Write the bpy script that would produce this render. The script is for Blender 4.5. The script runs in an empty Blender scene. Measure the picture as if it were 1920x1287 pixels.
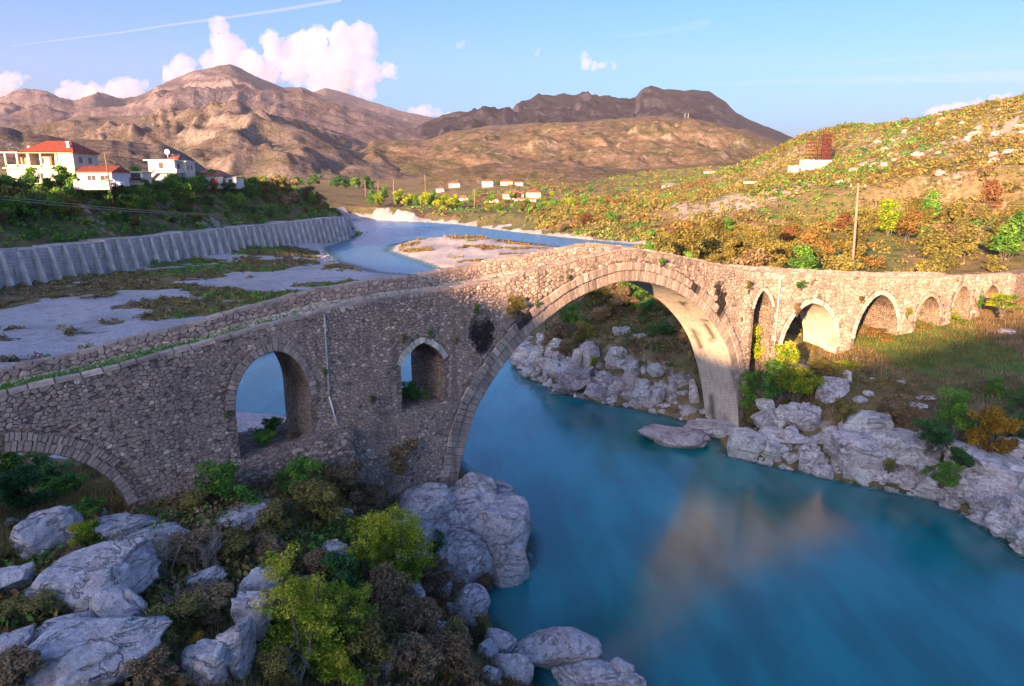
import bpy, math, random
import numpy as np
from mathutils import Vector, Matrix, Euler

random.seed(7)
sc = bpy.context.scene
COL = sc.collection
PI = math.pi

# ------------------------------------------------------------------ camera, sky, sun, exposure
CAM_H = 18.5
PITCH = math.radians(13.1)
FPX = 1280.0                                   # 24 mm on a 36 mm sensor, for a 1920 px wide frame
cam_data = bpy.data.cameras.new('camera')
cam_data.sensor_width = 36.0
cam_data.lens = 24.0
cam_data.clip_start = 0.5
cam_data.clip_end = 60000
cam = bpy.data.objects.new('camera', cam_data)
COL.objects.link(cam)
cam.location = (0, 0, CAM_H)
cam.rotation_euler = (math.radians(90) - PITCH, 0, 0)
sc.camera = cam

SUN_EL = math.radians(12.0)
SUN_DIR = np.array([0.5, 0.866])               # the way the light travels, on the ground
world = bpy.data.worlds.new('World')
sc.world = world
world.use_nodes = True
wn = world.node_tree
wn.nodes.clear()
w_out = wn.nodes.new('ShaderNodeOutputWorld')
w_bg = wn.nodes.new('ShaderNodeBackground')
w_sky = wn.nodes.new('ShaderNodeTexSky')
w_sky.sky_type = 'NISHITA'
w_sky.sun_disc = False
w_sky.sun_elevation = SUN_EL
w_sky.sun_rotation = math.atan2(-SUN_DIR[0], -SUN_DIR[1])
w_sky.altitude = 0
w_sky.air_density = 0.8
w_sky.dust_density = 4.3
w_sky.ozone_density = 4.2
w_hs = wn.nodes.new('ShaderNodeHueSaturation')
w_hs.inputs['Saturation'].default_value = 1.22
wn.links.new(w_sky.outputs[0], w_hs.inputs['Color'])
w_ti = wn.nodes.new('ShaderNodeMix')
w_ti.data_type = 'RGBA'
w_ti.blend_type = 'MULTIPLY'
w_ti.inputs[0].default_value = 1.0
w_ti.inputs[7].default_value = (1.02, .97, 1.03, 1)
wn.links.new(w_hs.outputs[0], w_ti.inputs[6])
wn.links.new(w_ti.outputs[2], w_bg.inputs[0])
w_bg.inputs[1].default_value = 0.11
wn.links.new(w_bg.outputs[0], w_out.inputs[0])

sun_data = bpy.data.lights.new('sun', 'SUN')
sun_data.energy = 5.0
sun_data.color = (1.0, 0.64, 0.34)
sun_data.angle = math.radians(0.5)
sun = bpy.data.objects.new('sun', sun_data)
COL.objects.link(sun)
sd = Vector((SUN_DIR[0] * math.cos(SUN_EL), SUN_DIR[1] * math.cos(SUN_EL), -math.sin(SUN_EL)))
sun.rotation_euler = sd.to_track_quat('-Z', 'Y').to_euler()
sun.location = (-60, -100, 80)

sc.render.engine = 'CYCLES'
sc.cycles.use_denoising = True
try:
    sc.cycles.denoiser = 'OPENIMAGEDENOISE'
    sc.cycles.denoising_input_passes = 'RGB_ALBEDO_NORMAL'
except Exception:
    pass
sc.cycles.max_bounces = 5
sc.cycles.diffuse_bounces = 2
sc.cycles.glossy_bounces = 2
sc.cycles.transmission_bounces = 3
sc.cycles.transparent_max_bounces = 8
sc.cycles.volume_bounces = 3
sc.cycles.caustics_reflective = False
sc.cycles.caustics_refractive = False
sc.cycles.sample_clamp_indirect = 6.0
sc.view_settings.view_transform = 'Standard'
sc.view_settings.look = 'None'
sc.view_settings.exposure = 1.95
sc.view_settings.gamma = 1.0
sc.view_settings.use_curve_mapping = False

HAZE = 0.00003

# ------------------------------------------------------------------ survey: where a sight line meets a plane
CT, ST = math.cos(PITCH), math.sin(PITCH)


def at(px, py, z=None, y=None):
    u = (px - 960) / FPX
    v = (643.5 - py) / FPX
    d = np.array([u, CT + v * ST, -ST + v * CT])
    t = (z - CAM_H) / d[2] if z is not None else y / d[1]
    return d * t + np.array([0, 0, CAM_H])


# ------------------------------------------------------------------ numpy noise
def _hash(ix, iy, iz, seed):
    h = (ix * 374761393 + iy * 668265263 + iz * 2147483647 + seed * 1274126177) & 0xFFFFFFFF
    h = ((h ^ (h >> 13)) * 1274126177) & 0xFFFFFFFF
    h = (h ^ (h >> 16)) & 0xFFFFFFFF
    return h.astype(np.float64) / 4294967295.0


def vnoise(x, y, z=0.0, seed=0):
    x, y, z = np.broadcast_arrays(np.asarray(x, float), np.asarray(y, float), np.asarray(z, float))
    ix, iy, iz = np.floor(x).astype(np.int64), np.floor(y).astype(np.int64), np.floor(z).astype(np.int64)
    fx, fy, fz = x - ix, y - iy, z - iz
    fx, fy, fz = fx * fx * (3 - 2 * fx), fy * fy * (3 - 2 * fy), fz * fz * (3 - 2 * fz)
    r = 0
    for dx in (0, 1):
        for dy in (0, 1):
            for dz in (0, 1):
                w = (fx if dx else 1 - fx) * (fy if dy else 1 - fy) * (fz if dz else 1 - fz)
                r = r + w * _hash(ix + dx, iy + dy, iz + dz, seed)
    return r * 2 - 1


def fbm(x, y, z=0.0, oct=4, seed=0, gain=0.5):
    a, s, f = 1.0, 0, 1.0
    for o in range(oct):
        s = s + a * vnoise(np.asarray(x) * f + 13.7 * o, np.asarray(y) * f + 7.1 * o, np.asarray(z) * f, seed + o)
        a *= gain
        f *= 2.03
    return s


def ridged(x, y, oct=4, seed=0):
    a, s, f = 1.0, 0, 1.0
    for o in range(oct):
        s = s + a * (1 - 2 * np.abs(vnoise(x * f + 3.3 * o, y * f, 0, seed + o)))
        a *= 0.5
        f *= 2.05
    return s


def sstep(a, b, x):
    t = np.clip((np.asarray(x, float) - a) / (b - a), 0, 1)
    return t * t * (3 - 2 * t)


# ------------------------------------------------------------------ mesh helpers
def mk_mesh(name, V, groups, mats, attrs=None, smooth=False):
    """groups: list of (faces ndarray M x n, material index)"""
    me = bpy.data.meshes.new(name)
    V = np.asarray(V, dtype=np.float32).reshape(-1, 3)
    me.vertices.add(len(V))
    me.vertices.foreach_set('co', V.ravel())
    groups = [(np.asarray(f, dtype=np.int32), m) for f, m in groups if len(f)]
    nl = sum(f.size for f, m in groups)
    npoly = sum(len(f) for f, m in groups)
    me.loops.add(nl)
    me.polygons.add(npoly)
    li = np.concatenate([f.ravel() for f, m in groups])
    starts, mi, s = [], [], 0
    for f, m in groups:
        n = f.shape[1]
        starts.append(s + np.arange(len(f)) * n)
        s += f.size
        mi.append(np.full(len(f), m))
    me.loops.foreach_set('vertex_index', li)
    me.polygons.foreach_set('loop_start', np.concatenate(starts).astype(np.int32))
    me.polygons.foreach_set('material_index', np.concatenate(mi).astype(np.int32))
    me.polygons.foreach_set('use_smooth', np.full(npoly, smooth))
    for m in mats:
        me.materials.append(m)
    if attrs:
        for k, a in attrs.items():
            a = np.asarray(a, dtype=np.float32)
            if a.ndim == 2:
                at_ = me.attributes.new(k, 'FLOAT_COLOR', 'POINT')
                if a.shape[1] == 3:
                    a = np.concatenate([a, np.ones((len(a), 1), np.float32)], 1)
                at_.data.foreach_set('color', a.ravel())
            else:
                at_ = me.attributes.new(k, 'FLOAT', 'POINT')
                at_.data.foreach_set('value', a)
    me.update(calc_edges=True)
    me.validate()
    return me


class MB:
    """collects polygons of any size for one mesh"""

    def __init__(self):
        self.v, self.f, self.m, self.t = [], [], [], []

    def add(self, vs, fs, mat=0, tint=0.5):
        o = len(self.v)
        self.v += [tuple(p) for p in vs]
        self.t += [tint] * len(vs)
        self.f += [tuple(i + o for i in f) for f in fs]
        self.m += [mat] * len(fs)

    def box(self, x0, x1, y0, y1, z0, z1, mat=0, tint=0.5):
        vs = [(x0, y0, z0), (x1, y0, z0), (x1, y1, z0), (x0, y1, z0), (x0, y0, z1), (x1, y0, z1), (x1, y1, z1), (x0, y1, z1)]
        self.add(vs, [(3, 2, 1, 0), (4, 5, 6, 7), (0, 1, 5, 4), (1, 2, 6, 5), (2, 3, 7, 6), (3, 0, 4, 7)], mat, tint)

    def tube(self, pts, r0, r1=None, n=6, mat=0, tint=0.5, cap=True):
        r1 = r0 if r1 is None else r1
        P = [np.array(p, float) for p in pts]
        vs, fs = [], []
        for i, p in enumerate(P):
            a = P[max(i - 1, 0)]
            b = P[min(i + 1, len(P) - 1)]
            d = b - a
            d = d / (np.linalg.norm(d) + 1e-9)
            ref = np.array([0, 0, 1.0]) if abs(d[2]) < 0.9 else np.array([1.0, 0, 0])
            u = np.cross(d, ref)
            u /= np.linalg.norm(u)
            w = np.cross(d, u)
            r = r0 + (r1 - r0) * i / max(1, len(P) - 1)
            for k in range(n):
                c = 2 * PI * k / n
                vs.append(p + r * (math.cos(c) * u + math.sin(c) * w))
        for i in range(len(P) - 1):
            for k in range(n):
                fs.append((i * n + k, i * n + (k + 1) % n, (i + 1) * n + (k + 1) % n, (i + 1) * n + k))
        if cap:
            fs.append(tuple(range(n - 1, -1, -1)))
            fs.append(tuple((len(P) - 1) * n + k for k in range(n)))
        self.add(vs, fs, mat, tint)

    def mesh(self, name, mats, smooth=False):
        me = bpy.data.meshes.new(name)
        me.from_pydata(self.v, [], self.f)
        for m in (mats if isinstance(mats, (list, tuple)) else [mats]):
            me.materials.append(m)
        me.polygons.foreach_set('material_index', np.array(self.m, dtype=np.int32))
        me.polygons.foreach_set('use_smooth', np.full(len(self.f), smooth))
        a = me.attributes.new('tint', 'FLOAT', 'POINT')
        a.data.foreach_set('value', np.array(self.t, dtype=np.float32))
        me.update()
        return me

    def build(self, name, mats, parent=None, smooth=False):
        return link(name, self.mesh(name, mats, smooth), parent)


def link(name, me, parent=None, loc=None, rot=None, scale=None):
    o = bpy.data.objects.new(name, me)
    COL.objects.link(o)
    if parent is not None:
        o.parent = parent
    if loc is not None:
        o.location = loc
    if rot is not None:
        o.rotation_euler = rot
    if scale is not None:
        o.scale = scale
    return o


def tag(o, label, cat, group=None):
    o['label'] = label
    o['category'] = cat
    if group:
        o['group'] = group
    return o


def struct(o, label=None):
    o['kind'] = 'structure'
    if label:
        o['label'] = label
    return o


def stuff(o, label=None, cat=None):
    o['kind'] = 'stuff'
    if label:
        o['label'] = label
    if cat:
        o['category'] = cat
    return o


def thing(name, label, cat, loc=(0, 0, 0), rz=0.0, group=None):
    o = link(name, None, None, loc, (0, 0, rz))
    o.empty_display_size = 0.3
    return tag(o, label, cat, group)


# ------------------------------------------------------------------ materials
def lin(*c):
    return tuple(c) + (1.0,)


class Mat:
    def __init__(self, name):
        self.m = bpy.data.materials.new(name)
        self.m.use_nodes = True
        self.t = self.m.node_tree
        self.t.nodes.clear()
        self.out = self.n('ShaderNodeOutputMaterial')

    def n(self, typ, **kw):
        nd = self.t.nodes.new(typ)
        for k, v in kw.items():
            setattr(nd, k, v)
        return nd

    def l(self, a, b):
        self.t.links.new(a, b)

    def set(self, sock, v):
        if hasattr(v, 'is_output') or isinstance(v, bpy.types.NodeSocket):
            self.l(v, sock)
        else:
            sock.default_value = v

    def coord(self, which='Object'):
        if which == 'World':
            return self.n('ShaderNodeNewGeometry').outputs['Position']
        return self.n('ShaderNodeTexCoord').outputs[which]

    def mapped(self, vec, scale=(1, 1, 1), rot=(0, 0, 0)):
        mp = self.n('ShaderNodeMapping')
        self.l(vec, mp.inputs['Vector'])
        mp.inputs['Scale'].default_value = scale
        mp.inputs['Rotation'].default_value = rot
        return mp.outputs[0]

    def noise(self, vec, scale, detail=4.0, rough=0.55, dist=0.0):
        nd = self.n('ShaderNodeTexNoise')
        self.l(vec, nd.inputs['Vector'])
        nd.inputs['Scale'].default_value = scale
        nd.inputs['Detail'].default_value = detail
        nd.inputs['Roughness'].default_value = rough
        nd.inputs['Distortion'].default_value = dist
        return nd.outputs['Fac']

    def voro(self, vec, scale, feature='F1', out='Distance', rand=1.0):
        nd = self.n('ShaderNodeTexVoronoi', feature=feature)
        self.l(vec, nd.inputs['Vector'])
        nd.inputs['Scale'].default_value = scale
        nd.inputs['Randomness'].default_value = rand
        return nd.outputs[out]

    def ramp(self, fac, stops, interp='LINEAR'):
        nd = self.n('ShaderNodeValToRGB')
        cr = nd.color_ramp
        cr.interpolation = interp
        while len(cr.elements) < len(stops):
            cr.elements.new(0.5)
        for e, (p, c) in zip(cr.elements, stops):
            e.position = p
            e.color = c if len(c) == 4 else tuple(c) + (1,)
        self.l(fac, nd.inputs[0])
        return nd.outputs[0]

    def map(self, v, a, b, c=0.0, d=1.0, smooth=True):
        nd = self.n('ShaderNodeMapRange')
        if smooth:
            nd.interpolation_type = 'SMOOTHSTEP'
        self.set(nd.inputs[0], v)
        for i, x in zip((1, 2, 3, 4), (a, b, c, d)):
            nd.inputs[i].default_value = x
        return nd.outputs[0]

    def math(self, op, a, b=0.0, clamp=False):
        nd = self.n('ShaderNodeMath', operation=op)
        nd.use_clamp = clamp
        self.set(nd.inputs[0], a)
        self.set(nd.inputs[1], b)
        return nd.outputs[0]

    def mix(self, fac, a, b, mode='MIX'):
        nd = self.n('ShaderNodeMix', data_type='RGBA', blend_type=mode)
        self.set(nd.inputs['Factor'], fac)
        self.set(nd.inputs['A'] if False else nd.inputs[6], a)
        self.set(nd.inputs[7], b)
        return nd.outputs[2]

    def attr(self, name, out='Fac'):
        nd = self.n('ShaderNodeAttribute')
        nd.attribute_name = name
        return nd.outputs[out]

    def rnd(self):
        return self.n('ShaderNodeObjectInfo').outputs['Random']

    def bump(self, h, strength=0.5, dist=0.05, normal=None):
        nd = self.n('ShaderNodeBump')
        self.l(h, nd.inputs['Height'])
        nd.inputs['Strength'].default_value = strength
        nd.inputs['Distance'].default_value = dist
        if normal is not None:
            self.l(normal, nd.inputs['Normal'])
        return nd.outputs[0]

    def pbr(self, color, rough=0.9, normal=None, spec=0.25, **kw):
        p = self.n('ShaderNodeBsdfPrincipled')
        self.set(p.inputs['Base Color'], color)
        self.set(p.inputs['Roughness'], rough)
        p.inputs['Specular IOR Level'].default_value = spec
        if normal is not None:
            self.l(normal, p.inputs['Normal'])
        for k, v in kw.items():
            self.set(p.inputs[k.replace('_', ' ')], v)
        return p

    def done(self, shader):
        self.l(shader.outputs[0], self.out.inputs['Surface'])
        return self.m


def m_plain(name, col, rough=0.8, var=0.25, scale=3.0, spec=0.25, metal=0.0):
    M = Mat(name)
    co = M.coord('Object')
    n = M.noise(co, scale, 5)
    c = M.mix(M.map(n, 0.3, 0.7), lin(*[x * (1 - var) for x in col]), lin(*[min(1, x * (1 + var)) for x in col]))
    p = M.pbr(c, rough, M.bump(M.noise(co, scale * 6, 3), 0.2, 0.02), spec)
    p.inputs['Metallic'].default_value = metal
    return M.done(p)


def m_leaf(name, stops, trans=0.35):
    M = Mat(name)
    t = M.attr('tint')
    r = M.rnd()
    tt = M.math('ADD', t, M.math('MULTIPLY', M.math('SUBTRACT', r, 0.5), 0.35), True)
    c = M.ramp(tt, stops)
    d = M.n('ShaderNodeBsdfPrincipled')
    M.l(c, d.inputs['Base Color'])
    d.inputs['Roughness'].default_value = 0.65
    d.inputs['Specular IOR Level'].default_value = 0.2
    tr = M.n('ShaderNodeBsdfTranslucent')
    M.l(c, tr.inputs['Color'])
    mx = M.n('ShaderNodeMixShader')
    mx.inputs[0].default_value = trans
    M.l(d.outputs[0], mx.inputs[1])
    M.l(tr.outputs[0], mx.inputs[2])
    return M.done(mx)


LEAF = {
    'green': m_leaf('leaf_green', [(0, (0.043, 0.116, 0.025)), (.5, (0.106, 0.255, 0.043)), (1, (0.276, 0.446, 0.064))]),
    'dkgreen': m_leaf('leaf_dark_green', [(0, (0.027, 0.081, 0.027)), (.6, (0.065, 0.173, 0.050)), (1, (0.138, 0.275, 0.069))]),
    'yellow': m_leaf('leaf_yellow_green', [(0, (0.077, 0.155, 0.019)), (.45, (0.265, 0.373, 0.031)), (.8, (0.528, 0.559, 0.046)), (1, (0.700, 0.559, 0.077))], .45),
    'orange': m_leaf('leaf_orange', [(0, (.15, .09, .03)), (.5, (.26, .155, .045)), (1, (.38, .23, .065))]),
    'orange_old': m_leaf('leaf_orange_old', [(0, (0.143, 0.077, 0.022)), (.5, (0.308, 0.154, 0.033)), (1, (0.506, 0.264, 0.044))]),
    'rust': m_leaf('leaf_rust', [(0, (.13, .06, .03)), (.5, (.25, .11, .05)), (1, (.36, .17, .07))]),
    'olive': m_leaf('leaf_olive', [(0, (0.092, 0.092, 0.033)), (.5, (0.221, 0.193, 0.055)), (1, (0.386, 0.313, 0.083))]),
    'brown': m_leaf('leaf_brown', [(0, (.12, .078, .04)), (.5, (.27, .175, .09)), (1, (.44, .31, .16))], .25),
    'gold': m_leaf('leaf_gold', [(0, (0.202, 0.114, 0.019)), (.5, (0.454, 0.252, 0.025)), (1, (0.655, 0.403, 0.050))]),
    'ochre': m_leaf('leaf_ochre', [(0, (.12, .098, .025)), (.5, (.23, .18, .045)), (1, (.34, .27, .065))]),
}


def m_bark():
    M = Mat('bark')
    co = M.coord('Object')
    c = M.ramp(M.noise(co, 6, 4), [(.3, (.06, .045, .035)), (.7, (.16, .13, .11))])
    return M.done(M.pbr(c, .9))


BARK = m_bark()
TWIG = m_plain('pale_twig', (.28, .23, .2), .9)


def m_limestone(name='limestone', base=(.53, .455, .44), dark=(.26, .20, .195), light=(.72, .65, .63), sc_=1.0):
    M = Mat(name)
    co = M.coord('World')
    big = M.noise(co, .8 * sc_, 5, .6, .4)
    med = M.noise(co, 4 * sc_, 6, .65)
    pits = M.noise(co, 14 * sc_, 3, .6)
    c = M.ramp(big, [(.28, dark), (.45, base), (.62, base), (.8, light)])
    c = M.mix(M.map(med, .42, .68), c, lin(*light))
    c = M.mix(M.map(pits, .60, .72, 0, .7), c, lin(*[x * .35 for x in dark]))
    c = M.mix(M.map(M.noise(co, 2.3 * sc_, 4, .6), .6, .75, 0, .45), c, lin(.36, .22, .18))
    st = M.noise(M.mapped(co, (1.2, 1.2, 5), (.35, .2, 0)), 1.1 * sc_, 5, .65)
    cn = M.noise(M.mapped(co, (.5, .5, 1.3), (.5, .35, .2)), .9 * sc_, 5, .6, .8)
    ck = M.map(M.math('ABSOLUTE', M.math('SUBTRACT', cn, .5)), .0, .018)
    c = M.mix(M.math('MULTIPLY', M.math('SUBTRACT', 1.0, ck), .3), c, lin(.06, .05, .05))
    c = M.mix(M.map(M.noise(co, 7 * sc_, 5, .7), .50, .64, 0, .5), c, lin(*[x * .55 for x in base]))
    c = M.mix(M.map(M.noise(co, 1.7 * sc_, 5, .65, .5), .52, .66, 0, .55), c, lin(*dark))
    h = M.math('ADD', M.math('MULTIPLY', st, .7), M.math('MULTIPLY', med, .6))
    h = M.math('ADD', h, M.math('MULTIPLY', pits, -.25))
    h = M.math('ADD', h, M.math('MULTIPLY', ck, .5))
    return M.done(M.pbr(c, .92, M.bump(h, .9, .22), .2))


LIME = m_limestone()
LIME_W = m_limestone('pale_limestone', (.55, .50, .47), (.28, .23, .21), (.72, .68, .64))
LIME_P = m_limestone('pink_limestone', (.44, .36, .34), (.24, .18, .17), (.58, .50, .48))


def m_masonry(name, base, stainy=True):
    """weathered stone whose piece-to-piece colour comes from the tint of each stone"""
    M = Mat(name)
    co = M.coord('World')
    t = M.attr('tint')
    a = [x * .55 for x in base]
    b = [min(.8, x * 1.5) for x in base]
    c = M.ramp(t, [(0, a), (.5, base), (.85, b), (1, [min(.85, x * 1.9) for x in base])])
    n = M.noise(co, 5, 6, .65)
    c = M.mix(M.map(n, .35, .75, 0, .55), c, lin(*[x * .45 for x in base]))
    fine = M.noise(co, 22, 4, .65)
    c = M.mix(M.map(fine, .5, .7, 0, .4), c, lin(*[min(.8, x * 1.5) for x in base]))
    big = M.noise(co, .35, 4, .6)
    c = M.mix(M.map(big, .5, .68, 0, .4), c, lin(.15, .125, .125))
    c = M.mix(M.map(M.noise(co, 1.1, 4, .6), .58, .72, 0, .35), c, lin(.33, .21, .14))
    run = M.noise(M.mapped(co, (1.6, 1.6, .16)), 1.0, 5, .65)
    c = M.mix(M.map(run, .52, .66, 0, .5), c, lin(.13, .105, .10))
    c = M.mix(M.map(M.noise(co, .8, 5, .65), .56, .68, 0, .45), c, lin(.46, .39, .34))
    stn = M.attr('stain')
    c = M.mix(stn, c, lin(.035, .03, .028))
    h = M.math('ADD', n, M.math('MULTIPLY', fine, .5))
    return M.done(M.pbr(c, .95, M.bump(h, .8, .06), .15))


STONE = m_masonry('bridge_stone', (.47, .345, .275))
VOUS = m_masonry('voussoir_stone', (.42, .32, .26))
VOUS_W = m_masonry('pale_voussoir_stone', (.58, .50, .43))


def m_mortar():
    M = Mat('bridge_mortar')
    co = M.coord('World')
    n = M.noise(co, 3, 6, .65)
    c = M.ramp(n, [(.3, (.19, .14, .115)), (.5, (.32, .235, .19)), (.72, (.46, .35, .28))])
    v = M.voro(M.mapped(co, (1, 1, 1.4)), 3.6, 'DISTANCE_TO_EDGE')
    vc = M.voro(M.mapped(co, (1, 1, 1.4)), 3.6, 'F1', 'Color')
    c = M.mix(.35, c, M.mix(.8, vc, lin(.3, .25, .21)), 'SOFT_LIGHT')
    e = M.map(v, .0, .12)
    c = M.mix(M.math('MULTIPLY', M.math('SUBTRACT', 1.0, e), .5), c, lin(.08, .065, .06))
    c = M.mix(M.map(M.noise(co, .35, 4, .6), .5, .68, 0, .5), c, lin(.09, .08, .08))
    c = M.mix(M.attr('stain'), c, lin(.035, .03, .028))
    h = M.math('ADD', M.math('MULTIPLY', e, .8), M.math('MULTIPLY', n, .7))
    return M.done(M.pbr(c, .95, M.bump(h, .9, .08), .15))


MORTAR = m_mortar()


def m_soffit():
    """smooth limewashed underside with fine courses and runs of wear"""
    M = Mat('arch_soffit')
    co = M.coord('World')
    n = M.noise(M.mapped(co, (3.5, 3.5, .35)), 1.0, 5, .6)
    f = M.noise(co, 9, 5, .65)
    c = M.ramp(n, [(.3, (.40, .33, .27)), (.48, (.56, .48, .40)), (.7, (.66, .57, .48))])
    c = M.mix(M.map(f, .55, .75, 0, .5), c, lin(.34, .26, .21))
    br = M.n('ShaderNodeTexBrick')
    M.l(M.mapped(co, (1, 1, 1), (PI / 2, 0, math.radians(38))), br.inputs['Vector'])
    br.inputs['Scale'].default_value = 1.0
    br.inputs['Mortar Size'].default_value = .012
    br.inputs['Brick Width'].default_value = .9
    br.inputs['Row Height'].default_value = .22
    br.inputs['Color1'].default_value = (1, 1, 1, 1)
    br.inputs['Color2'].default_value = (.82, .8, .78, 1)
    br.inputs['Mortar'].default_value = (.6, .55, .5, 1)
    c = M.mix(.55, c, br.outputs['Color'], 'MULTIPLY')
    c = M.mix(M.attr('stain'), c, lin(.03, .022, .018))
    h = M.math('ADD', M.math('MULTIPLY', f, .8), M.math('MULTIPLY', br.outputs['Fac'], -.6))
    return M.done(M.pbr(c, .9, M.bump(h, .6, .05), .15))


SOFFIT = m_soffit()


def m_ground():
    """the valley floor: what covers it comes from the survey (gravel, grass, sand, rock)"""
    M = Mat('valley_ground')
    co = M.coord('World')
    cov = M.n('ShaderNodeAttribute')
    cov.attribute_name = 'cover'
    sep = M.n('ShaderNodeSeparateColor')
    M.l(cov.outputs['Color'], sep.inputs[0])
    gravel, grass, rock = sep.outputs[0], sep.outputs[1], sep.outputs[2]
    n1 = M.noise(co, .06, 6, .6)
    n2 = M.noise(co, .6, 6, .65)
    n3 = M.noise(co, 5, 5, .7)
    scrub = M.ramp(n2, [(.3, (.10, .075, .045)), (.46, (.20, .14, .075)), (.58, (.29, .19, .10)), (.75, (.18, .165, .06))])
    scrub = M.mix(M.map(n1, .42, .62, 0, .7), scrub, M.ramp(n2, [(.3, (.05, .065, .02)), (.7, (.17, .16, .05))]))
    green = M.ramp(n2, [(.25, (.05, .09, .022)), (.5, (.085, .15, .03)), (.75, (.18, .19, .06))])
    pv = M.voro(co, 7.5, 'F1', 'Color')
    pg = M.n('ShaderNodeSeparateColor')
    M.l(pv, pg.inputs[0])
    peb = M.ramp(pg.outputs[0], [(0, (.29, .235, .23)), (.5, (.55, .465, .45)), (1, (.74, .655, .63))])
    peb = M.mix(.4, peb, lin(.52, .46, .45))
    peb = M.mix(M.map(n2, .5, .72, 0, .6), peb, lin(.27, .23, .20))
    peb = M.mix(M.map(n1, .45, .62, 0, .45), peb, lin(.30, .255, .23))
    rk = M.ramp(n3, [(.3, (.17, .125, .10)), (.5, (.40, .32, .265)), (.7, (.56, .47, .40))])
    c = M.mix(grass, scrub, green)
    gm = M.map(M.math('ADD', gravel, M.math('MULTIPLY', M.math('SUBTRACT', n2, .5), .7)), .4, .6)
    c = M.mix(gm, c, peb)
    rm = M.map(M.math('ADD', rock, M.math('MULTIPLY', M.math('SUBTRACT', n2, .5), 1.4)), .45, .6)
    c = M.mix(rm, c, rk)
    c = M.mix(M.map(n3, .4, .8, 0, .35), c, lin(.05, .04, .03), 'MULTIPLY')
    h = M.math('ADD', n3, M.math('MULTIPLY', M.voro(co, 7.5), .8))
    return M.done(M.pbr(c, .95, M.bump(h, .7, .09), .1))


GROUND = m_ground()


def m_hill(name, cols, rock=(.44, .36, .33), rock_amt=.5, fs=1.0, green=(.09, .10, .035), green_amt=.35):
    M = Mat(name)
    co = M.coord('World')
    geo = M.n('ShaderNodeNewGeometry')
    a = M.noise(co, .004 * fs, 7, .62, .4)
    b = M.noise(co, .022 * fs, 6, .65, .3)
    d = M.noise(co, .11 * fs, 5, .7)
    c = M.ramp(M.math('ADD', M.math('MULTIPLY', a, .6), M.math('MULTIPLY', b, .4)), [(.30, cols[0]), (.45, cols[1]), (.58, cols[2]), (.72, cols[3])])
    gm = M.map(M.noise(co, .007 * fs, 5, .6, .6), .48, .62, 0, green_amt)
    c = M.mix(gm, c, lin(*green))
    sp = M.n('ShaderNodeSeparateXYZ')
    M.l(geo.outputs['Normal'], sp.inputs[0])
    steep = M.map(sp.outputs[2], .9, .55)
    rm = M.map(M.math('ADD', M.math('ADD', M.math('MULTIPLY', b, .75), M.math('MULTIPLY', d, .55)), M.math('MULTIPLY', steep, .28)), .66, .82, 0, rock_amt)
    c = M.mix(rm, c, lin(*rock))
    e = M.noise(co, .3 * fs, 3, .7)
    c = M.mix(M.map(d, .50, .64, 0, .6), c, lin(*[x * .45 for x in cols[0]]))
    c = M.mix(M.map(e, .50, .60, 0, .6), c, lin(*[x * .4 for x in cols[0]]))
    c = M.mix(M.map(M.noise(co, .05 * fs, 4, .7), .5, .62, 0, .55), c, lin(*[x * .6 for x in cols[0]]))
    h = M.math('ADD', M.math('MULTIPLY', b, 1.0), M.math('MULTIPLY', d, .5))
    return M.done(M.pbr(c, .97, M.bump(h, .8, 9.0 / fs), .05))


def m_water():
    M = Mat('river_water')
    co = M.coord('World')
    sx = M.n('ShaderNodeSeparateXYZ')
    M.l(co, sx.inputs[0])
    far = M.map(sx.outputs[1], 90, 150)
    depth = M.attr('depth')
    cur = M.noise(M.mapped(co, (.9, .07, 1), (0, 0, math.radians(-18))), 1.0, 5, .6, .3)
    rip = M.noise(M.mapped(co, (1.0, .45, 1), (0, 0, math.radians(20))), 1.6, 4, .6)
    sw = M.noise(M.mapped(co, (.35, .12, 1), (0, 0, math.radians(-25))), 1.0, 3, .5)
    rap = M.noise(M.mapped(co, (.5, 1.2, 1), (0, 0, math.radians(25))), 1.1, 6, .7, .6)
    col = M.mix(M.map(M.math('ADD', M.math('MULTIPLY', sw, .88), M.math('MULTIPLY', cur, .12)), .35, .65), lin(.003, .115, .115), lin(.005, .19, .20))
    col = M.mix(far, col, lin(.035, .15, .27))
    shallow = M.map(depth, .1, 1.0, 1, 0)
    col = M.mix(M.math('MULTIPLY', shallow, .5), col, lin(.05, .14, .13))
    foam = M.math('MULTIPLY', M.map(rap, .66, .76), M.math('MULTIPLY', far, .55))
    col = M.mix(foam, col, lin(.55, .6, .62))
    hh = M.math('ADD', M.math('MULTIPLY', rip, M.math('ADD', .22, M.math('MULTIPLY', far, .6))), M.math('MULTIPLY', rap, M.math('MULTIPLY', far, 1.5)))
    b = M.bump(hh, .5, .12)
    rg = M.math('ADD', M.map(cur, .3, .7, .17, .20), M.math('MULTIPLY', far, .1))
    p = M.pbr(col, rg, b, .6, IOR=1.5)
    tr = M.n('ShaderNodeBsdfTransparent')
    tr.inputs[0].default_value = (.75, .92, .92, 1)
    mx = M.n('ShaderNodeMixShader')
    M.l(M.map(depth, -.02, .75, .12, 1), mx.inputs[0])
    M.l(tr.outputs[0], mx.inputs[1])
    M.l(p.outputs[0], mx.inputs[2])
    return M.done(mx)


WATER = m_water()
CONCRETE = None


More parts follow.
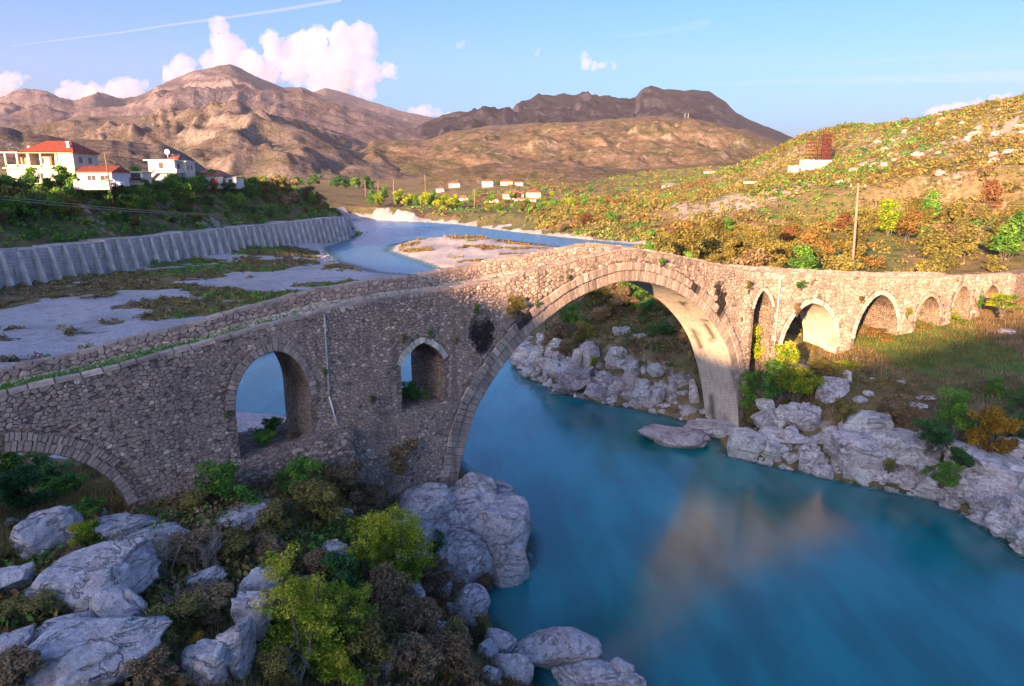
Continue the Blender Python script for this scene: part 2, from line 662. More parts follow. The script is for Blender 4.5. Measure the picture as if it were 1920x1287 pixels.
def m_concrete():
    M = Mat('wall_concrete')
    co = M.coord('World')
    n = M.noise(co, .8, 6, .65)
    st = M.noise(M.mapped(co, (1.2, 1.2, .12)), 1.5, 5, .6)
    c = M.ramp(n, [(.3, (.40, .345, .31)), (.55, (.55, .48, .435)), (.75, (.64, .57, .52))])
    c = M.mix(M.map(st, .48, .68, 0, .6), c, lin(.17, .12, .09))
    lines = M.n('ShaderNodeTexWave', wave_type='BANDS', bands_direction='Z')
    M.l(co, lines.inputs[0])
    lines.inputs['Scale'].default_value = .55
    lines.inputs['Distortion'].default_value = 1.2
    c = M.mix(M.map(lines.outputs['Fac'], .0, .25, .3, 0), c, lin(.2, .16, .14))
    return M.done(M.pbr(c, .9, M.bump(n, .4, .08), .15))


CONCRETE = m_concrete()
CONCRETE_LIT = m_plain('lit_rib_concrete', (.66, .57, .49), .9, .22, .6)  # paler than the bays: light on the rib edges put into the colour
PLASTER = m_plain('house_plaster', (.62, .53, .43), .85, .1, .8)
PLASTER_W = m_plain('white_plaster', (.62, .59, .55), .85, .08, .8)
PLASTER_O = m_plain('bare_brick_wall', (.56, .33, .2), .9, .2, 2)
TILE_RED = m_plain('red_roof_tile', (.33, .075, .045), .8, .25, 2)
TILE_OLD = m_plain('old_roof_tile', (.34, .13, .08), .85, .3, 2)
TILE_GREY = m_plain('grey_roof_sheet', (.19, .18, .20), .7, .2, 2)
PANE = m_plain('window_glass', (.05, .05, .06), .15, .2, 1, .6)
WOOD = m_plain('brown_wood', (.25, .12, .06), .8, .3, 4)
POLE_C = m_plain('pole_concrete', (.27, .20, .155), .85, .2, 3)
POLE_W = m_plain('pole_wood', (.20, .13, .09), .85, .2, 3)
PIPE = m_plain('grey_pipe', (.42, .40, .40), .5, .15, 5, .4)
WIRE = m_plain('cable', (.40, .30, .22), .6, .1, 5)
RUST = m_plain('red_scaffold', (.10, .022, .02), .7, .3, 2)
METAL_W = m_plain('white_metal', (.75, .75, .75), .4, .05, 5, .5)
CARPAINT = m_plain('car_paint', (.55, .56, .60), .35, .05, 5, .5)
RUBBER = m_plain('tyre_rubber', (.03, .03, .03), .8, .1, 5)

# ------------------------------------------------------------------ the river and the lie of the land
RIVER = np.array([(3, 5), (2, 15), (.8, 22.4), (-.8, 25), (-2.2, 28), (.7, 30.8), (.9, 33), (-.2, 36.5), (-2.4, 40), (-5, 46), (-12, 50), (-18, 52.5),
                  (-28, 55), (-31, 66), (-23, 88), (-13, 112), (-14, 137), (-29.7, 145), (-44.6, 168), (-57, 205), (-56, 236),
                  (-62, 270), (-80, 330), (-92, 372), (-77, 376), (-50, 354), (-28, 332), (0, 278), (19, 247), (37.5, 220), (60, 205), (110, 190),
                  (100, 165), (60, 175), (32, 190), (14, 206), (0, 228), (-11, 241), (-30, 239), (-36, 215), (-34, 196), (-28, 183), (-20, 165),
                  (-11.4, 145), (-3, 115), (2, 92), (0, 72), (1.5, 65), (4.4, 60), (8, 56.5), (11.5, 54.5), (14.6, 51.5), (15.6, 48), (15.2, 45), (20.9, 40.9), (23.5, 39.3),
                  (25.9, 38), (26.5, 33.8), (26.3, 31.2), (28, 20), (30, 5)], float)


def river_dist(x, y):
    """metres from the waterline, negative on the water"""
    x = np.asarray(x, float)
    y = np.asarray(y, float)
    best = np.full(x.shape, 1e18)
    inside = np.zeros(x.shape, bool)
    n = len(RIVER)
    for i in range(n):
        ax, ay = RIVER[i]
        bx, by = RIVER[(i + 1) % n]
        dx, dy = bx - ax, by - ay
        t = np.clip(((x - ax) * dx + (y - ay) * dy) / (dx * dx + dy * dy), 0, 1)
        q = (x - ax - t * dx) ** 2 + (y - ay - t * dy) ** 2
        best = np.minimum(best, q)
        c = (ay > y) != (by > y)
        with np.errstate(divide='ignore', invalid='ignore'):
            xi = ax + (y - ay) / (by - ay if by != ay else 1e-9) * dx
        inside ^= c & (x < xi)
    d = np.sqrt(best)
    return np.where(inside, -d, d)


HP = [(-11.5, 13, 7.4), (-6.5, 15.5, 5.6), (-2.7, 18.5, 2.8), (-14, 18, 6.9), (-9, 19, 6.0), (-5, 21, 4.4), (-2.5, 24, 2.4), (-12, 22.5, 6.4), (-15, 23.8, 6.1), (-8, 25, 5.4), (-11, 26.6, 6.3), (-8.5, 28.6, 6.4), (-5.2, 27.5, 4.2), (-5.6, 31, 5.0), (-4, 30, 3.8), (-2.6, 32.8, 3.6), (-18, 21, 6.2), (-23, 17, 7), (-14, 12, 8),
      (-17.5, 27, 5.6), (-20, 30, 4.2), (-24, 33, 2.4), (-28, 38, 1.0), (-33, 44, .6), (-28, 48, .8), (-14, 31, 5.4), (-10.5, 34, 4.6), (-12, 38, 2.6), (-6.5, 37.5, 3.2), (-8, 42, 1.6), (-15, 43, 1.2), (-20, 40, 1.2), (-30, 28, 4), (-28, 10, 9), (-12, 6, 8.5), (0, 0, 9),
      (-20, 0, 12), (-40, 20, 5), (-45, 34, 2), (-60, 30, 4), (-1.5, 14, 2.5), (2, 6, 6), (-45, 60, 1), (-60, 80, 1.2), (-50, 110, 1), (-60, 140, 1.2), (-70, 130, 1.3), (-60, 180, 1.2), (-84, 111, 1.5), (-90, 90, 1.5),
      (-75, 60, 1.6), (-60, 238, 1), (-25, 120, .8), (-40, 150, .9), (-40, 85, .9),
      (20, 48, 3.2), (22.7, 46.9, 3.2), (23, 50.5, 5), (25, 51.8, 5.1), (30, 54.5, 5.4), (27.6, 51, 4.7), (38, 58, 5.8), (46, 62, 6.4), (52, 66, 7.4), (58, 69, 8.7), (32, 47, 4.5),
      (36.7, 48.2, 5), (28.7, 36.7, 3.4), (30, 42, 4.2), (33, 33, 4), (40, 40, 5.5), (50, 50, 7), (60, 60, 9.3), (28.5, 30, 3), (33, 20, 4), (24, 43, 3.6), (20, 45.5, 2.4), (17.5, 47.5, 1.2),
      (18, 55, 2.5), (21, 57, 5), (26, 58, 5.8), (32, 60, 6.2), (40, 66, 7), (48, 70, 8), (10.6, 63, 4.8), (12, 72, 7.4), (5, 67, 3.4), (20, 66, 7.6), (28, 68, 8.2), (38.5, 77, 9),
      (3, 76, 3), (8, 85, 6.5), (45, 133, 8), (51, 104, 9.5), (58, 118, 11), (76, 118, 12), (90, 90, 12), (70, 75, 10.2), (110, 120, 15), (24, 85, 9), (20, 110, 7), (8, 105, 5),
      (-5, 150, 1), (-15, 190, 1.2), (-20, 220, 1.2), (0, 200, 1.4), (15, 180, 1.6), (3, 130, 2.5), (30, 160, 4), (44, 172, 4), (60, 150, 8), (38, 260, 4.2), (9, 305, 5), (-20, 350, 4),
      (-60, 400, 4.5), (60, 240, 4.5), (100, 220, 7), (150, 250, 12), (120, 360, 17), (100, 640, 18), (200, 450, 22), (300, 600, 34), (-150, 500, 16),
      (-80, 420, 6), (0, 850, 22), (250, 900, 40), (-300, 800, 30), (-200, 300, 20), (-200, 150, 20), (-140, 420, 12), (80, 40, 12), (110, 60, 15), (400, 300, 60)]
for px, py, y in [(1500, 332, 260), (1480, 263, 420), (1570, 233, 430), (1650, 236, 400), (1700, 232, 380), (1780, 214, 350), (1850, 198, 330), (1920, 186, 310), (2060, 150, 300),
                  (1600, 300, 330), (1530, 300, 345), (1700, 325, 240), (1800, 300, 250), (1900, 262, 262), (1900, 335, 190), (1750, 350, 200), (1650, 352, 215), (1920, 405, 120), (1440, 345, 300),
                  (1400, 352, 350), (1350, 345, 480), (1440, 300, 520), (1250, 352, 420), (1300, 340, 600), (1150, 352, 520), (2050, 330, 170), (1560, 345, 250)]:
    HP.append(tuple(at(px, py, y=y)))
for px, py, y, dz in [(1480, 263, 560, -15), (1570, 233, 560, -20), (1700, 232, 520, -20), (1850, 198, 470, -15), (2060, 150, 450, -10)]:
    p = at(px, py, y=y)
    HP.append((p[0], p[1], 40.0))
for px, py, y in [(800, 352, 600), (852, 351, 600), (914, 350, 600), (974, 349, 605), (1050, 352, 590), (963, 373, 500), (1000, 374, 498), (865, 377, 500), (926, 380, 480), (1050, 374, 480), (1258, 357, 440), (700, 352, 690), (640, 352, 700), (1120, 380, 420), (760, 372, 520)]:
    HP.append(tuple(at(px, py, y=y)))
HP = np.array(HP, float)
_K = np.sqrt((HP[:, None, 0] - HP[None, :, 0]) ** 2 + (HP[:, None, 1] - HP[None, :, 1]) ** 2)
_n = len(HP)
_A = np.zeros((_n + 3, _n + 3))
_A[:_n, :_n] = -_K
_A[:_n, _n] = 1
_A[:_n, _n + 1:] = HP[:, :2]
_A[_n, :_n] = 1
_A[_n + 1:, :_n] = HP[:, :2].T
_W = np.linalg.solve(_A + np.eye(_n + 3) * 1e-9, np.concatenate([HP[:, 2], [0, 0, 0]]))

WALL_A = np.array([-95.0, 60.0])
WALL_B = np.array([-56.9, 238.0])
WD = (WALL_B - WALL_A) / np.linalg.norm(WALL_B - WALL_A)


def wall_side(x, y):
    """metres behind the face of the concrete wall (positive up the terrace)"""
    return -((x - WALL_A[0]) * WD[1] - (y - WALL_A[1]) * WD[0])


def ground(x, y, rough=True):
    x = np.asarray(x, float)
    y = np.asarray(y, float)
    shp = x.shape
    xf, yf = x.ravel(), y.ravel()
    z = np.empty(xf.shape)
    for i in range(0, len(xf), 20000):
        a, b = xf[i:i + 20000], yf[i:i + 20000]
        K = np.sqrt((a[:, None] - HP[None, :, 0]) ** 2 + (b[:, None] - HP[None, :, 1]) ** 2)
        z[i:i + 20000] = -K @ _W[:_n] + _W[_n] + a * _W[_n + 1] + b * _W[_n + 2]
    z = z.reshape(shp)
    d = river_dist(x, y)
    near = 1 - sstep(78, 100, y)
    farb = sstep(235, 260, y) * (1 - sstep(-40, -70, x) * 0)
    slope = .10 + near * .42 + farb * .12
    bank = .12 + np.maximum(d, 0) * slope + (1 - near) * .02 * np.maximum(d - 14, 0) ** 2 + near * .12 * np.maximum(d - 1.5, 0) ** 2
    z = np.where(d > 0, np.minimum(np.maximum(z, .15), bank), z)
    ft = np.hypot(x - 17.0, y - 50.2)
    z = np.where(d > 0, np.minimum(z, .3 + np.maximum(ft - 2.6, 0) * .9), z)
    s = wall_side(x, y)
    emb = np.interp(s, [0, 3.5, 15, 28, 60, 160, 400], [7.3, 7.6, 16.4, 18.3, 19.6, 24, 40])
    endk = 1 - sstep(236, 268, y + .25 * s)
    emb = emb * endk + (1 - endk) * np.maximum(z, (4.0 + .035 * np.maximum(s, 0)) * sstep(3.4, 30, s))
    z = np.where((s > 3.4) & (y > -80), np.maximum(emb, z), z)
    if rough:
        k = np.clip(np.abs(d) / 3, 0, 1)
        far = np.clip(np.hypot(x, y) / 120, .25, 2.5)
        z = z + k * (fbm(x * .09, y * .09, oct=4, seed=3) * .35 * far + fbm(x * .5, y * .5, oct=3, seed=9) * .13)
        z = np.where((d > 0) & (d < 4), np.maximum(z, .04), z)
    z = np.where(d < 0, -np.minimum(2.6, .10 + (-d) * (.14 + .5 * near)), z)
    return z


def gz(x, y):
    return float(gzi(np.array([x]), np.array([y]))[0])


def gzi(x, y):
    ix = np.clip(np.searchsorted(gxs, x) - 1, 0, nxg - 2)
    iy = np.clip(np.searchsorted(gys, y) - 1, 0, nyg - 2)
    fx = (x - gxs[ix]) / (gxs[ix + 1] - gxs[ix])
    fy = (y - gys[iy]) / (gys[iy + 1] - gys[iy])
    return (GZ[iy, ix] * (1 - fx) + GZ[iy, ix + 1] * fx) * (1 - fy) + (GZ[iy + 1, ix] * (1 - fx) + GZ[iy + 1, ix + 1] * fx) * fy


def hit(px, py, far=900.0):
    """where a sight line first meets the ground or the water"""
    d = at(px, py, y=1.0) - np.array([0, 0, CAM_H])
    ts = np.concatenate([np.arange(8, 60, .1), np.arange(60, 250, .5), np.arange(250, far, 2)])
    X, Y, Z = d[0] * ts, d[1] * ts, CAM_H + d[2] * ts
    below = Z <= np.maximum(gzi(X, Y), 0)
    k = int(np.argmax(below)) if below.any() else len(ts) - 1
    return np.array([X[k], Y[k], Z[k]])


def spaced(lo, hi, fine, out_lo, out_hi, g):
    c = list(np.arange(lo, hi + 1e-6, fine))
    s, v = fine, hi
    while v < out_hi:
        s = min(s * g, 14)
        v += s
        c.append(v)
    s, v = fine, lo
    pre = []
    while v > out_lo:
        s = min(s * g, 14)
        v -= s
        pre.append(v)
    return np.array(pre[::-1] + c)


gxs = spaced(-36, 48, .42, -420, 520, 1.06)
gys = spaced(12, 72, .42, -120, 950, 1.027)
GX, GY = np.meshgrid(gxs, gys)
GZ = ground(GX, GY)
nyg, nxg = GX.shape


def grid_faces(ny, nx):
    i = np.arange(ny - 1)[:, None] * nx + np.arange(nx - 1)[None, :]
    return np.stack([i, i + 1, i + nx + 1, i + nx], -1).reshape(-1, 4)


D_R = river_dist(GX, GY)
sidew = wall_side(GX, GY)
gravel = np.zeros_like(GX)
n_g = fbm(GX * .05, GY * .05, oct=4, seed=21)
n_h = fbm(GX * .16, GY * .16, oct=3, seed=22)
left_bar = (sidew < 0) & (GX < 0) & (GY > 43) & (GY < 300) & (D_R > -6)
gravel = np.where(left_bar, sstep(-.22, .10, -.02 - (n_g * .8 + .55 * n_h) + .45 * sstep(16, 3, D_R) - .6 * sstep(-20, -4, sidew) * (GY < 135)), gravel)
mid_bar = (GX > -45) & (GX < 60) & (GY > 118) & (GY < 245) & (GX + (GY - 150) * .3 < 34)
gravel = gravel - .75 * np.exp(-(((GX + 62) / 14) ** 2 + ((GY - 78) / 13) ** 2)) * (.6 + n_h) - .5 * np.exp(-(((GX + 52) / 10) ** 2 + ((GY - 122) / 16) ** 2)) * (.6 + n_h)
gravel = np.where(mid_bar & (D_R > -4), sstep(-.3, .1, .10 - n_h * .8 - n_g * .4), gravel)
gravel = np.where((D_R < 1.2) & (GY > 80), 1.0, gravel)
farbank = (GY > 205) & (D_R > 0) & (D_R < 20) & (GX > -75)
gravel = np.where(farbank, np.maximum(gravel, .55 * sstep(9, 2, D_R + n_h * 6)), gravel)
grass = np.zeros_like(GX)
grass = np.where((GX > 22) & (GY > 28) & (GY < 64) & (GX < 80), sstep(-.05, .45, n_h + .45 * n_g) * .75, grass)
grass = np.where((sidew > 0) & (GY < 255), .3 + .4 * n_h, grass)
grass = np.where((GX > 35) & (GY > 78) & (GY < 140), sstep(0, .4, n_g + .1) * .6, grass)
grass = np.where((GY > 250) & (sidew < 0), sstep(-.1, .5, n_g) * .5, grass)
gy_, gx_ = np.gradient(GZ, gys, gxs)
steep = np.hypot(gx_, gy_)
rock = np.where((GY < 80) & (np.abs(GX) < 45), .12 + sstep(.6, 1.2, steep) * .4, 0)
rock = np.where((GX > 60) & (GY > 150) & (GY < 420), .36 + .34 * fbm(GX * .035, GY * .035, oct=3, seed=31), rock)
rock = np.where((sidew > 0) & (sidew < 14) & (GY < 190), .32 + .5 * fbm(GX * .07, GY * .07, oct=3, seed=33), rock)
cover = np.stack([gravel, np.clip(grass, 0, 1), np.clip(rock, 0, 1)], -1).reshape(-1, 3)
gnd = link('ground', mk_mesh('ground', np.stack([GX, GY, GZ], -1).reshape(-1, 3), [(grid_faces(nyg, nxg), 0)], [GROUND], {'cover': cover}, True))
struct(gnd, 'valley floor with river banks, gravel bars and the autumn hillside')

wm = (GZ < .12)
F = grid_faces(nyg, nxg)
keep = wm.ravel()[F].any(1)
F = F[keep]
used, inv = np.unique(F, return_inverse=True)
WVx = np.stack([GX.ravel()[used], GY.ravel()[used], np.zeros(len(used))], -1)
water = link('water', mk_mesh('water', WVx, [(inv.reshape(-1, 4), 0)], [WATER], {'depth': -GZ.ravel()[used]}, True))
struct(water, 'smooth turquoise river under the bridge')


# ------------------------------------------------------------------ hills and mountains
def hill_mesh(name, sky, y_ridge, y_front, z_front, mat, nx=220, ny=70, amp=.10, fr=1.0, seed=1, power=1.15, jag=1.3, back=.45):
    sky = np.array(sky, float)
    pxs = np.linspace(sky[0, 0], sky[-1, 0], nx)
    pys = np.interp(pxs, sky[:, 0], sky[:, 1]) + fbm(pxs * .05, pxs * 0, oct=3, seed=seed) * jag
    u = (pxs - 960) / FPX
    v = (643.5 - pys) / FPX
    dy = CT + v * ST
    a = u / dy
    el = (-ST + v * CT) / dy
    yr = y_ridge * (1 + .10 * fbm(pxs * .006, pxs * 0 + 4, oct=2, seed=seed + 5))
    zr = CAM_H + el * yr
    ts = np.concatenate([np.linspace(0, 1, ny), 1 + np.linspace(.04, back, 8)])
    T = ts[:, None]
    Y = y_front + (yr[None, :] - y_front) * T
    X = a[None, :] * Y
    Tc = np.clip(T, 0, 1)
    Z = z_front - 25 * (1 - Tc) ** 4 + (zr[None, :] - z_front) * (Tc ** power)
    Hh = np.maximum(zr[None, :] - z_front, 20)
    w = np.sin(np.clip(T, 0, 1) * PI) ** .7
    L = Hh.mean() * 1.6
    wx = X + fbm(X / L, Y / L, oct=3, seed=seed + 3) * L * .5
    nz = ridged(wx / L * fr * 1.7, Y / L * fr * .9, 5, seed) * .42 + fbm(X / L * fr * .8, Y / L * fr * .7, oct=6, seed=seed + 9, gain=.55) * .75
    w = w * (1 - .9 * np.clip(T, 0, 1) ** 2.2)
    Z = Z + w * Hh * amp * nz
    Z = np.where(T > 1, zr[None, :] - (T - 1) * (zr[None, :] - z_front) * 1.6, Z)
    V = np.stack([X, Y, Z], -1).reshape(-1, 3)
    o = link(name, mk_mesh(name, V, [(grid_faces(len(ts), nx), 0)], [mat], None, True))
    return struct(o)


H_BIG = m_hill('mountain_ground', [(.065, .042, .055), (.12, .08, .088), (.18, .13, .135), (.13, .06, .078)], (.30, .25, .255), .45, .8, (.10, .10, .04), .3)
H_MID = m_hill('brown_hill_ground', [(.09, .06, .05), (.15, .11, .09), (.23, .175, .15), (.18, .13, .10)], (.32, .265, .25), .5, 2.2, (.10, .09, .035), .45)
H_SHADED = m_hill('shaded_mountain_ground', [(.012, .011, .02), (.02, .017, .028), (.032, .026, .036), (.045, .024, .03)], (.10, .085, .11), .7, 1.2, (.06, .06, .03), .3)  # shadow lying over this mountain is put into its dark violet colours
H_GRN = m_hill('green_hill_ground', [(.085, .06, .035), (.15, .10, .06), (.22, .14, .09), (.27, .16, .115)], (.44, .34, .28), .75, 2.4, (.075, .085, .028), .7)

hill_mesh('mountain', [(-500, 210), (-200, 200), (0, 186), (50, 182), (90, 183), (140, 194), (170, 187), (235, 193), (300, 160), (350, 140), (400, 126), (430, 122), (455, 130), (490, 148), (530, 165), (565, 162),
                       (600, 178), (650, 195), (720, 215), (800, 238), (900, 265), (1000, 300)], 5200, 1900, 60, H_BIG, 380, 140, .25, 1.0, 11, 1.0, back=.3)
hill_mesh('mountain', [(430, 260), (540, 200), (585, 174), (612, 165), (640, 171), (690, 190), (745, 206), (800, 218), (840, 224), (900, 250), (1000, 280)], 6300, 4200, 200, H_BIG, 200, 70, .2, .9, 15, 1.0, back=.12)
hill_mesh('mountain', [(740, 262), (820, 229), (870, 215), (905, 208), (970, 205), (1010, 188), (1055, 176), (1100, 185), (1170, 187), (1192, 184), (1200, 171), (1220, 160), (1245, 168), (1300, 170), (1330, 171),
                       (1360, 190), (1380, 210), (1420, 232), (1480, 254), (1560, 285), (1700, 300)], 3800, 1900, 60, H_SHADED, 280, 100, .25, 1.1, 23, .9)
hill_mesh('hill', [(-600, 250), (-200, 250), (0, 242), (70, 236), (150, 219), (260, 216), (340, 211), (400, 207), (440, 200), (475, 210), (560, 226), (640, 250), (700, 273), (760, 298), (840, 322), (900, 345)],
          1900, 640, 14, H_MID, 320, 120, .25, 1.1, 31, 1.0)
hill_mesh('hill', [(640, 300), (700, 262), (790, 264), (850, 246), (920, 236), (1000, 231), (1090, 229), (1160, 222), (1220, 218), (1290, 222), (1340, 232), (1400, 245), (1450, 263), (1500, 282), (1600, 310)],
          2000, 900, 30, H_GRN, 270, 105, .2, 1.1, 41, 1.0)
hill_mesh('hill', [(-500, 215), (-200, 228), (0, 238), (60, 250), (130, 262), (200, 263), (300, 270), (340, 285), (390, 318), (430, 342), (470, 362)], 430, 225, 19, H_MID, 200, 70, .10, 1.0, 51, 1.0)
hill_mesh('hill', [(740, 352), (800, 336), (850, 318), (920, 306), (1000, 303), (1100, 312), (1200, 317), (1300, 310), (1420, 300), (1500, 310), (1560, 330)], 900, 640, 14, H_GRN, 180, 60, .12, 1.2, 61, 1.0)


def shade_ridge():
    """the ridge behind the viewpoint, whose evening shadow lies over the near river"""
    p = np.arange(-420, 300, 3.0)
    w = np.interp(p, [-420, -300, -200, -150, -100, -50, -26, -19.6, -17.2, -10.3, -2.6, 9, 20, 40, 90, 300], [26, 28, 29, 28, 26, 24, 22, 19.6, 18.2, 15.9, 17.0, 22.0, 25, 27, 30, 30])
    off = np.array([-150, -90, -40, -12, 0, 12, 40, 80, 115])
    prof = np.array([0, .45, .8, .96, 1, .96, .78, .4, 0])
    s0 = -165.0
    rz = w - math.tan(SUN_EL) * s0
    rows = []
    for o_, k in zip(off, prof):
        s = s0 + o_
        x = p * .866 + s * .5
        y = -p * .5 + s * .866
        z = -3 + (rz + 3) * k + (fbm(x * .03, y * .03, oct=3, seed=77) * 3 if k < .9 else 0)
        rows.append(np.stack([x, y, z * np.ones_like(x)], -1))
    V = np.array(rows)
    o = link('hill', mk_mesh('hill', V.reshape(-1, 3), [(grid_faces(len(off), len(p)), 0)], [H_MID], None, True))
    struct(o)


shade_ridge()

# ------------------------------------------------------------------ the stone bridge
_D = np.array([math.cos(math.radians(38)), math.sin(math.radians(38))])
_O = np.array([17.26, 49.34]) - _D * 25.3
_pl = [_O + _D * -36, _O + _D * 25.9] + [np.array(p, float) for p in [(23, 52.0), (29, 54.9), (36, 58.7), (44, 63.2), (52, 68), (60, 73), (70, 79)]]
_ss = [-36.0]
for a, b in zip(_pl, _pl[1:]):
    _ss.append(_ss[-1] + np.linalg.norm(b - a))
TS = np.arange(-36, _ss[-1], .25)
TX = np.interp(TS, _ss, [p[0] for p in _pl])
TY = np.interp(TS, _ss, [p[1] for p in _pl])
_k = np.ones(17) / 17
TXs = np.convolve(np.pad(TX, 8, mode='reflect', reflect_type='odd'), _k, 'valid')
TYs = np.convolve(np.pad(TY, 8, mode='reflect', reflect_type='odd'), _k, 'valid')
TX, TY = TXs, TYs
TTX, TTY = np.gradient(TX), np.gradient(TY)
_l = np.hypot(TTX, TTY)
TTX, TTY = TTX / _l, TTY / _l
WID = 3.3


def bp(s, off, z):
    """a point of the bridge: s along the near face, off metres out towards the viewer, z up"""
    x, y = np.interp(s, TS, TX), np.interp(s, TS, TY)
    tx, ty = np.interp(s, TS, TTX), np.interp(s, TS, TTY)
    return (x + ty * off, y - tx * off, z)


ZT = np.array([(-36, 9.8), (-18.73, 11.49), (-16.2, 11.73), (-12.74, 12.2), (-8.81, 12.82), (-6.23, 13.2), (-2.8, 13.39), (-.39, 13.45), (2.69, 13.6), (3.9, 13.8), (7.75, 14.27), (10.6, 14.58), (12.2, 14.64), (13.73, 14.52),
               (17.49, 13.86), (21.6, 13.04), (25.72, 12.32), (29.24, 11.98), (34.95, 11.51), (44.15, 10.75), (52.37, 10.38), (58.79, 10.11), (61.87, 10.01), (86, 9.9)])


def ztop(s):
    return np.interp(s, ZT[:, 0], ZT[:, 1]) + .025 * np.sin(np.asarray(s) * 1.7)


def curb(s):
    return np.interp(s, [-36, 3, 9, 20, 30], [.26, .28, .7, .7, .5])


def deck_z(s):
    return ztop(s) - curb(s)


def far_top(s):
    return deck_z(s) + np.interp(s, [-36, -18, -6, 3, 9, 20, 33, 50, 60], [.42, .45, .62, .7, .85, .8, .55, .5, .1])


def catmull(P, m=8):
    P = [np.array(p, float) for p in P]
    out = []
    for i in range(len(P) - 1):
        a, b, c, d = P[max(i - 1, 0)], P[i], P[i + 1], P[min(i + 2, len(P) - 1)]
        for k in range(m):
            t = k / m
            out.append(.5 * ((2 * b) + (c - a) * t + (2 * a - 5 * b + 4 * c - d) * t * t + (3 * b - a - 3 * c + d) * t ** 3))
    out.append(P[-1])
    return np.array(out)


MAIN = catmull([(-.75, -1.2), (-.35, 2.5), (.07, 4.36), (.79, 6.46), (1.85, 8.0), (3.43, 9.58), (5.16, 10.78), (7.81, 12.02), (10.69, 12.65), (12.6, 12.72), (14.57, 12.40), (16.92, 11.67), (19.08, 10.57), (21.06, 9.17), (22.59, 7.66), (23.66, 6.0),
                (24.6, 3.55), (25.25, .73), (25.45, -1.2)], 7)


def small_curve(sl, sr, spring, crown, apex, point):
    pts = []
    for i in range(13):
        q = i / 12
        q = 1 - (1 - q) ** 1.5 if False else q
        a = q * PI / 2
        el = (1 - math.cos(a), math.sin(a))
        f = (el[0] * (1 - point) + q * point, el[1] * (1 - point) + q * point)
        pts.append((sl + (apex - sl) * f[0], spring + (crown - spring) * f[1]))
    for i in range(11, -1, -1):
        q = i / 12
        a = q * PI / 2
        el = (1 - math.cos(a), math.sin(a))
        f = (el[0] * (1 - point) + q * point, el[1] * (1 - point) + q * point)
        pts.append((sr - (sr - apex) * f[0], spring + (crown - spring) * f[1]))
    return np.array(pts)


#        sl, sr, floor, spring, crown, apex, pointed, ring thickness, pale, voussoirs
SMALL = [(-22.6, -15.45, 3.0, 6.4, 9.45, -18.9, .2, .5, 0, 34),
         (-11.13, -7.95, 7.2, 9.4, 11.62, -9.4, .05, .4, 0, 23),
         (-3.38, -.96, 7.75, 9.95, 10.96, -2.14, .55, .32, 1, 13),
         (25.98, 27.85, 3.6, 9.5, 10.84, 26.75, .5, .26, 1, 11),
         (29.05, 35.15, 4.4, 5.7, 9.52, 31.85, .12, .42, 1, 26),
         (37.17, 42.75, 4.6, 6.2, 9.62, 39.8, .15, .42, 1, 24),
         (45.23, 48.85, 5.2, 6.9, 8.95, 46.9, .2, .34, 0, 16),
         (50.8, 53.55, 5.6, 7.6, 9.48, 52.0, .2, .3, 0, 13),
         (55.6, 58.8, 6.4, 7.6, 9.2, 57.0, .2, .3, 0, 12)]
OPEN = [dict(curve=MAIN, sl=MAIN[0, 0], sr=MAIN[-1, 0], floor=-3.0, spring=-1.2, ring=1.32, pale=0, n=0)]
for sl, sr, fl, sp, cr, ap, po, rg, pale, nv in SMALL:
    OPEN.append(dict(curve=small_curve(sl, sr, sp, cr, ap, po), sl=sl, sr=sr, floor=fl, spring=sp, ring=rg, pale=pale, n=nv))


def offset_curve(C, d):
    T = np.gradient(C, axis=0)
    T /= np.linalg.norm(T, axis=1)[:, None] + 1e-9
    return C + np.stack([-T[:, 1], T[:, 0]], 1) * d


def _stain(s, z):
    """black lichen where water runs beside the great arch"""
    s, z = np.asarray(s, float), np.asarray(z, float)
    m = np.exp(-(((s - 1.5) / 1.1) ** 2 + ((z - 10.6) / 1.3) ** 2)) + .9 * np.exp(-(((s - 21.7) / 1.0) ** 2 + ((z - 10.3) / 1.2) ** 2)) + .8 * np.exp(-(((s - 4.3) / 1.1) ** 2 + ((z - 11.4) / .6) ** 2))
    m = m + .55 * np.exp(-(((s - 19) / 2.4) ** 2 + ((z - 11.7) / .6) ** 2)) + .45 * np.exp(-(((s + 5.6) / 1.1) ** 2 + ((z - 9.2) / .9) ** 2))
    nz = fbm(s * .9, z * .6, oct=4, seed=55)
    return sstep(.42, .62, m + nz * .38 - .12)


_sS, _sZ = np.arange(-36, 84, .12), np.arange(-4, 15.5, .12)
_sT = _stain(_sS[None, :] + 0 * _sZ[:, None], _sZ[:, None] + 0 * _sS[None, :])


def stain_at(s, z):
    return _sT[min(max(int((z + 4) / .12), 0), len(_sZ) - 1), min(max(int((s + 36) / .12), 0), len(_sS) - 1)]


bridge = thing('stone_bridge', 'long humpbacked stone arch bridge over the turquoise river', 'bridge', (0, 0, 0))

samples = set(np.round(np.arange(-31, 72, .5), 3))
for o in OPEN:
    samples |= set(np.round(o['curve'][:, 0], 3))
samples = sorted(samples)
samples = [samples[0]] + [b for a, b in zip(samples, samples[1:]) if b - a > .004]


class ColMesh:
    def __init__(self):
        self.v, self.f, self.st = [], [], []

    def quad(self, pts, st=(0, 0, 0, 0)):
        o = len(self.v)
        self.v += pts
        self.st += list(st)
        self.f.append((o, o + 1, o + 2, o + 3))

    def build(self, name, mat, parent, smooth=False):
        return link(name, mk_mesh(name, np.array(self.v), [(np.array(self.f), 0)], [mat], {'stain': np.array(self.st), 'tint': np.full(len(self.v), .5)}, smooth), parent)


near_m, far_m, deck_m, par_m = ColMesh(), ColMesh(), ColMesh(), ColMesh()


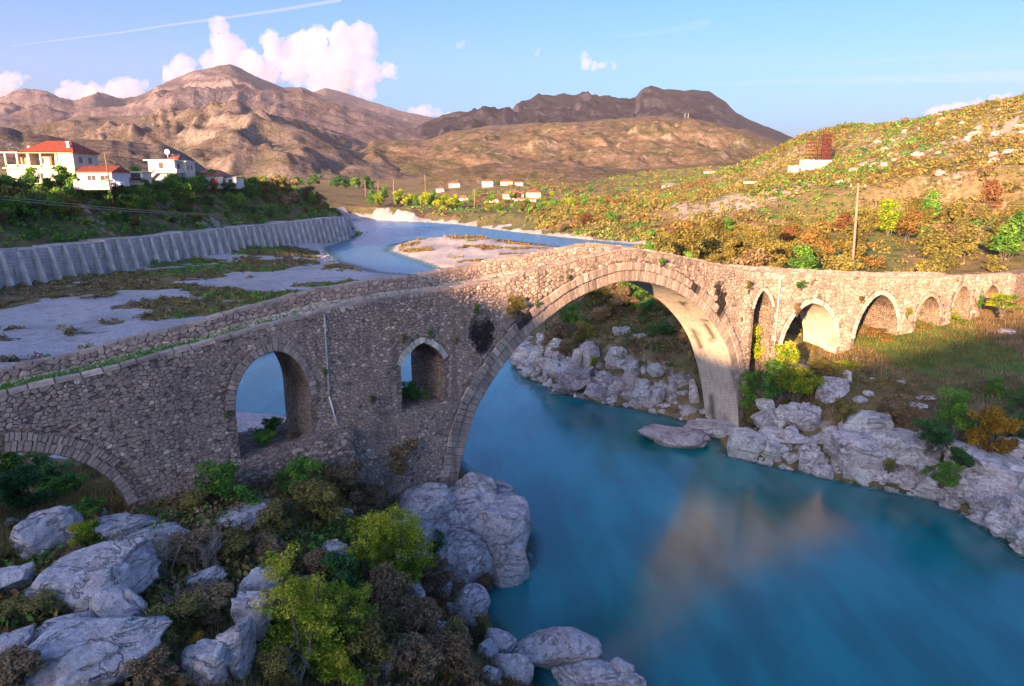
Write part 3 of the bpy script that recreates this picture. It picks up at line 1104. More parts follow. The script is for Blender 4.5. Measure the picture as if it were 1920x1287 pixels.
def vstrip(cm, s0, s1, za0, za1, zb0, zb1, off, flip=False):
    if zb0 - za0 < .01 and zb1 - za1 < .01:
        return
    n = max(1, int((max(zb0 - za0, zb1 - za1)) / .8))
    for k in range(n):
        a, b = k / n, (k + 1) / n
        P = [(s0, za0 + (zb0 - za0) * a), (s1, za1 + (zb1 - za1) * a), (s1, za1 + (zb1 - za1) * b), (s0, za0 + (zb0 - za0) * b)]
        st = [float(stain_at(p[0], p[1])) for p in P] if off == 0 else (0, 0, 0, 0)
        pts = [bp(p[0], off, p[1]) for p in P]
        cm.quad(pts[::-1] if flip else pts, st)


for s0, s1 in zip(samples, samples[1:]):
    mid = (s0 + s1) / 2
    op = None
    for o in OPEN:
        if o['sl'] < mid < o['sr']:
            op = o
    t0, t1 = ztop(s0), ztop(s1)
    if op is None:
        segs = [(-3.0, -3.0, t0, t1)]
    else:
        C = op['curve']
        c0, c1 = float(np.interp(s0, C[:, 0], C[:, 1])), float(np.interp(s1, C[:, 0], C[:, 1]))
        segs = [(c0, c1, t0, t1)]
        if op['floor'] > -2.9:
            segs.append((-3.0, -3.0, op['floor'], op['floor']))
    for za0, za1, zb0, zb1 in segs:
        vstrip(near_m, s0, s1, za0, za1, zb0, zb1, 0)
        vstrip(far_m, s0, s1, za0, za1, min(zb0, zb0) if zb0 < t0 - .1 else deck_z(s0), zb1 if zb1 < t1 - .1 else deck_z(s1), -WID, True)
    d0, d1 = deck_z(s0), deck_z(s1)
    near_m.quad([bp(s0, 0, t0), bp(s1, 0, t1), bp(s1, -.4, t1), bp(s0, -.4, t0)])
    near_m.quad([bp(s1, -.4, d1), bp(s0, -.4, d0), bp(s0, -.4, t0), bp(s1, -.4, t1)])
    deck_m.quad([bp(s0, -.4, d0), bp(s1, -.4, d1), bp(s1, -WID + .4, d1), bp(s0, -WID + .4, d0)])
    f0, f1 = far_top(s0), far_top(s1)
    par_m.quad([bp(s0, -WID + .4, d0), bp(s1, -WID + .4, d1), bp(s1, -WID + .4, f1), bp(s0, -WID + .4, f0)])
    par_m.quad([bp(s0, -WID + .4, f0), bp(s1, -WID + .4, f1), bp(s1, -WID, f1), bp(s0, -WID, f0)])
    par_m.quad([bp(s1, -WID, d1), bp(s0, -WID, d0), bp(s0, -WID, f0), bp(s1, -WID, f1)])
near_m.build('near_wall', MORTAR, bridge)
far_m.build('far_wall', MORTAR, bridge)
deck_m.build('deck', MORTAR, bridge)
par_m.build('far_parapet', MORTAR, bridge)

# undersides and jambs
for k, o in enumerate(OPEN):
    cm = ColMesh()
    C = o['curve']
    nw = 8 if k == 0 else 4
    rows = []
    for (s, z) in C:
        rows.append([bp(s, -WID * j / nw, z) for j in range(nw + 1)])
    V = np.array(rows)
    ww = np.array([WID * j / nw for j in range(nw + 1)])
    st = sstep(.62, .8, fbm(C[:, 0][:, None] * 1.1 + C[:, 1][:, None] * .4, ww[None, :] * 1.8, oct=3, seed=88)) * .8 if k == 0 else sstep(.0, .7, fbm(C[:, 1][:, None] * .8, ww[None, :] * .6 + k, oct=3, seed=89)) * .55
    nC = len(C)
    link('soffit', mk_mesh('soffit', V.reshape(-1, 3), [(grid_faces(nC, nw + 1), 0)], [SOFFIT if k in (0, 5) else MORTAR], {'stain': st.ravel()}, True), bridge)
    if o['floor'] > -2.9 or k == 1:
        fl = o['floor']
        for s in (o['sl'], o['sr']):
            cm.quad([bp(s, 0, fl), bp(s, -WID, fl), bp(s, -WID, o['spring']), bp(s, 0, o['spring'])])
        cm.quad([bp(o['sl'], 0, fl), bp(o['sr'], 0, fl), bp(o['sr'], -WID, fl), bp(o['sl'], -WID, fl)])
        cm.build('jamb', SOFFIT if k == 5 else MORTAR, bridge)

rng = np.random.default_rng(5)


def hexa(mb, P, mat=0, tint=.5):
    """8 corners: bottom ring then top ring"""
    mb.add(P, [(3, 2, 1, 0), (4, 5, 6, 7), (0, 1, 5, 4), (1, 2, 6, 5), (2, 3, 7, 6), (3, 0, 4, 7)], mat, tint)


def add_ring(C, r0, r1, n, off0, off1, mat, name='voussoir', jit=.012, skip=0.0):
    A, B = offset_curve(C, r0), offset_curve(C, r1)
    L = np.concatenate([[0], np.cumsum(np.linalg.norm(np.diff(C, axis=0), axis=1))])
    e = np.linspace(0, L[-1], n + 1)
    e[1:-1] += rng.uniform(-.22, .22, n - 1) * (L[-1] / n)
    for i in range(n):
        if rng.random() < skip:
            continue
        g = .012
        mb = MB()
        ls = [e[i] + g, (e[i] + e[i + 1]) / 2, e[i + 1] - g]
        o1 = off1 + rng.uniform(-jit, jit * 2)
        rr1 = r1 + rng.uniform(-.05, .05)
        q = (rr1 - r0) / (r1 - r0)
        pa = [np.array([np.interp(l, L, A[:, 0]), np.interp(l, L, A[:, 1])]) for l in ls]
        pb = [np.array([np.interp(l, L, B[:, 0]), np.interp(l, L, B[:, 1])]) for l in ls]
        pb = [a_ + (b_ - a_) * q for a_, b_ in zip(pa, pb)]
        vs = []
        bev = .02
        cen = sum(pa + pb) / 6
        for off, sh in ((off0, 1.0), (o1 - .03, 1.0), (o1, 1 - bev / .25)):
            for p in pa + pb[::-1]:
                q2 = cen + (p - cen) * sh
                vs.append(bp(q2[0], off, q2[1]))
        fs = [tuple(12 + j for j in range(6))]
        for lay in (0, 1):
            for j in range(6):
                fs.append((lay * 6 + j, lay * 6 + (j + 1) % 6, lay * 6 + 6 + (j + 1) % 6, lay * 6 + 6 + j))
        tint = float(np.clip(rng.normal(.5, .17), .05, .95))
        mb.add(vs, fs, 0, tint)
        st = float(stain_at(cen[0], cen[1]))
        me = mb.mesh(name, mat)
        a_ = me.attributes.new('stain', 'FLOAT', 'POINT')
        a_.data.foreach_set('value', np.full(len(vs), st, np.float32))
        link(name, me, bridge)


mc = MAIN[(MAIN[:, 1] > .2)]
add_ring(mc, .03, .66, 118, -.3, .03, VOUS)
add_ring(mc[(mc[:, 1] > 2.5)], .70, 1.18, 112, -.3, .11, VOUS, 'ring_stone')
for o in OPEN[1:]:
    C = o['curve']
    if o['n'] == 34:
        add_ring(C[12:], .03, .40, 27, -.3, .03, VOUS)
        add_ring(C[12:-4], .43, .72, 24, -.3, .06, VOUS)
        o['ring'] = .74
    elif o['n'] == 23:
        add_ring(C, .03, .36, 29, -.3, .05, VOUS)
        add_ring(C[9:-2], .38, .64, 17, -.3, .03, VOUS)
        o['ring'] = .45
    else:
        add_ring(C, .02, o['ring'], o['n'], -.25, .06, VOUS_W if o['pale'] else VOUS)


# rubble masonry: irregular stones set one by one
def clip_poly(poly, p, n):
    """keep the side where (q-p).n <= 0"""
    out = []
    m = len(poly)
    for i in range(m):
        a, b = poly[i], poly[(i + 1) % m]
        da = (a[0] - p[0]) * n[0] + (a[1] - p[1]) * n[1]
        db = (b[0] - p[0]) * n[0] + (b[1] - p[1]) * n[1]
        if da <= 0:
            out.append(a)
        if (da < 0 < db) or (db < 0 < da):
            t = da / (da - db)
            out.append((a[0] + (b[0] - a[0]) * t, a[1] + (b[1] - a[1]) * t))
    return out


def voronoi(P, size):
    g = {}
    for i, (x, y) in enumerate(P):
        g.setdefault((int(x // size), int(y // size)), []).append(i)
    res = []
    for i, (x, y) in enumerate(P):
        k = size * 1.35
        poly = [(x - k, y - k), (x + k, y - k), (x + k, y + k), (x - k, y + k)]
        cx, cy = int(x // size), int(y // size)
        nb = []
        for a in (-2, -1, 0, 1, 2):
            for b in (-2, -1, 0, 1, 2):
                nb += g.get((cx + a, cy + b), [])
        nb = sorted((j for j in nb if j != i), key=lambda j: (P[j][0] - x) ** 2 + (P[j][1] - y) ** 2)[:14]
        for j in nb:
            qx, qy = P[j]
            poly = clip_poly(poly, ((x + qx) / 2, (y + qy) / 2), (qx - x, qy - y))
            if len(poly) < 3:
                break
        res.append(poly)
    return res


def jitter_grid(x0, x1, y0, y1, sx, sy, jit=.46):
    pts = []
    r = 0
    y = y0
    while y < y1:
        x = x0 + (sx * .5 if r % 2 else 0)
        while x < x1:
            pts.append((x + rng.uniform(-jit, jit) * sx, y + rng.uniform(-jit, jit) * sy))
            x += sx * rng.uniform(.75, 1.3)
        y += sy
        r += 1
    return pts


ring_polys = []
for o in OPEN:
    oc = offset_curve(o['curve'], o['ring'] + .02) if o is not OPEN[0] else offset_curve(MAIN, 1.2)
    fl = max(o['floor'], -2.5)
    ring_polys.append(np.array([(o['sl'] - .03, fl)] + [tuple(p) for p in oc] + [(o['sr'] + .03, fl)]))


def poly_dist(poly, s, z):
    ax, ay = poly[:, 0], poly[:, 1]
    bx, by = np.roll(ax, -1), np.roll(ay, -1)
    dx, dy = bx - ax, by - ay
    t = np.clip(((s - ax) * dx + (z - ay) * dy) / (dx * dx + dy * dy + 1e-12), 0, 1)
    qx, qy = ax + t * dx, ay + t * dy
    d2 = (s - qx) ** 2 + (z - qy) ** 2
    i = int(np.argmin(d2))
    c = (ay > z) != (by > z)
    xi = ax + (z - ay) / np.where(by == ay, 1e-9, by - ay) * dx
    ins = bool(np.sum(c & (s < xi)) % 2)
    return math.sqrt(d2[i]), (qx[i], qy[i]), ins


def chaikin(poly):
    out = []
    m = len(poly)
    for i in range(m):
        a, b = poly[i], poly[(i + 1) % m]
        out.append((a[0] * .76 + b[0] * .24, a[1] * .76 + b[1] * .24))
        out.append((a[0] * .24 + b[0] * .76, a[1] * .24 + b[1] * .76))
    return out


def area(poly):
    return .5 * abs(sum(poly[i][0] * poly[(i + 1) % len(poly)][1] - poly[(i + 1) % len(poly)][0] * poly[i][1] for i in range(len(poly))))


def stone_geo(poly, fmap, h, tint, gap=.014):
    """returns verts, faces: a cobble with rounded shoulders; fmap(u, v, out) -> world"""
    pl = chaikin(poly)
    cx = sum(p[0] for p in pl) / len(pl)
    cy = sum(p[1] for p in pl) / len(pl)
    size = math.sqrt(area(poly)) + 1e-6
    k1 = max(.5, 1 - 2 * gap / size)
    k2 = k1 * rng.uniform(.66, .84)
    tx, ty = rng.uniform(-.25, .25, 2) * h / size
    P = np.array(pl)
    dx, dy = P[:, 0] - cx, P[:, 1] - cy
    tl = dx * tx + dy * ty
    U = np.concatenate([cx + dx * k for k in (k1 * 1.01, k1, k2)])
    W = np.concatenate([cy + dy * k for k in (k1 * 1.01, k1, k2)])
    Q = np.concatenate([np.full(len(pl), -.03), h * .55 + tl, h + tl])
    vs = list(zip(*[c.tolist() for c in fmap(U, W, Q)]))
    n = len(pl)
    fs = [tuple(2 * n + j for j in range(n))]
    for lay in (0, 1):
        for j in range(n):
            fs.append((lay * n + j, lay * n + (j + 1) % n, (lay + 1) * n + (j + 1) % n, (lay + 1) * n + j))
    return vs, fs


ZS = 1.32                                       # stones lie flat: wider than tall
all_stones = []                                 # (area, near?, verts, faces, tint, stain)
sg = np.arange(-31, 72, .5)
_gx = np.array([bp(s, .3, 0)[:2] for s in sg])
FACE_G = ground(_gx[:, 0], _gx[:, 1], False)
for s_lo, s_hi, size in ((-24, 3, .185), (3, 26, .26), (26, 61, .38)):
    pts = jitter_grid(s_lo, s_hi, -.6 * ZS, 14.8 * ZS, size * 1.12, size * 1.0)
    P2 = []
    for (u, v) in pts:
        s, z = u, v / ZS
        if z > ztop(s) - .10 or z < np.interp(s, sg, FACE_G) - .45:
            continue
        P2.append((u, v))
    cells = voronoi(P2, size * 1.25)
    for (u, v), poly in zip(P2, cells):
        if len(poly) < 3:
            continue
        s, z = u, v / ZS
        poly = [(a, b / ZS) for a, b in poly]
        bad = False
        for rp, o in zip(ring_polys, OPEN):
            if s < o['sl'] - 2.2 or s > o['sr'] + 2.2:
                continue
            d, q, ins = poly_dist(rp, s, z)
            if ins or d < .05:
                bad = True
                break
            if d < size * 1.2:
                n = ((q[0] - s) / d, (q[1] - z) / d)
                poly = clip_poly(poly, q, n)
        if bad or len(poly) < 3:
            continue
        sl_ = (ztop(s + .3) - ztop(s - .3)) / .6
        poly = clip_poly(poly, (s, ztop(s) - .03), (-sl_, 1))
        if len(poly) < 3 or area(poly) < .008:
            continue
        up = ztop(s) - z
        flush = float(sstep(-.25, .35, fbm(s * .22, z * .3, oct=3, seed=66) + (.25 if up > 2.2 else -.3)))
        st = float(stain_at(s, z))
        if st > .8 and rng.random() < .25:
            continue
        if rng.random() < .02 + .14 * flush:
            continue
        h = (.035 + .055 * rng.random()) * (1 - .72 * flush)
        tint = float(np.clip(rng.normal(.47 - .06 * flush, .16), .03, 1))
        if rng.random() < .05:
            tint = .97
        vs, fs = stone_geo(poly, lambda a, b, c: bp(a, c, b), h, tint)
        all_stones.append((area(poly) * (2.2 if s < 4 else .8), vs, fs, tint, st))
# inner face of the far parapet and the paving of the deck
for s_lo, s_hi, size in ((-24, 14, .24), (14, 54, .4)):
    pts = jitter_grid(s_lo, s_hi, 0, 1.35 * ZS, size * 1.15, size)
    P2 = [(u, v) for u, v in pts if v / ZS < far_top(u) - deck_z(u) - .05]
    for (u, v), poly in zip(P2, voronoi(P2, size * 1.25)):
        if len(poly) < 3:
            continue
        poly = [(a, b / ZS) for a, b in poly]
        poly = clip_poly(poly, (0, far_top(u) - deck_z(u) - .02), (0, 1))
        poly = clip_poly(poly, (0, .0), (0, -1)) if len(poly) > 2 else poly
        if len(poly) < 3 or area(poly) < .008:
            continue
        tint = float(np.clip(rng.normal(.55, .2), .03, 1))
        vs, fs = stone_geo(poly, lambda a, b, c: bp(a, -WID + .4 + c, deck_z(a) + b), .03 + .04 * rng.random(), tint)
        all_stones.append((area(poly) * .5, vs, fs, tint, 0.0))
for s_lo, s_hi, size in ((-24, 26, .32), (26, 56, .5)):
    pts = jitter_grid(s_lo, s_hi, -WID + .45, -.4, size * 1.1, size)
    for (u, v), poly in zip(pts, voronoi(pts, size * 1.25)):
        if len(poly) < 3 or rng.random() < .06:
            continue
        poly = clip_poly(poly, (0, -.42), (0, 1))
        poly = clip_poly(poly, (0, -WID + .42), (0, -1)) if len(poly) > 2 else poly
        if len(poly) < 3 or area(poly) < .01:
            continue
        tint = float(np.clip(rng.normal(.85, .12), .3, 1))
        vs, fs = stone_geo(poly, lambda a, b, c: bp(a, b, deck_z(a) + c), .02 + .03 * rng.random(), tint)
        all_stones.append((area(poly) * .4, vs, fs, tint, 0.0))

all_stones.sort(key=lambda t: -t[0])
for a_, vs, fs, tint, st in all_stones[:300]:
    mb = MB()
    mb.add(vs, fs, 0, tint)
    me = mb.mesh('stone', STONE)
    at_ = me.attributes.new('stain', 'FLOAT', 'POINT')
    at_.data.foreach_set('value', np.full(len(vs), st, np.float32))
    link('stone', me, bridge)
mb = MB()
sts = []
for a_, vs, fs, tint, st in all_stones[300:]:
    mb.add(vs, fs, 0, tint)
    sts += [st] * len(vs)
me = mb.mesh('rubble_masonry', STONE)
at_ = me.attributes.new('stain', 'FLOAT', 'POINT')
at_.data.foreach_set('value', np.array(sts, np.float32))
ro = link('rubble_masonry', me, bridge)
ro['kind'] = 'stuff'


# coping stones along both parapets
def coping(s0, s1, o0, o1, topf, name):
    s = s0
    while s < s1:
        l = rng.uniform(.5, .95)
        mb = MB()
        h = rng.uniform(.07, .12)
        e = s + l - .02
        j = lambda k=.02: rng.uniform(-k, k)
        lo = [bp(s, o0 + j(), topf(s) - .03), bp(e, o0 + j(), topf(e) - .03), bp(e, o1 + j(), topf(e) - .03), bp(s, o1 + j(), topf(s) - .03)]
        hi = [bp(s + .03, o0 - .03 + j(), topf(s) + h + j()), bp(e - .03, o0 - .03 + j(), topf(e) + h + j()), bp(e - .03, o1 + .03 + j(), topf(e) + h + j()), bp(s + .03, o1 + .03 + j(), topf(s) + h + j())]
        hexa(mb, lo + hi, 0, float(np.clip(rng.normal(.45, .12), .1, .9)))
        mb.build(name, STONE, bridge)
        s += l


coping(-24, 60, .05, -.43, ztop, 'coping_stone')
coping(-24, 54, -WID + .45, -WID - .04, far_top, 'parapet_coping')

# the low masonry bench at the foot of the round-headed arch
bench = MB()
BZ = ([-11.9, -11.2, -8, -6.4], [6.5, 7.0, 7.5, 7.65])
prev = None
for q in np.linspace(-11.9, -6.4, 13):
    zt_ = np.interp(q, *BZ) + rng.uniform(-.04, .04)
    fo = .75 + rng.uniform(-.05, .05)
    cur = [bp(q, fo + .25, 4.5), bp(q, fo, zt_), bp(q, -.5, zt_ + .02)]
    if prev:
        bench.add([prev[0], cur[0], cur[1], prev[1]], [(0, 1, 2, 3)])
        bench.add([prev[1], cur[1], cur[2], prev[2]], [(0, 1, 2, 3)])
    prev = cur
bench.add([prev[0], bp(-6.4, -.5, 4.5), prev[2], prev[1]], [(0, 1, 2, 3)])
bench.build('plinth', MORTAR, bridge)
mb = MB()
for k in range(110):
    q = rng.uniform(-11.8, -6.5)
    zt_ = np.interp(q, *BZ)
    z = zt_ - rng.uniform(.05, 1.1)
    r = rng.uniform(.08, .14)
    poly = [(q + r * 1.3 * math.cos(a) * rng.uniform(.8, 1.1), z + r * .8 * math.sin(a) * rng.uniform(.8, 1.1)) for a in np.linspace(0, 2 * PI, 7)[:-1]]
    vs, fs = stone_geo(poly, lambda a, b, c: bp(a, .75 + .25 * (zt_ - b) / 2.6 + c * .8, b), .05, .5)
    mb.add(vs, fs, 0, float(rng.uniform(.3, .75)))
pr = mb.build('plinth_stones', STONE, bridge)
pr['kind'] = 'stuff'

# drain pipes
p1 = thing('drain_pipe', 'thin grey pipe on the shaded face with its lower end swung aside', 'pipe', bp(-7.1, .1, 7.8))
base = np.array(bp(-7.1, .1, 7.8))
mb = MB()
mb.tube([np.array(bp(-7.1, .13, z)) - base for z in (12.95, 11.5, 10.2, 9.2)], .035, n=8)
mb.build('upper_pipe', PIPE, p1, True)
mb = MB()
mb.tube([np.array(bp(-7.12, .15, 9.22)) - base, np.array(bp(-6.85, .2, 7.8)) - base], .035, n=8)
mb.build('lower_pipe', METAL_W, p1, True)
for z in (12.4, 11.0, 9.6):
    mb = MB()
    mb.tube([np.array(bp(-7.1, .02, z)) - base, np.array(bp(-7.1, .19, z)) - base], .055, n=6)
    mb.build('bracket', PIPE, p1)
p2 = thing('drain_pipe', 'thin pale pipe on the sunlit face between the narrow and wide arches', 'pipe', bp(28.3, .1, 6.3))
base = np.array(bp(28.3, .1, 6.3))
mb = MB()
mb.tube([np.array(bp(28.28, .13, z)) - base for z in (11.7, 9, 6.3)], .055, n=8)
mb.build('upper_pipe', PIPE, p2, True)
for z in (11.0, 8.8, 7):
    mb = MB()
    mb.tube([np.array(bp(28.28, .02, z)) - base, np.array(bp(28.28, .19, z)) - base], .08, n=6)
    mb.build('bracket', PIPE, p2)

# ------------------------------------------------------------------ boulders
def ico(sub):
    t = (1 + 5 ** .5) / 2
    v = [(-1, t, 0), (1, t, 0), (-1, -t, 0), (1, -t, 0), (0, -1, t), (0, 1, t), (0, -1, -t), (0, 1, -t), (t, 0, -1), (t, 0, 1), (-t, 0, -1), (-t, 0, 1)]
    v = [np.array(p) / np.linalg.norm(p) for p in v]
    f = [(0, 11, 5), (0, 5, 1), (0, 1, 7), (0, 7, 10), (0, 10, 11), (1, 5, 9), (5, 11, 4), (11, 10, 2), (10, 7, 6), (7, 1, 8), (3, 9, 4), (3, 4, 2), (3, 2, 6), (3, 6, 8), (3, 8, 9), (4, 9, 5), (2, 4, 11), (6, 2, 10), (8, 6, 7), (9, 8, 1)]
    for _ in range(sub):
        c = {}
        nf = []

        def mid(a, b):
            k = (min(a, b), max(a, b))
            if k not in c:
                m = v[a] + v[b]
                v.append(m / np.linalg.norm(m))
                c[k] = len(v) - 1
            return c[k]
        for a, b, d in f:
            x, y, z = mid(a, b), mid(b, d), mid(d, a)
            nf += [(a, x, z), (b, y, x), (d, z, y), (x, y, z)]
        f = nf
    return np.array(v), np.array(f)


ICO3 = ico(3)
ICO4 = ico(4)


def rock_mesh(name, seed, dims, blocky=.6, mat=LIME, detail=3, rough=.10, layered=0.0):
    r = np.random.default_rng(seed)
    V, Fc = (ICO4 if detail == 4 else ICO3)
    V = V.copy()
    # chop a ball with flat joint planes, then weather it
    nrm = r.normal(size=(int(7 + 6 * blocky), 3))
    nrm /= np.linalg.norm(nrm, axis=1)[:, None]
    nrm = np.concatenate([nrm, [[0, 0, 1.0]]])
    hgt = r.uniform(.52, .85, len(nrm))
    for n, h in zip(nrm, hgt):
        d = V @ n
        over = np.maximum(d - h, 0)
        V -= (over * (.75 + .25 * blocky))[:, None] * n
    o = r.uniform(0, 50, 3)
    nz = fbm(V[:, 0] * 1.6 + o[0], V[:, 1] * 1.6 + o[1], V[:, 2] * 1.6 + o[2], oct=4, seed=seed)
    fine = fbm(V[:, 0] * 5 + o[0], V[:, 1] * 5 + o[1], V[:, 2] * 5 + o[2], oct=3, seed=seed + 1)
    cr = np.abs(vnoise(V[:, 0] * 1.5 + o[1], V[:, 1] * 1.5 + o[2], V[:, 2] * 1.1 + o[0], seed + 2))
    crack = -np.exp(-(cr / .05) ** 2) * .10
    V = V * (1 + rough * nz + rough * .28 * fine + crack)[:, None]
    if layered:
        V[:, 2] += layered * .05 * np.sin(V[:, 2] * 16 + V[:, 0] * 4)
    ext = V.max(0) - V.min(0)
    V = (V - (V.max(0) + V.min(0)) / 2) / ext
    V = V * np.array(dims)
    return mk_mesh(name, V, [(Fc, 0)], [mat], None, detail == 4 or blocky < .5)


ROCKN = [0]


def boulder(px, py, w, h, z, label, group=None, mat=LIME, depth=.9, tilt=(0, 0), rz=None, blocky=.6, detail=3, sink=.25, name='boulder', cat='boulder', layered=0., rough=.10):
    """px, py: where its foot meets ground of height z; w, h: its size in the survey photo"""
    p = hit(px, py) if z is None else at(px, py, z=z)
    z = p[2] if z is None else z
    dist = math.sqrt(p[0] ** 2 + p[1] ** 2 + (CAM_H - z) ** 2)
    m = dist / FPX
    W = w * m
    elev = math.atan2(CAM_H - z, math.hypot(p[0], p[1]))
    D = min(W * depth, .8 * h * m / math.sin(elev))
    Hh = max(.22 * W, (h * m - D * math.sin(elev) * .62) / math.cos(elev)) * (1 + sink)
    ROCKN[0] += 1
    me = rock_mesh(name, 100 + ROCKN[0] * 7, (W * 1.08, D, Hh), blocky, mat, detail, rough, layered)
    az = math.atan2(p[0], p[1])
    fwd = np.array([math.sin(az), math.cos(az)])
    loc = (p[0] + fwd[0] * D * .42, p[1] + fwd[1] * D * .42, z + Hh * (.5 - sink / (1 + sink)))
    o = link(name, me, None, loc, (tilt[0], tilt[1], (-az if rz is None else rz)))
    return tag(o, label, cat, group)


# right bank, from the foot of the great arch downstream
for a in [
    (1396, 861, 50, 52, 0, 'chalk white boulder at the waterline nearest the great arch foot', LIME_W, .8, (0, .15), .3),
    (1424, 846, 15, 15, .7, 'small white stone wedged between two white waterline boulders', LIME_W, .9, (0, 0), .5),
    (1452, 861, 50, 38, 0, 'broad white boulder at the waterline, second from the great arch', LIME_W, .8, (0, 0), .6),
    (1466, 838, 70, 34, .9, 'cracked grey block resting behind the second white boulder', LIME, .8, (0, 0), .8),
    (1434, 772, 28, 24, 2.4, 'small pale rock under the green ivy bush by the arch', LIME_W, .9, (0, 0), .7),
    (1456, 806, 24, 42, 1.5, 'upright pale block, left of the pair below the ivy bush', LIME_W, .8, (0, 0), .95),
    (1479, 806, 30, 42, 1.5, 'upright pale block, right of the pair below the ivy bush', LIME_W, .8, (0, 0), .95),
    (1492, 775, 20, 20, 2.6, 'small pale block on top of the row below the ivy bush', LIME_W, .9, (0, 0), .9),
    (1508, 808, 22, 46, 1.5, 'narrow grey block beside the giant leaning slab', LIME, .8, (0, 0), .95),
    (1513, 884, 24, 50, 0, 'narrow upright rock at the waterline below the leaning slab', LIME, .8, (0, .1), .9),
    (1528, 880, 22, 32, .1, 'small grey rock under the tilted square block', LIME, .8, (0, 0), .8),
    (1540, 897, 30, 22, -.1, 'flat wedge of rock awash below the tilted square block', LIME, .8, (0, 0), .8),
    (1605, 906, 82, 78, -.1, 'big stained grey boulder with a pale patch at the waterline', LIME, .75, (0, 0), .55),
    (1618, 838, 64, 56, 1.7, 'pale cracked boulder above the big stained boulder', LIME_W, .8, (0, 0), .7),
    (1683, 896, 54, 44, .3, 'square cut grey block with a vertical face by the water', LIME, .85, (0, .06), .95),
    (1690, 918, 68, 34, -.1, 'long low rock at the waterline under the square block', LIME, .7, (0, .12), .6),
    (1700, 872, 52, 42, 1.4, 'white pitted boulder above the square cut block', LIME_W, .85, (0, 0), .7),
    (1737, 874, 32, 50, 1.2, 'tall pale boulder left of the low green shrub', LIME_W, .8, (0, 0), .8),
    (1742, 938, 40, 36, -.1, 'rounded grey boulder at the waterline under the low green shrub', LIME, .85, (0, 0), .6),
    (1753, 910, 24, 22, 1.0, 'small dark rock under the low green shrub', LIME, .9, (0, 0), .6),
    (1783, 950, 54, 50, -.1, 'cracked waterline boulder in the middle of the right bank', LIME, .85, (0, .1), .75),
    (1850, 925, 120, 66, 1.2, 'large tilted layered slab under the gold shrub', LIME, .8, (.1, .32), .9),
    (1846, 962, 104, 66, .1, 'second layered slab below the large tilted one', LIME, .7, (.1, .4), .9),
    (1866, 990, 76, 48, -.1, 'lowest layered slab dipping towards the water', LIME, .7, (.1, .38), .85),
    (1886, 1012, 48, 42, -.1, 'round pale boulder at the lower right waterline', LIME, .85, (0, 0), .5),
    (1911, 985, 26, 42, .6, 'upright boulder at the right edge above the pale ones', LIME, .85, (0, 0), .7),
    (1914, 1020, 34, 40, -.1, 'pale boulder at the right edge of the frame by the water', LIME, .85, (0, 0), .5),
    (1914, 1040, 26, 24, -.1, 'small boulder at the right edge, lowest of the bank', LIME, .85, (0, 0), .5),
    (1888, 868, 32, 38, 2.4, 'rounded boulder right of the gold shrub', LIME, .85, (0, 0), .5),
    (1640, 880, 30, 26, .8, 'dark rock in the gap right of the big stained boulder', LIME, .9, (0, 0), .6),
    (1655, 850, 40, 34, 1.9, 'pale broken rock above the square cut block', LIME_W, .9, (0, 0), .8),
    (1580, 850, 30, 36, 1.2, 'dark rock between the tilted block and the stained boulder', LIME, .9, (0, 0), .8),
    (1810, 905, 46, 34, 1.4, 'grey ledge of rock left of the large tilted slab', LIME, .9, (0, .2), .8),
    (1790, 925, 40, 34, .8, 'broken grey rock under the ledge left of the slab', LIME, .9, (0, .2), .8),
    (1905, 925, 44, 44, 1.4, 'grey rock face at the right edge under the bushes', LIME, .9, (0, .2), .7),
]:
    boulder(a[0], a[1] + 3, a[2] * 1.18, a[3] * 1.15, a[4], a[5], 'boulders along the right bank', a[6], a[7], a[8], None, a[9], 4 if a[2] > 66 else 3, layered=.7 if 'layer' in a[5] else 0)
# the giant leaning slab and its neighbours
me = rock_mesh('boulder', 901, (2.5, 2.0, 5.6), .75, LIME, 4, .07)
p = at(1552, 815, z=1.1)
tag(link('boulder', me, None, (p[0] + .5, p[1] + 1.1, 2.3), (-.45, .16, -.35)), 'giant smooth slab leaning on the bank, the tallest rock by the water', 'boulder', 'boulders along the right bank')
me = rock_mesh('boulder', 902, (.8, 1.0, 2.2), .8, LIME, 3, .07)
p = at(1590, 735, z=3.6)
tag(link('boulder', me, None, (p[0], p[1] + .4, 4.0), (-.3, .1, -.3)), 'thin upright slab right of the giant leaning slab', 'boulder', 'boulders along the right bank')
me = rock_mesh('boulder', 903, (2.3, 1.7, 1.5), 1.0, LIME, 4, .05)
p = at(1551, 858, z=.4)
tag(link('boulder', me, None, (p[0], p[1] + .8, 1.2), (.15, -.5, -.2)), 'tilted square block lying at the foot of the giant slab', 'boulder', 'boulders along the right bank')

k = 0
for px, py, w, h, z in [(1681, 730, 54, 16, 4.0), (1750, 724, 22, 9, 4.2), (1720, 728, 16, 8, 4.2), (1628, 746, 18, 12, 3.8), (1654, 748, 34, 12, 3.7), (1735, 752, 26, 7, 4.0), (1720, 768, 30, 9, 3.8), (1636, 716, 14, 7, 4.3),
                        (1612, 758, 22, 14, 3.6), (1790, 690, 16, 6, 4.6), (1850, 640, 22, 7, 5.4), (1885, 628, 24, 9, 5.8), (1812, 655, 18, 6, 5), (1838, 650, 14, 6, 5.2), (1700, 665, 14, 6, 4.8)]:
    boulder(px, py, w, h, z, ['low white rock lying in the grass of the right bank', 'long white rock in the grass, largest of those on the lawn'][k == 0], 'white rocks in the right bank grass' if k else None, LIME_W, .8, sink=.5)
    k += 1

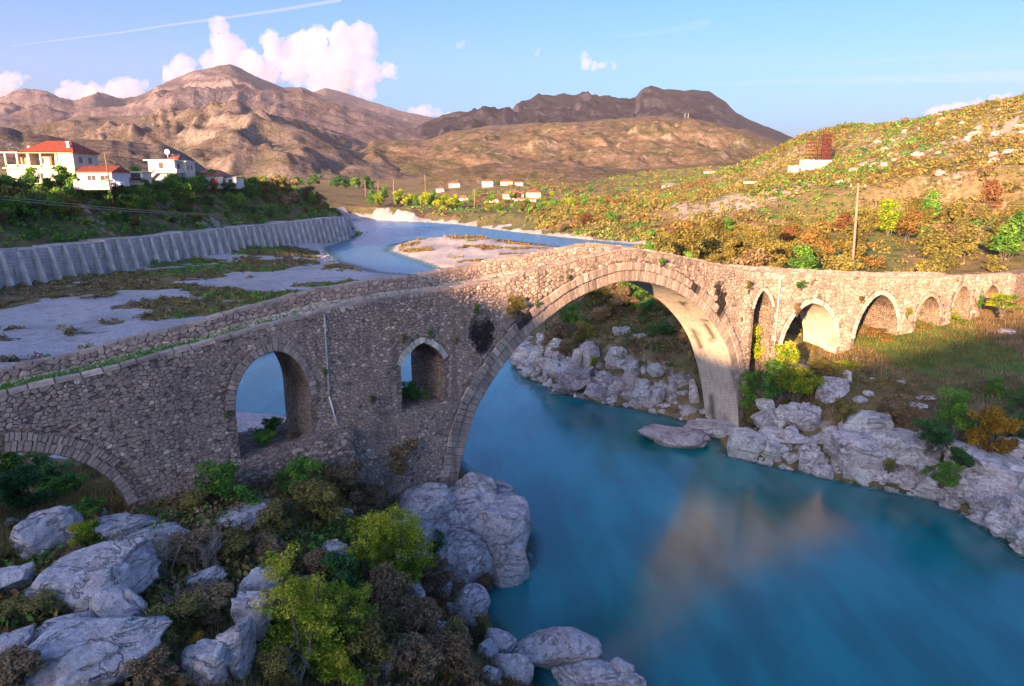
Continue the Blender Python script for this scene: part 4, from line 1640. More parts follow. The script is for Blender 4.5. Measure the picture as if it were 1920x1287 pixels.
# rocks under and beyond the great arch
for i, (px, py, w, h, z, mt) in enumerate([
        (1168, 656, 32, 46, 3.2, LIME_W), (1197, 662, 34, 38, 3.2, LIME), (1154, 690, 40, 42, 2.3, LIME_W), (1107, 692, 34, 54, 2.0, LIME), (1082, 690, 20, 36, 2.0, LIME), (1076, 734, 60, 42, .6, LIME_P),
        (1060, 742, 52, 30, 0, LIME_P), (1119, 750, 46, 32, .1, LIME_P), (1131, 722, 32, 28, 1.1, LIME), (1183, 738, 28, 42, .9, LIME_P), (1160, 738, 28, 26, .8, LIME), (1243, 724, 36, 40, 1.3, LIME),
        (1275, 742, 42, 40, 1.0, LIME_P), (1240, 742, 30, 26, .8, LIME), (1250, 764, 28, 28, .2, LIME_P), (1227, 766, 34, 22, 0, LIME_P), (1147, 759, 20, 14, 0, LIME), (1027, 698, 42, 30, 0, LIME),
        (998, 696, 26, 24, 0, LIME), (985, 676, 46, 32, .5, LIME), (1046, 676, 22, 14, 1.6, LIME), (1288, 786, 30, 24, 0, LIME_P), (1280, 770, 46, 22, .2, LIME_P), (1300, 772, 18, 62, .3, LIME), (1229, 624, 24, 14, 4.3, LIME_W),
        (1166, 752, 20, 16, .1, LIME_P), (1297, 722, 26, 30, 1.6, LIME_P), (1205, 760, 26, 20, .1, LIME), (1200, 700, 30, 26, 1.9, LIME), (1100, 712, 30, 22, 1.4, LIME_P), (1010, 668, 30, 24, .8, LIME), (970, 688, 26, 16, 0, LIME),
        (1215, 735, 26, 22, 1.0, LIME_P), (1055, 708, 30, 22, 1.2, LIME), (1140, 738, 26, 22, .6, LIME_P), (1265, 700, 26, 22, 2.2, LIME)]):
    lab = {0: 'tall pale rock standing highest of those seen through the great arch', 1: 'sloping rock beside the tallest one seen through the great arch', 2: 'broad cracked pale boulder in the middle of the view through the arch',
           3: 'steep grey rock left of the broad cracked boulder under the arch', 6: 'pink rounded rock at the leftmost corner of the point under the arch', 23: 'thin upright rock against the far leg of the great arch',
           17: 'pale boulder at the waterline left of the point under the arch'}.get(i, ('pale', 'grey', 'pinkish')[(LIME_W, LIME, LIME_P).index(mt)] + ' weathered rock ' + ('at the waterline' if z < .3 else 'low in the heap' if z < 1.4 else 'high in the heap') + ' seen through the great arch')
    boulder(px, py, w, h, z, lab, 'rocks seen through the great arch', mt, .9, (random.uniform(-.2, .2), random.uniform(-.25, .25)), None, random.uniform(.5, .9), 3)
boulder(1262, 846, 124, 40, -.15, 'low pink rock island in the river before the great arch', None, LIME_P, .6, (0, .04), None, .4, 4, .3, rough=.16)
boulder(1318, 822, 70, 34, -.1, 'pink ledge of rock joined to the arch foot', None, LIME_P, .8, (0, 0), None, .5, 4, .3, rough=.14)
boulder(1350, 826, 96, 34, -.15, 'pale rock shelf that carries the foot of the great arch', None, LIME_W, .7, (0, 0), None, .5, 4, .3, rough=.12)

# the outcrop at the left foot of the great arch
for x, y, z, dx, dy, dz, rx, ry, rz, seed, lab in [
    (-4.3, 29.9, 1.9, 5.4, 4.2, 4.8, .1, 0, .35, 911, 'broad rounded limestone outcrop before the left foot of the great arch'),
    (-2.2, 31.2, 1.7, 3.6, 3.8, 4.7, .05, .1, .2, 914, 'split dome of rock touching the left foot of the great arch'),
    (-.7, 31.2, .9, 3.1, 3.8, 4.7, .05, .12, .1, 913, 'steep pale rock dropping into the river below the bridge'),
    (-.3, 29.8, .4, 2.3, 2.2, 3.2, 0, .2, .3, 915, 'low corner of rock at the water below the outcrop'),
    (-2.6, 28.9, .9, 3.6, 2.6, 3.4, 0, 0, .3, 916, 'dark overgrown ledge under the outcrop'),
    (-5.6, 27.6, 2.0, 3.6, 3.0, 4.0, 0, 0, .8, 918, 'brown stained lower shoulder of the outcrop behind the trees'),
    (-.6, 34.2, 1.0, 1.9, 2.2, 3.4, 0, 0, .5, 917, 'small knob of rock behind the outcrop by the arch')]:
    tag(link('boulder', rock_mesh('boulder', seed, (dx, dy, dz), .35, LIME, 4, .07), None, (x, y, z), (rx, ry, rz)), lab, 'boulder', 'outcrop rocks')

# boulders of the near left bank
for a in [(97, 1052, 92, 80, 1.9, 'lumpy grey boulder below the leftmost bridge arch'), (240, 1018, 96, 44, 1.7, 'long flat boulder behind the lumpy one below the leftmost arch'),
          (280, 1040, 120, 46, 1.7, 'sloping smooth ledge right of the lumpy grey boulder'), (187, 1160, 180, 106, 2.6, 'large pale boulder on the left, topped by a smooth dome'),
          (230, 1200, 76, 84, 2.9, 'white mottled rock under the large domed boulder'), (124, 1222, 86, 54, 3.1, 'dark rock below the large domed boulder'), (23, 1130, 64, 54, 2.4, 'grey boulder cut by the left edge of the frame'),
          (90, 1130, 62, 34, 2.6, 'small boulder between the edge one and the large domed boulder'), (22, 1245, 66, 44, 3.3, 'half buried boulder in the lower left corner'), (166, 1310, 236, 110, 3.2, 'huge flat topped boulder at the bottom left with a dark hollow'),
          (387, 1112, 68, 42, 2.7, 'pale boulder among the bare twigs'), (486, 1150, 76, 72, 2.8, 'tall pale rock left of the yellow green sapling'), (480, 1215, 58, 90, 3.0, 'steep rock below the tall pale one left of the sapling'),
          (447, 1282, 62, 96, 3.4, 'upright rounded boulder at the bottom, right of a pair'), (394, 1296, 68, 70, 3.5, 'squat boulder at the bottom, left of a pair'), (468, 1000, 116, 54, 1.9, 'smooth grey boulder near the bench of the bridge'),
          (375, 872, 24, 16, 1.2, 'pale loose block at the foot of the bridge wall'), (400, 880, 22, 16, 1.2, 'pale squared block beside the bench of the bridge'), (350, 884, 24, 14, 1.0, 'flat loose stone leaning on the bridge wall'),
          (640, 838, 44, 34, 2.6, 'lichen spotted rock at the right end of the bench'), (720, 1010, 60, 40, 2.6, 'grey rock showing between the yellow bush and the outcrop'), (620, 1060, 60, 40, 2.8, 'rock half hidden behind the yellow green sapling')]:
    boulder(a[0], a[1], a[2], a[3], None, a[5], 'boulders of the near left bank', LIME, .85, (random.uniform(-.1, .1), random.uniform(-.12, .12)), None, .7, 4, rough=.13)
rr = np.random.default_rng(81)
for i in range(26):
    px, py = rr.uniform(10, 700), rr.uniform(960, 1280)
    boulder(px, py, rr.uniform(16, 46), rr.uniform(12, 30), None, 'small cracked rock among the undergrowth ' + ('below the leftmost arch' if px < 250 and py < 1100 else 'in the lower left corner' if px < 250 else 'left of the tall sapling' if px < 480 else 'around the bright trees'),
            'small rocks of the near left bank', LIME if i % 3 else LIME_P, .9, (rr.uniform(-.2, .2), rr.uniform(-.2, .2)), None, .8, 3, rough=.12)
for a in [(1040, 1268, 150, 84, -.1, 'pale pitted rock shelf standing out of the near water'), (1110, 1300, 130, 60, -.15, 'flat rock awash at the bottom edge'), (1166, 1288, 40, 40, -.1, 'small square rock in the water at the bottom edge'),
          (1184, 1304, 46, 36, -.1, 'pale rounded rock at the bottom edge, farthest out'), (934, 1250, 60, 60, .2, 'rounded shore rock left of the pitted shelf'), (960, 1290, 70, 60, .3, 'shore rock at the bottom edge under brown scrub'),
          (885, 1190, 60, 80, .2, 'steep dark rock at the shore below the inlet'), (912, 1225, 46, 40, .1, 'lumpy shore rock between the inlet and the shelf')]:
    boulder(a[0], a[1], a[2], a[3], a[4], a[5], 'rocks at the near water edge', LIME, .8, (random.uniform(-.1, .1), random.uniform(-.1, .1)), None, .5, 4, rough=.10)
boulder(1010, 1225, 170, 50, -1.0, 'sunken part of the pitted rock shelf', None, LIME, .7, (0, 0), None, .4, 4, .5)


# filler rocks that close the ranks of both banks
rr = np.random.default_rng(61)
for poly, cnt, lo, hi, where, mats in (([(26.4, 31), (26.3, 34.5), (25.4, 38.3), (20.9, 41.2), (15.4, 45.2)], 42, .6, 2.1, 'right bank', (LIME, LIME, LIME_W)), ([(13.5, 54), (8, 57), (4.6, 60.2), (1.6, 65), (.3, 71)], 54, .7, 2.0, 'bank under the arch', (LIME, LIME_P, LIME_W)),
                                       ([(1.2, 21.5), (-.6, 24.6), (-2.0, 27.6)], 14, .6, 1.3, 'near shore', (LIME, LIME, LIME))):
    poly = np.array(poly, float)
    L = np.concatenate([[0], np.cumsum(np.linalg.norm(np.diff(poly, axis=0), axis=1))])
    for i in range(cnt):
        l = L[-1] * (i + rr.uniform(.1, .9)) / cnt
        row = i % 3
        x, y = np.interp(l, L, poly[:, 0]), np.interp(l, L, poly[:, 1])
        ddx, ddy = np.interp(l + .1, L, poly[:, 0]) - np.interp(l - .1, L, poly[:, 0]), np.interp(l + .1, L, poly[:, 1]) - np.interp(l - .1, L, poly[:, 1])
        nn = np.array([-ddy, ddx]) / (math.hypot(ddx, ddy) + 1e-9)
        for sg_ in (1, -1):
            if river_dist(np.array([x + nn[0] * sg_]), np.array([y + nn[1] * sg_]))[0] > 0:
                nn = nn * sg_
                break
        q = .1 + row * 1.25 + rr.uniform(-.3, .5)
        x, y = x + nn[0] * q, y + nn[1] * q
        w = rr.uniform(lo, hi) * (1.05 if row else .85)
        h = w * rr.uniform(.7, 1.15)
        mi = int(rr.integers(3))
        me = rock_mesh('boulder', 3000 + int(x * 91) + i, (w, w * rr.uniform(.7, 1.1), h), rr.uniform(.6, 1.0), mats[mi], 3, .09)
        o = link('boulder', me, None, (x, y, max(gz(x, y), -.1) + h * .2), (rr.uniform(-.3, .3), rr.uniform(-.3, .3), rr.uniform(0, 6.28)))
        tag(o, {LIME: 'grey', LIME_W: 'pale', LIME_P: 'pinkish'}[mats[mi]] + ' angular rock ' + ('at the water of the ', 'in the middle row of the ', 'in the upper row of the ')[row] + where, 'boulder', 'rocks filling the ' + where)


# small loose stones along the waterline: too many to count
def scatter_rubble():
    r = np.random.default_rng(17)
    V0, F0 = ico(1)
    Vs, Fs = [], []
    n = 0
    for poly, cnt, smin, smax in (([(26.3, 31), (25.9, 38), (20.9, 40.9), (15.2, 45)], 380, .12, .5), ([(14, 54), (8, 57), (4.4, 60), (1.5, 65), (0, 72), (1, 80)], 420, .15, .6), ([(.8, 22.4), (-2.2, 28), (.7, 31)], 60, .1, .3),
                                  ([(-28, 55), (-31, 66), (-23, 88)], 120, .15, .4), ([(-44, 168), (-57, 205)], 80, .2, .5), ([(15.6, 48), (14.6, 51.5)], 60, .1, .35)):
        poly = np.array(poly, float)
        seg = np.linalg.norm(np.diff(poly, axis=0), axis=1)
        L = np.concatenate([[0], np.cumsum(seg)])
        for i in range(cnt):
            l = r.uniform(0, L[-1])
            x, y = np.interp(l, L, poly[:, 0]), np.interp(l, L, poly[:, 1])
            x += r.normal(0, 1.1)
            y += r.normal(0, 1.1)
            z = gz(x, y)
            if z < -.35 or z > 3.2:
                continue
            s = r.uniform(smin, smax) ** 1.0 * .6
            q = V0 * (1 + .28 * r.normal(size=(len(V0), 1))).clip(.6, 1.5) * np.array([s * r.uniform(.8, 1.4), s * r.uniform(.8, 1.3), s * r.uniform(.5, .9)])
            a = r.uniform(0, 6.28)
            ca, sa = math.cos(a), math.sin(a)
            q = q @ np.array([[ca, -sa, 0], [sa, ca, 0], [0, 0, 1]])
            Vs.append(q + np.array([x, y, z + s * .15]))
            Fs.append(F0 + n)
            n += len(V0)
    o = link('rubble', mk_mesh('rubble', np.concatenate(Vs), [(np.concatenate(Fs), 0)], [LIME]))
    stuff(o, 'loose broken stones strewn along the waterline', 'rubble')


scatter_rubble()

# ------------------------------------------------------------------ the concrete river wall
wall = thing('retaining_wall', 'long ribbed grey concrete wall holding up the left bank', 'wall', (0, 0, 0))
nb = 58
WL = float(np.linalg.norm(WALL_B - WALL_A))
wn_ = np.array([WD[1], -WD[0]])                 # towards the river


def wp(l, off, z):
    p = WALL_A + WD * l + wn_ * off
    return (p[0], p[1], z)


pan_me = None
for i in range(nb):
    l0, l1 = WL * i / nb, WL * (i + 1) / nb
    zb = -.5
    zt0 = 7.75 + .12 * math.sin(i * 1.3) + (0.25 if i % 7 == 3 else 0)
    mb = MB()
    # each bay leans back and is turned a little, like a shallow scale
    vs = [wp(l0, .75, zb), wp(l1, .72, zb), wp(l1, .10, zt0), wp(l0, .12, zt0), wp(l0, -7.5, zb), wp(l1, -7.5, zb), wp(l1, -7.5, zt0), wp(l0, -7.5, zt0)]
    mb.add(vs, [(0, 1, 2, 3), (3, 2, 6, 7), (4, 0, 3, 7), (1, 5, 6, 2)])
    mb.build('bay', CONCRETE, wall)
    mb = MB()
    t = .27
    vs = [wp(l0 - t, 2.3, zb), wp(l0 + t, 2.3, zb), wp(l0 + t, .32, zt0 - .15), wp(l0 - t, .32, zt0 - .15), wp(l0 - t, -.3, zb), wp(l0 + t, -.3, zb), wp(l0 + t, -.3, zt0 - .15), wp(l0 - t, -.3, zt0 - .15)]
    mb.add(vs, [(0, 1, 2, 3), (3, 2, 6, 7), (4, 0, 3, 7), (1, 5, 6, 2)])
    mb.build('rib', CONCRETE_LIT, wall)
mb = MB()
vs = [wp(WL - .16, 1.55, -.5), wp(WL + .16, 1.55, -.5), wp(WL + .16, .32, 7.6), wp(WL - .16, .32, 7.6), wp(WL - .16, -4, -.5), wp(WL + .16, -4, -.5), wp(WL + .16, -4, 7.6), wp(WL - .16, -4, 7.6)]
mb.add(vs, [(0, 1, 2, 3), (3, 2, 6, 7), (4, 0, 3, 7), (1, 5, 6, 2)])
mb.build('rib', CONCRETE, wall)

# ------------------------------------------------------------------ plants
def leaves(r, C, R, n, leaf, up=.5, squash=.8, tspread=.22, asp=.5):
    """n leaf-shaped faces spread through clumps C (K x 3) of radius R"""
    C, R = np.asarray(C, float), np.asarray(R, float)
    pk = R ** 2.2
    k = r.choice(len(C), n, p=pk / pk.sum())
    d = r.normal(size=(n, 3))
    d /= np.linalg.norm(d, axis=1)[:, None]
    rad = r.uniform(0, 1, n) ** .42
    pos = C[k] + d * (R[k] * rad)[:, None] * np.array([1, 1, squash])
    nr = d * .6 + r.normal(size=(n, 3)) * .55 + np.array([0, 0, up])
    nr /= np.linalg.norm(nr, axis=1)[:, None]
    a = np.cross(nr, r.normal(size=(n, 3)))
    a /= np.linalg.norm(a, axis=1)[:, None]
    b = np.cross(nr, a)
    sz = leaf * r.uniform(.6, 1.3, n)[:, None]
    V = np.stack([pos - a * sz, pos - b * sz * asp + nr * sz * .15, pos + a * sz, pos + b * sz * asp + nr * sz * .15], 1).reshape(-1, 3)
    ct = r.normal(.5, .17, len(C))
    hgt = (pos[:, 2] - pos[:, 2].min()) / (np.ptp(pos[:, 2]) + 1e-6)
    t = np.clip(ct[k] + r.normal(0, tspread, n) + (hgt - .5) * .12, 0, 1)
    return V, np.repeat(t, 4)


def quads(n):
    return np.arange(n * 4).reshape(-1, 4)


def bush_mesh(name, seed, mat, K=16, n=1100, leaf=.045, h=.85, stems=7, spread=.36, clump=(.10, .2), tall=False, bark=BARK, squash=.8, twigs=0):
    """a shrub one metre wide, h metres tall, standing at z = 0"""
    r = np.random.default_rng(seed)
    C, R = [], []
    for i in range(K):
        a = r.uniform(0, 2 * PI)
        q = r.uniform(0, 1) ** .6
        zz = r.uniform(.12, 1) ** (.8 if not tall else .9)
        rr = spread * q * (1 - .55 * max(0, zz - .45)) * (.75 + .4 * math.sin(a * 2 + seed))
        cr = r.uniform(*clump)
        C.append((rr * math.cos(a), rr * math.sin(a), h * (.08 + zz * .82)))
        R.append(cr)
    V, t = leaves(r, C, R, n, leaf, squash=squash)
    V[:, 2] = np.maximum(V[:, 2], .0)
    mb = MB()
    for i in range(stems):
        c = np.array(C[i % K])
        b = np.array([r.uniform(-.05, .05), r.uniform(-.05, .05), -.1])
        m_ = (b + c) / 2 + r.normal(0, .04, 3)
        mb.tube([b, m_, c], .014, .004, 3, cap=False)
    for i in range(twigs):
        c = np.array(C[r.integers(K)])
        e = c + r.normal(0, .16, 3) + np.array([0, 0, .1])
        mb.tube([c * .7, c, e], .006, .002, 3, cap=False)
    SV = np.array(mb.v) if mb.v else np.zeros((0, 3))
    SF = np.array(mb.f) if mb.f else np.zeros((0, 4), int)
    return mk_mesh(name, np.concatenate([V, SV]), [(quads(n), 0), (SF + len(V) if len(SF) else SF, 1)], [mat, bark], {'tint': np.concatenate([t, np.full(len(SV), .4)])})


PROTO = {}
LEAF.pop('orange_old')
for pi_, pal in enumerate(LEAF):
    PROTO[pal] = [bush_mesh('shrub', 200 + pi_ * 10 + k, LEAF[pal], K=[18, 14, 24][k], n=1700, leaf=.042, h=[.8, .95, .62][k]) for k in range(3)]
DENSE = {pal: [bush_mesh('shrub', 400 + i * 10 + k, LEAF[pal], K=26, n=5200, leaf=.024, h=[.75, .95][k], stems=12, clump=(.07, .16), twigs=18) for k in range(2)] for i, pal in enumerate(['green', 'dkgreen', 'brown', 'olive', 'rust', 'yellow', 'gold'])}

PLN = [0]
TOLABEL = []


def plant(me, x, y, w, h=None, label='', cat='shrub', group=None, name='shrub', z=None, rz=None, dy=None, tilt=(0, 0)):
    PLN[0] += 1
    z = gz(x, y) if z is None else z
    h = w if h is None else h
    rz = random.uniform(0, 6.28) if rz is None else rz
    o = link(name, me, None, (x, y, z - .03), (tilt[0], tilt[1], rz), (w, w if dy is None else dy, h))
    return tag(o, label, cat, group)


PALN = {'ochre': 'ochre', 'green': 'green', 'dkgreen': 'dark green', 'yellow': 'yellow green', 'orange': 'orange', 'rust': 'rust red', 'olive': 'olive', 'brown': 'brown', 'gold': 'golden'}

# --- autumn shrubs on the sunny slope beyond the bridge (the largest 280 in view stand singly)
r = np.random.default_rng(44)
cand = []
tries = 0
while len(cand) < 200 and tries < 20000:
    tries += 1
    y = 62 + (200 - 62) * r.uniform(0, 1) ** 1.7
    u = r.uniform(.12, .80)
    x = u * y
    if x < 14 or (y < 70 and x < 24):
        continue
    # clear of the bridge, the lawn strip by the pole and the river
    s_i = int(np.argmin((TX - x) ** 2 + (TY - y) ** 2))
    off = (x - TX[s_i]) * TTY[s_i] - (y - TY[s_i]) * TTX[s_i]
    if off > -5.5:
        continue
    if 44 < x < 57 and 84 < y < 112 and r.random() < .93:
        continue
    if 36 < x < 46 and 74 < y < 90 and r.random() < .8:
        continue
    if river_dist(np.array([x]), np.array([y]))[0] < 4 or (x < 34 and y > 128):
        continue
    w = r.uniform(2.4, 6.2) * (.8 + .3 * (y / 150))
    if any((x - c[0]) ** 2 + (y - c[1]) ** 2 < (.27 * (w + c[2])) ** 2 for c in cand):
        continue
    cand.append((x, y, w))
zc = ground(np.array([c[0] for c in cand]), np.array([c[1] for c in cand]))
for (x, y, w), z in zip(cand, zc):
    q = float(vnoise(x * .05, y * .05, 0, 91)) + r.normal(0, .5)
    pal = 'rust' if q < -1.1 else 'orange' if q < -.55 else 'ochre' if q < -.15 else 'olive' if q < .55 else 'yellow' if q < .62 else 'green' if q < 1.0 else 'brown'
    plant(PROTO[pal][r.integers(3)], x, y, w, w * r.uniform(.7, 1.05), PALN[pal] + ' shrub', 'shrub', 'autumn shrubs on the sunlit slope', z=float(z), name='autumn_shrub')

# --- the green thicket above the river wall
r = np.random.default_rng(45)
lst = []
tries = 0
while len(lst) < 150 and tries < 9000:
    tries += 1
    l = r.uniform(28, WL + 14)
    b = 4.2 + 15.5 * r.uniform(0, 1) ** .7
    p = WALL_A + WD * l - wn_ * b
    w = r.uniform(3.6, 6.6) * (1.2 if b > 8 else .6)
    if l < 75 and b < 7 and r.random() < .75:
        continue
    if any((p[0] - c[0]) ** 2 + (p[1] - c[1]) ** 2 < (.24 * (w + c[2])) ** 2 for c in lst):
        continue
    lst.append((p[0], p[1], w, b, l))
zc = ground(np.array([c[0] for c in lst]), np.array([c[1] for c in lst]))
for (x, y, w, b, l), z in zip(lst, zc):
    q = r.random()
    if l > WL - 24:
        pal = 'brown' if q < .35 else 'olive' if q < .6 else 'green'
    else:
        pal = 'green' if q < (.62 if b > 7 else .45) else 'dkgreen' if q < .85 else 'rust' if q < .9 else 'olive'
    plant(PROTO[pal][r.integers(3)], x, y, w, w * r.uniform(.75, 1.05), PALN[pal] + ' shrub', 'shrub', 'thicket above the river wall', z=float(z), name='thicket_shrub')
for px, py, w, y, pal, lab in [(20, 340, 7, 128, 'olive', 'pale olive tree at the left edge before the red roofed house'), (90, 335, 5, 135, 'yellow', 'yellowish bush before the red roofed house'), (150, 345, 4.5, 132, 'yellow', 'yellow bush between the two red roofs'),
                               (255, 345, 4, 168, 'yellow', 'yellow bush below the stairs of the white house'), (480, 345, 5, 222, 'dkgreen', 'dark bush behind the brick shed'), (525, 352, 5, 240, 'olive', 'olive bush on the terrace end')]:
    p = at(px, py, y=y)
    plant(PROTO[pal][0], p[0], p[1], w, w * .9, lab, 'shrub')

# --- trees of the far bank, left to right
r = np.random.default_rng(46)
for i in range(60):
    px = 690 + 470 * (i / 60) + r.uniform(-8, 8)
    y = r.uniform(400, 470) if px < 870 else r.uniform(330, 520)
    x = (px - 960) / FPX * y * .985
    if river_dist(np.array([x]), np.array([y]))[0] < 12:
        continue
    w = r.uniform(7, 12) if px < 860 else r.uniform(4.5, 9)
    q = r.random()
    pal = ('yellow' if q < .55 else 'green') if px < 870 else ('green' if q < .35 else 'olive' if q < .65 else 'yellow' if q < .8 else 'orange')
    plant(PROTO[pal][r.integers(3)], x, y, w, w * r.uniform(.8, 1.1), PALN[pal] + ' tree of the far bank', 'tree', PALN[pal] + ' trees of the far bank', name='bushy_tree')
for i in range(20):
    px = r.uniform(560, 700)
    y = r.uniform(560, 680)
    x = (px - 960) / FPX * y * .985
    w = r.uniform(8, 13)
    plant(PROTO['dkgreen' if r.random() < .7 else 'green'][r.integers(3)], x, y, w, w * r.uniform(.8, 1.1), 'dark tree in the far grove beyond the river wall', 'tree', 'trees of the far grove', name='grove_tree')
for i, (x, y, w, pal) in enumerate([(28, 262, 7, 'rust'), (33, 264, 8, 'olive'), (37, 263, 7, 'green'), (24, 258, 5, 'brown'), (18, 256, 5, 'brown')]):
    plant(PROTO[pal][i % 3], x, y, w, w * .8, PALN[pal] + ' bush in the lone clump on the far meadow', 'shrub', 'lone clump on the far meadow')


# --- ground cover that nobody could count
def tufts(name, X, Y, Z, sizes, mat, per, leaf, seed, label, cat='ground cover'):
    rr = np.random.default_rng(seed)
    n = len(X)
    if n == 0:
        return
    k = np.repeat(np.arange(n), per)
    d = rr.normal(size=(n * per, 3))
    d /= np.linalg.norm(d, axis=1)[:, None]
    d[:, 2] = np.abs(d[:, 2])
    pos = np.stack([X[k], Y[k], Z[k]], 1) + d * (sizes[k] * rr.uniform(.3, 1, n * per) * .5)[:, None] * np.array([1, 1, .8])
    nr = d + rr.normal(size=d.shape) * .6
    nr /= np.linalg.norm(nr, axis=1)[:, None]
    a = np.cross(nr, rr.normal(size=d.shape))
    a /= np.linalg.norm(a, axis=1)[:, None]
    b = np.cross(nr, a)
    s = (leaf * sizes[k] * rr.uniform(.6, 1.4, n * per))[:, None]
    V = np.stack([pos - a * s, pos - b * s * .6, pos + a * s, pos + b * s * .6], 1).reshape(-1, 3)
    t = np.clip(np.repeat(rr.normal(.5, .2, n), per) + rr.normal(0, .15, n * per), 0, 1)
    o = link(name, mk_mesh(name, V, [(quads(n * per), 0)], [mat], {'tint': np.repeat(t, 4)}))
    return stuff(o, label, cat)


def pick(mask_fn, n, x0, x1, y0, y1, seed, ypow=1.0):
    rr = np.random.default_rng(seed)
    X = rr.uniform(x0, x1, n)
    Y = y0 + (y1 - y0) * rr.uniform(0, 1, n) ** ypow
    m = mask_fn(X, Y)
    return X[m], Y[m]


def cover_at(X, Y, ch):
    ix = np.clip(np.searchsorted(gxs, X), 0, nxg - 1)
    iy = np.clip(np.searchsorted(gys, Y), 0, nyg - 1)
    return cover.reshape(nyg, nxg, 3)[iy, ix, ch]


for k, (pal, lo, hi) in enumerate([('brown', -9, .15), ('olive', -.45, .6), ('green', .35, 9)]):
    X, Y = pick(lambda X, Y: (wall_side(X, Y) < -.6) & (river_dist(X, Y) > 1.5) & (cover_at(X, Y, 0) < .55) & (vnoise(X * .09, Y * .09, 0, 70) > lo) & (vnoise(X * .09, Y * .09, 0, 70) < hi), 9000, -110, -8, 46, 245, 300 + k)
    rr = np.random.default_rng(k)
    tufts('low_scrub', X, Y, ground(X, Y), rr.uniform(.6, 1.9, len(X)), LEAF[pal], 26, .12, 310 + k, PALN[pal] + ' low scrub on the shaded left gravel bar', 'scrub')
for k, pal in enumerate(['orange', 'olive']):
    X, Y = pick(lambda X, Y: (X + (Y - 150) * .3 < 34) & (river_dist(X, Y) > 3.5) & (cover_at(X, Y, 0) < .62) & (vnoise(X * .12, Y * .12, 0, 71) * (1 if k else -1) > -.15), 3600, -40, 55, 140, 240, 320 + k)
    rr = np.random.default_rng(k)
    tufts('low_scrub', X, Y, ground(X, Y), rr.uniform(.5, 1.5, len(X)), LEAF[pal], 20, .14, 330 + k, PALN[pal] + ' low scrub on the sunlit middle gravel bar', 'scrub')
for k, pal in enumerate(['olive', 'orange', 'ochre', 'green', 'olive']):
    def mk_(X, Y):
        s = np.interp(X, TX, TY)
        return (Y > s + 5) & (river_dist(X, Y) > 3) & (X > .02 * Y) & (X < .9 * Y) & ((X > 12) | (Y > 250)) & ~((X + (Y - 150) * .3 < 34) & (Y > 118) & (Y < 250)) & (vnoise(X * .03, Y * .03, 0, 72 + k) > [-.6, -.1, .1, .15, 0][k]) & (cover_at(X, Y, 2) < .75)
    X, Y = pick(mk_, 9000, 10, 330, 56, 420, 340 + k, 1.3)
    rr = np.random.default_rng(k)
    tufts('hill_scrub', X, Y, ground(X, Y), rr.uniform(.9, 2.7, len(X)) * np.clip(Y / 110, .7, 2.0), LEAF[pal], 20, .11, 350 + k, PALN[pal] + ' scrub covering the sunlit hillside', 'scrub')
for k, pal in enumerate(['green', 'olive', 'olive', 'orange']):
    X, Y = pick(lambda X, Y: (river_dist(X, Y) > 8) & (np.abs(X) < .62 * Y) & (vnoise(X * .015, Y * .02, 0, 82 + k) > -.15) & (wall_side(X, Y) < 40), 2600, -260, 300, 270, 900, 360 + k)
    rr = np.random.default_rng(k)
    tufts('valley_scrub', X, Y, ground(X, Y), rr.uniform(2, 5.5, len(X)), LEAF[pal], 17, .145, 370 + k, PALN[pal] + ' trees and scrub of the far valley floor', 'scrub')
X, Y = pick(lambda X, Y: (wall_side(X, Y) > .8) & (wall_side(X, Y) < 26), 9000, -135, -44, 70, 275, 380)
tufts('bank_scrub', X, Y, ground(X, Y), np.random.default_rng(3).uniform(.8, 2.6, len(X)), LEAF['green'], 20, .14, 381, 'green weeds on the bank above the river wall', 'scrub')


def blades(name, X, Y, hmin, hmax, mat, seed, label, lean=.5, wd=.018):
    rr = np.random.default_rng(seed)
    n = len(X)
    Z = ground(X, Y)
    a = rr.uniform(0, 2 * PI, n)
    h = rr.uniform(hmin, hmax, n)
    dx, dy = np.cos(a), np.sin(a)
    le = rr.uniform(0, lean, n) * h
    V = np.stack([np.stack([X - dy * wd, Y + dx * wd, Z - .03], 1), np.stack([X + dy * wd, Y - dx * wd, Z - .03], 1), np.stack([X + dx * le, Y + dy * le, Z + h], 1)], 1).reshape(-1, 3)
    t = np.clip(.5 + .5 * vnoise(X * .6, Y * .6, 0, seed) + rr.normal(0, .2, n), 0, 1)
    o = link(name, mk_mesh(name, V, [(np.arange(n * 3).reshape(-1, 3), 0)], [mat], {'tint': np.repeat(t, 3)}))
    return stuff(o, label, 'grass')


land = lambda X, Y: river_dist(X, Y) > .5
X, Y = pick(land, 60000, -32, 1, 13, 41, 401)
blades('dry_grass', X, Y, .15, .55, LEAF['olive'], 402, 'dry olive grass on the near left bank', .7)
X, Y = pick(land, 34000, -32, 1, 13, 41, 403)
blades('dry_grass', X, Y, .15, .6, LEAF['brown'], 404, 'withered brown grass on the near left bank', .8)
X, Y = pick(lambda X, Y: (river_dist(X, Y) > 2) & (cover_at(X, Y, 1) > .35), 46000, 18, 62, 28, 66, 405)
blades('grass', X, Y, .06, .22, LEAF['green'], 406, 'short green grass on the right bank lawn', .5, .022)
X, Y = pick(lambda X, Y: (river_dist(X, Y) > 2) & (cover_at(X, Y, 1) < .5), 60000, 17, 62, 28, 66, 407)
blades('dry_grass', X, Y, .1, .4, LEAF['brown'], 408, 'russet dry grass on the right bank', .7, .02)
X, Y = pick(lambda X, Y: (river_dist(X, Y) > 2), 16000, 24, 64, 50, 68, 409)
blades('dry_grass', X, Y, .1, .45, LEAF['orange'], 410, 'sunlit dry grass before the small arches', .7, .02)
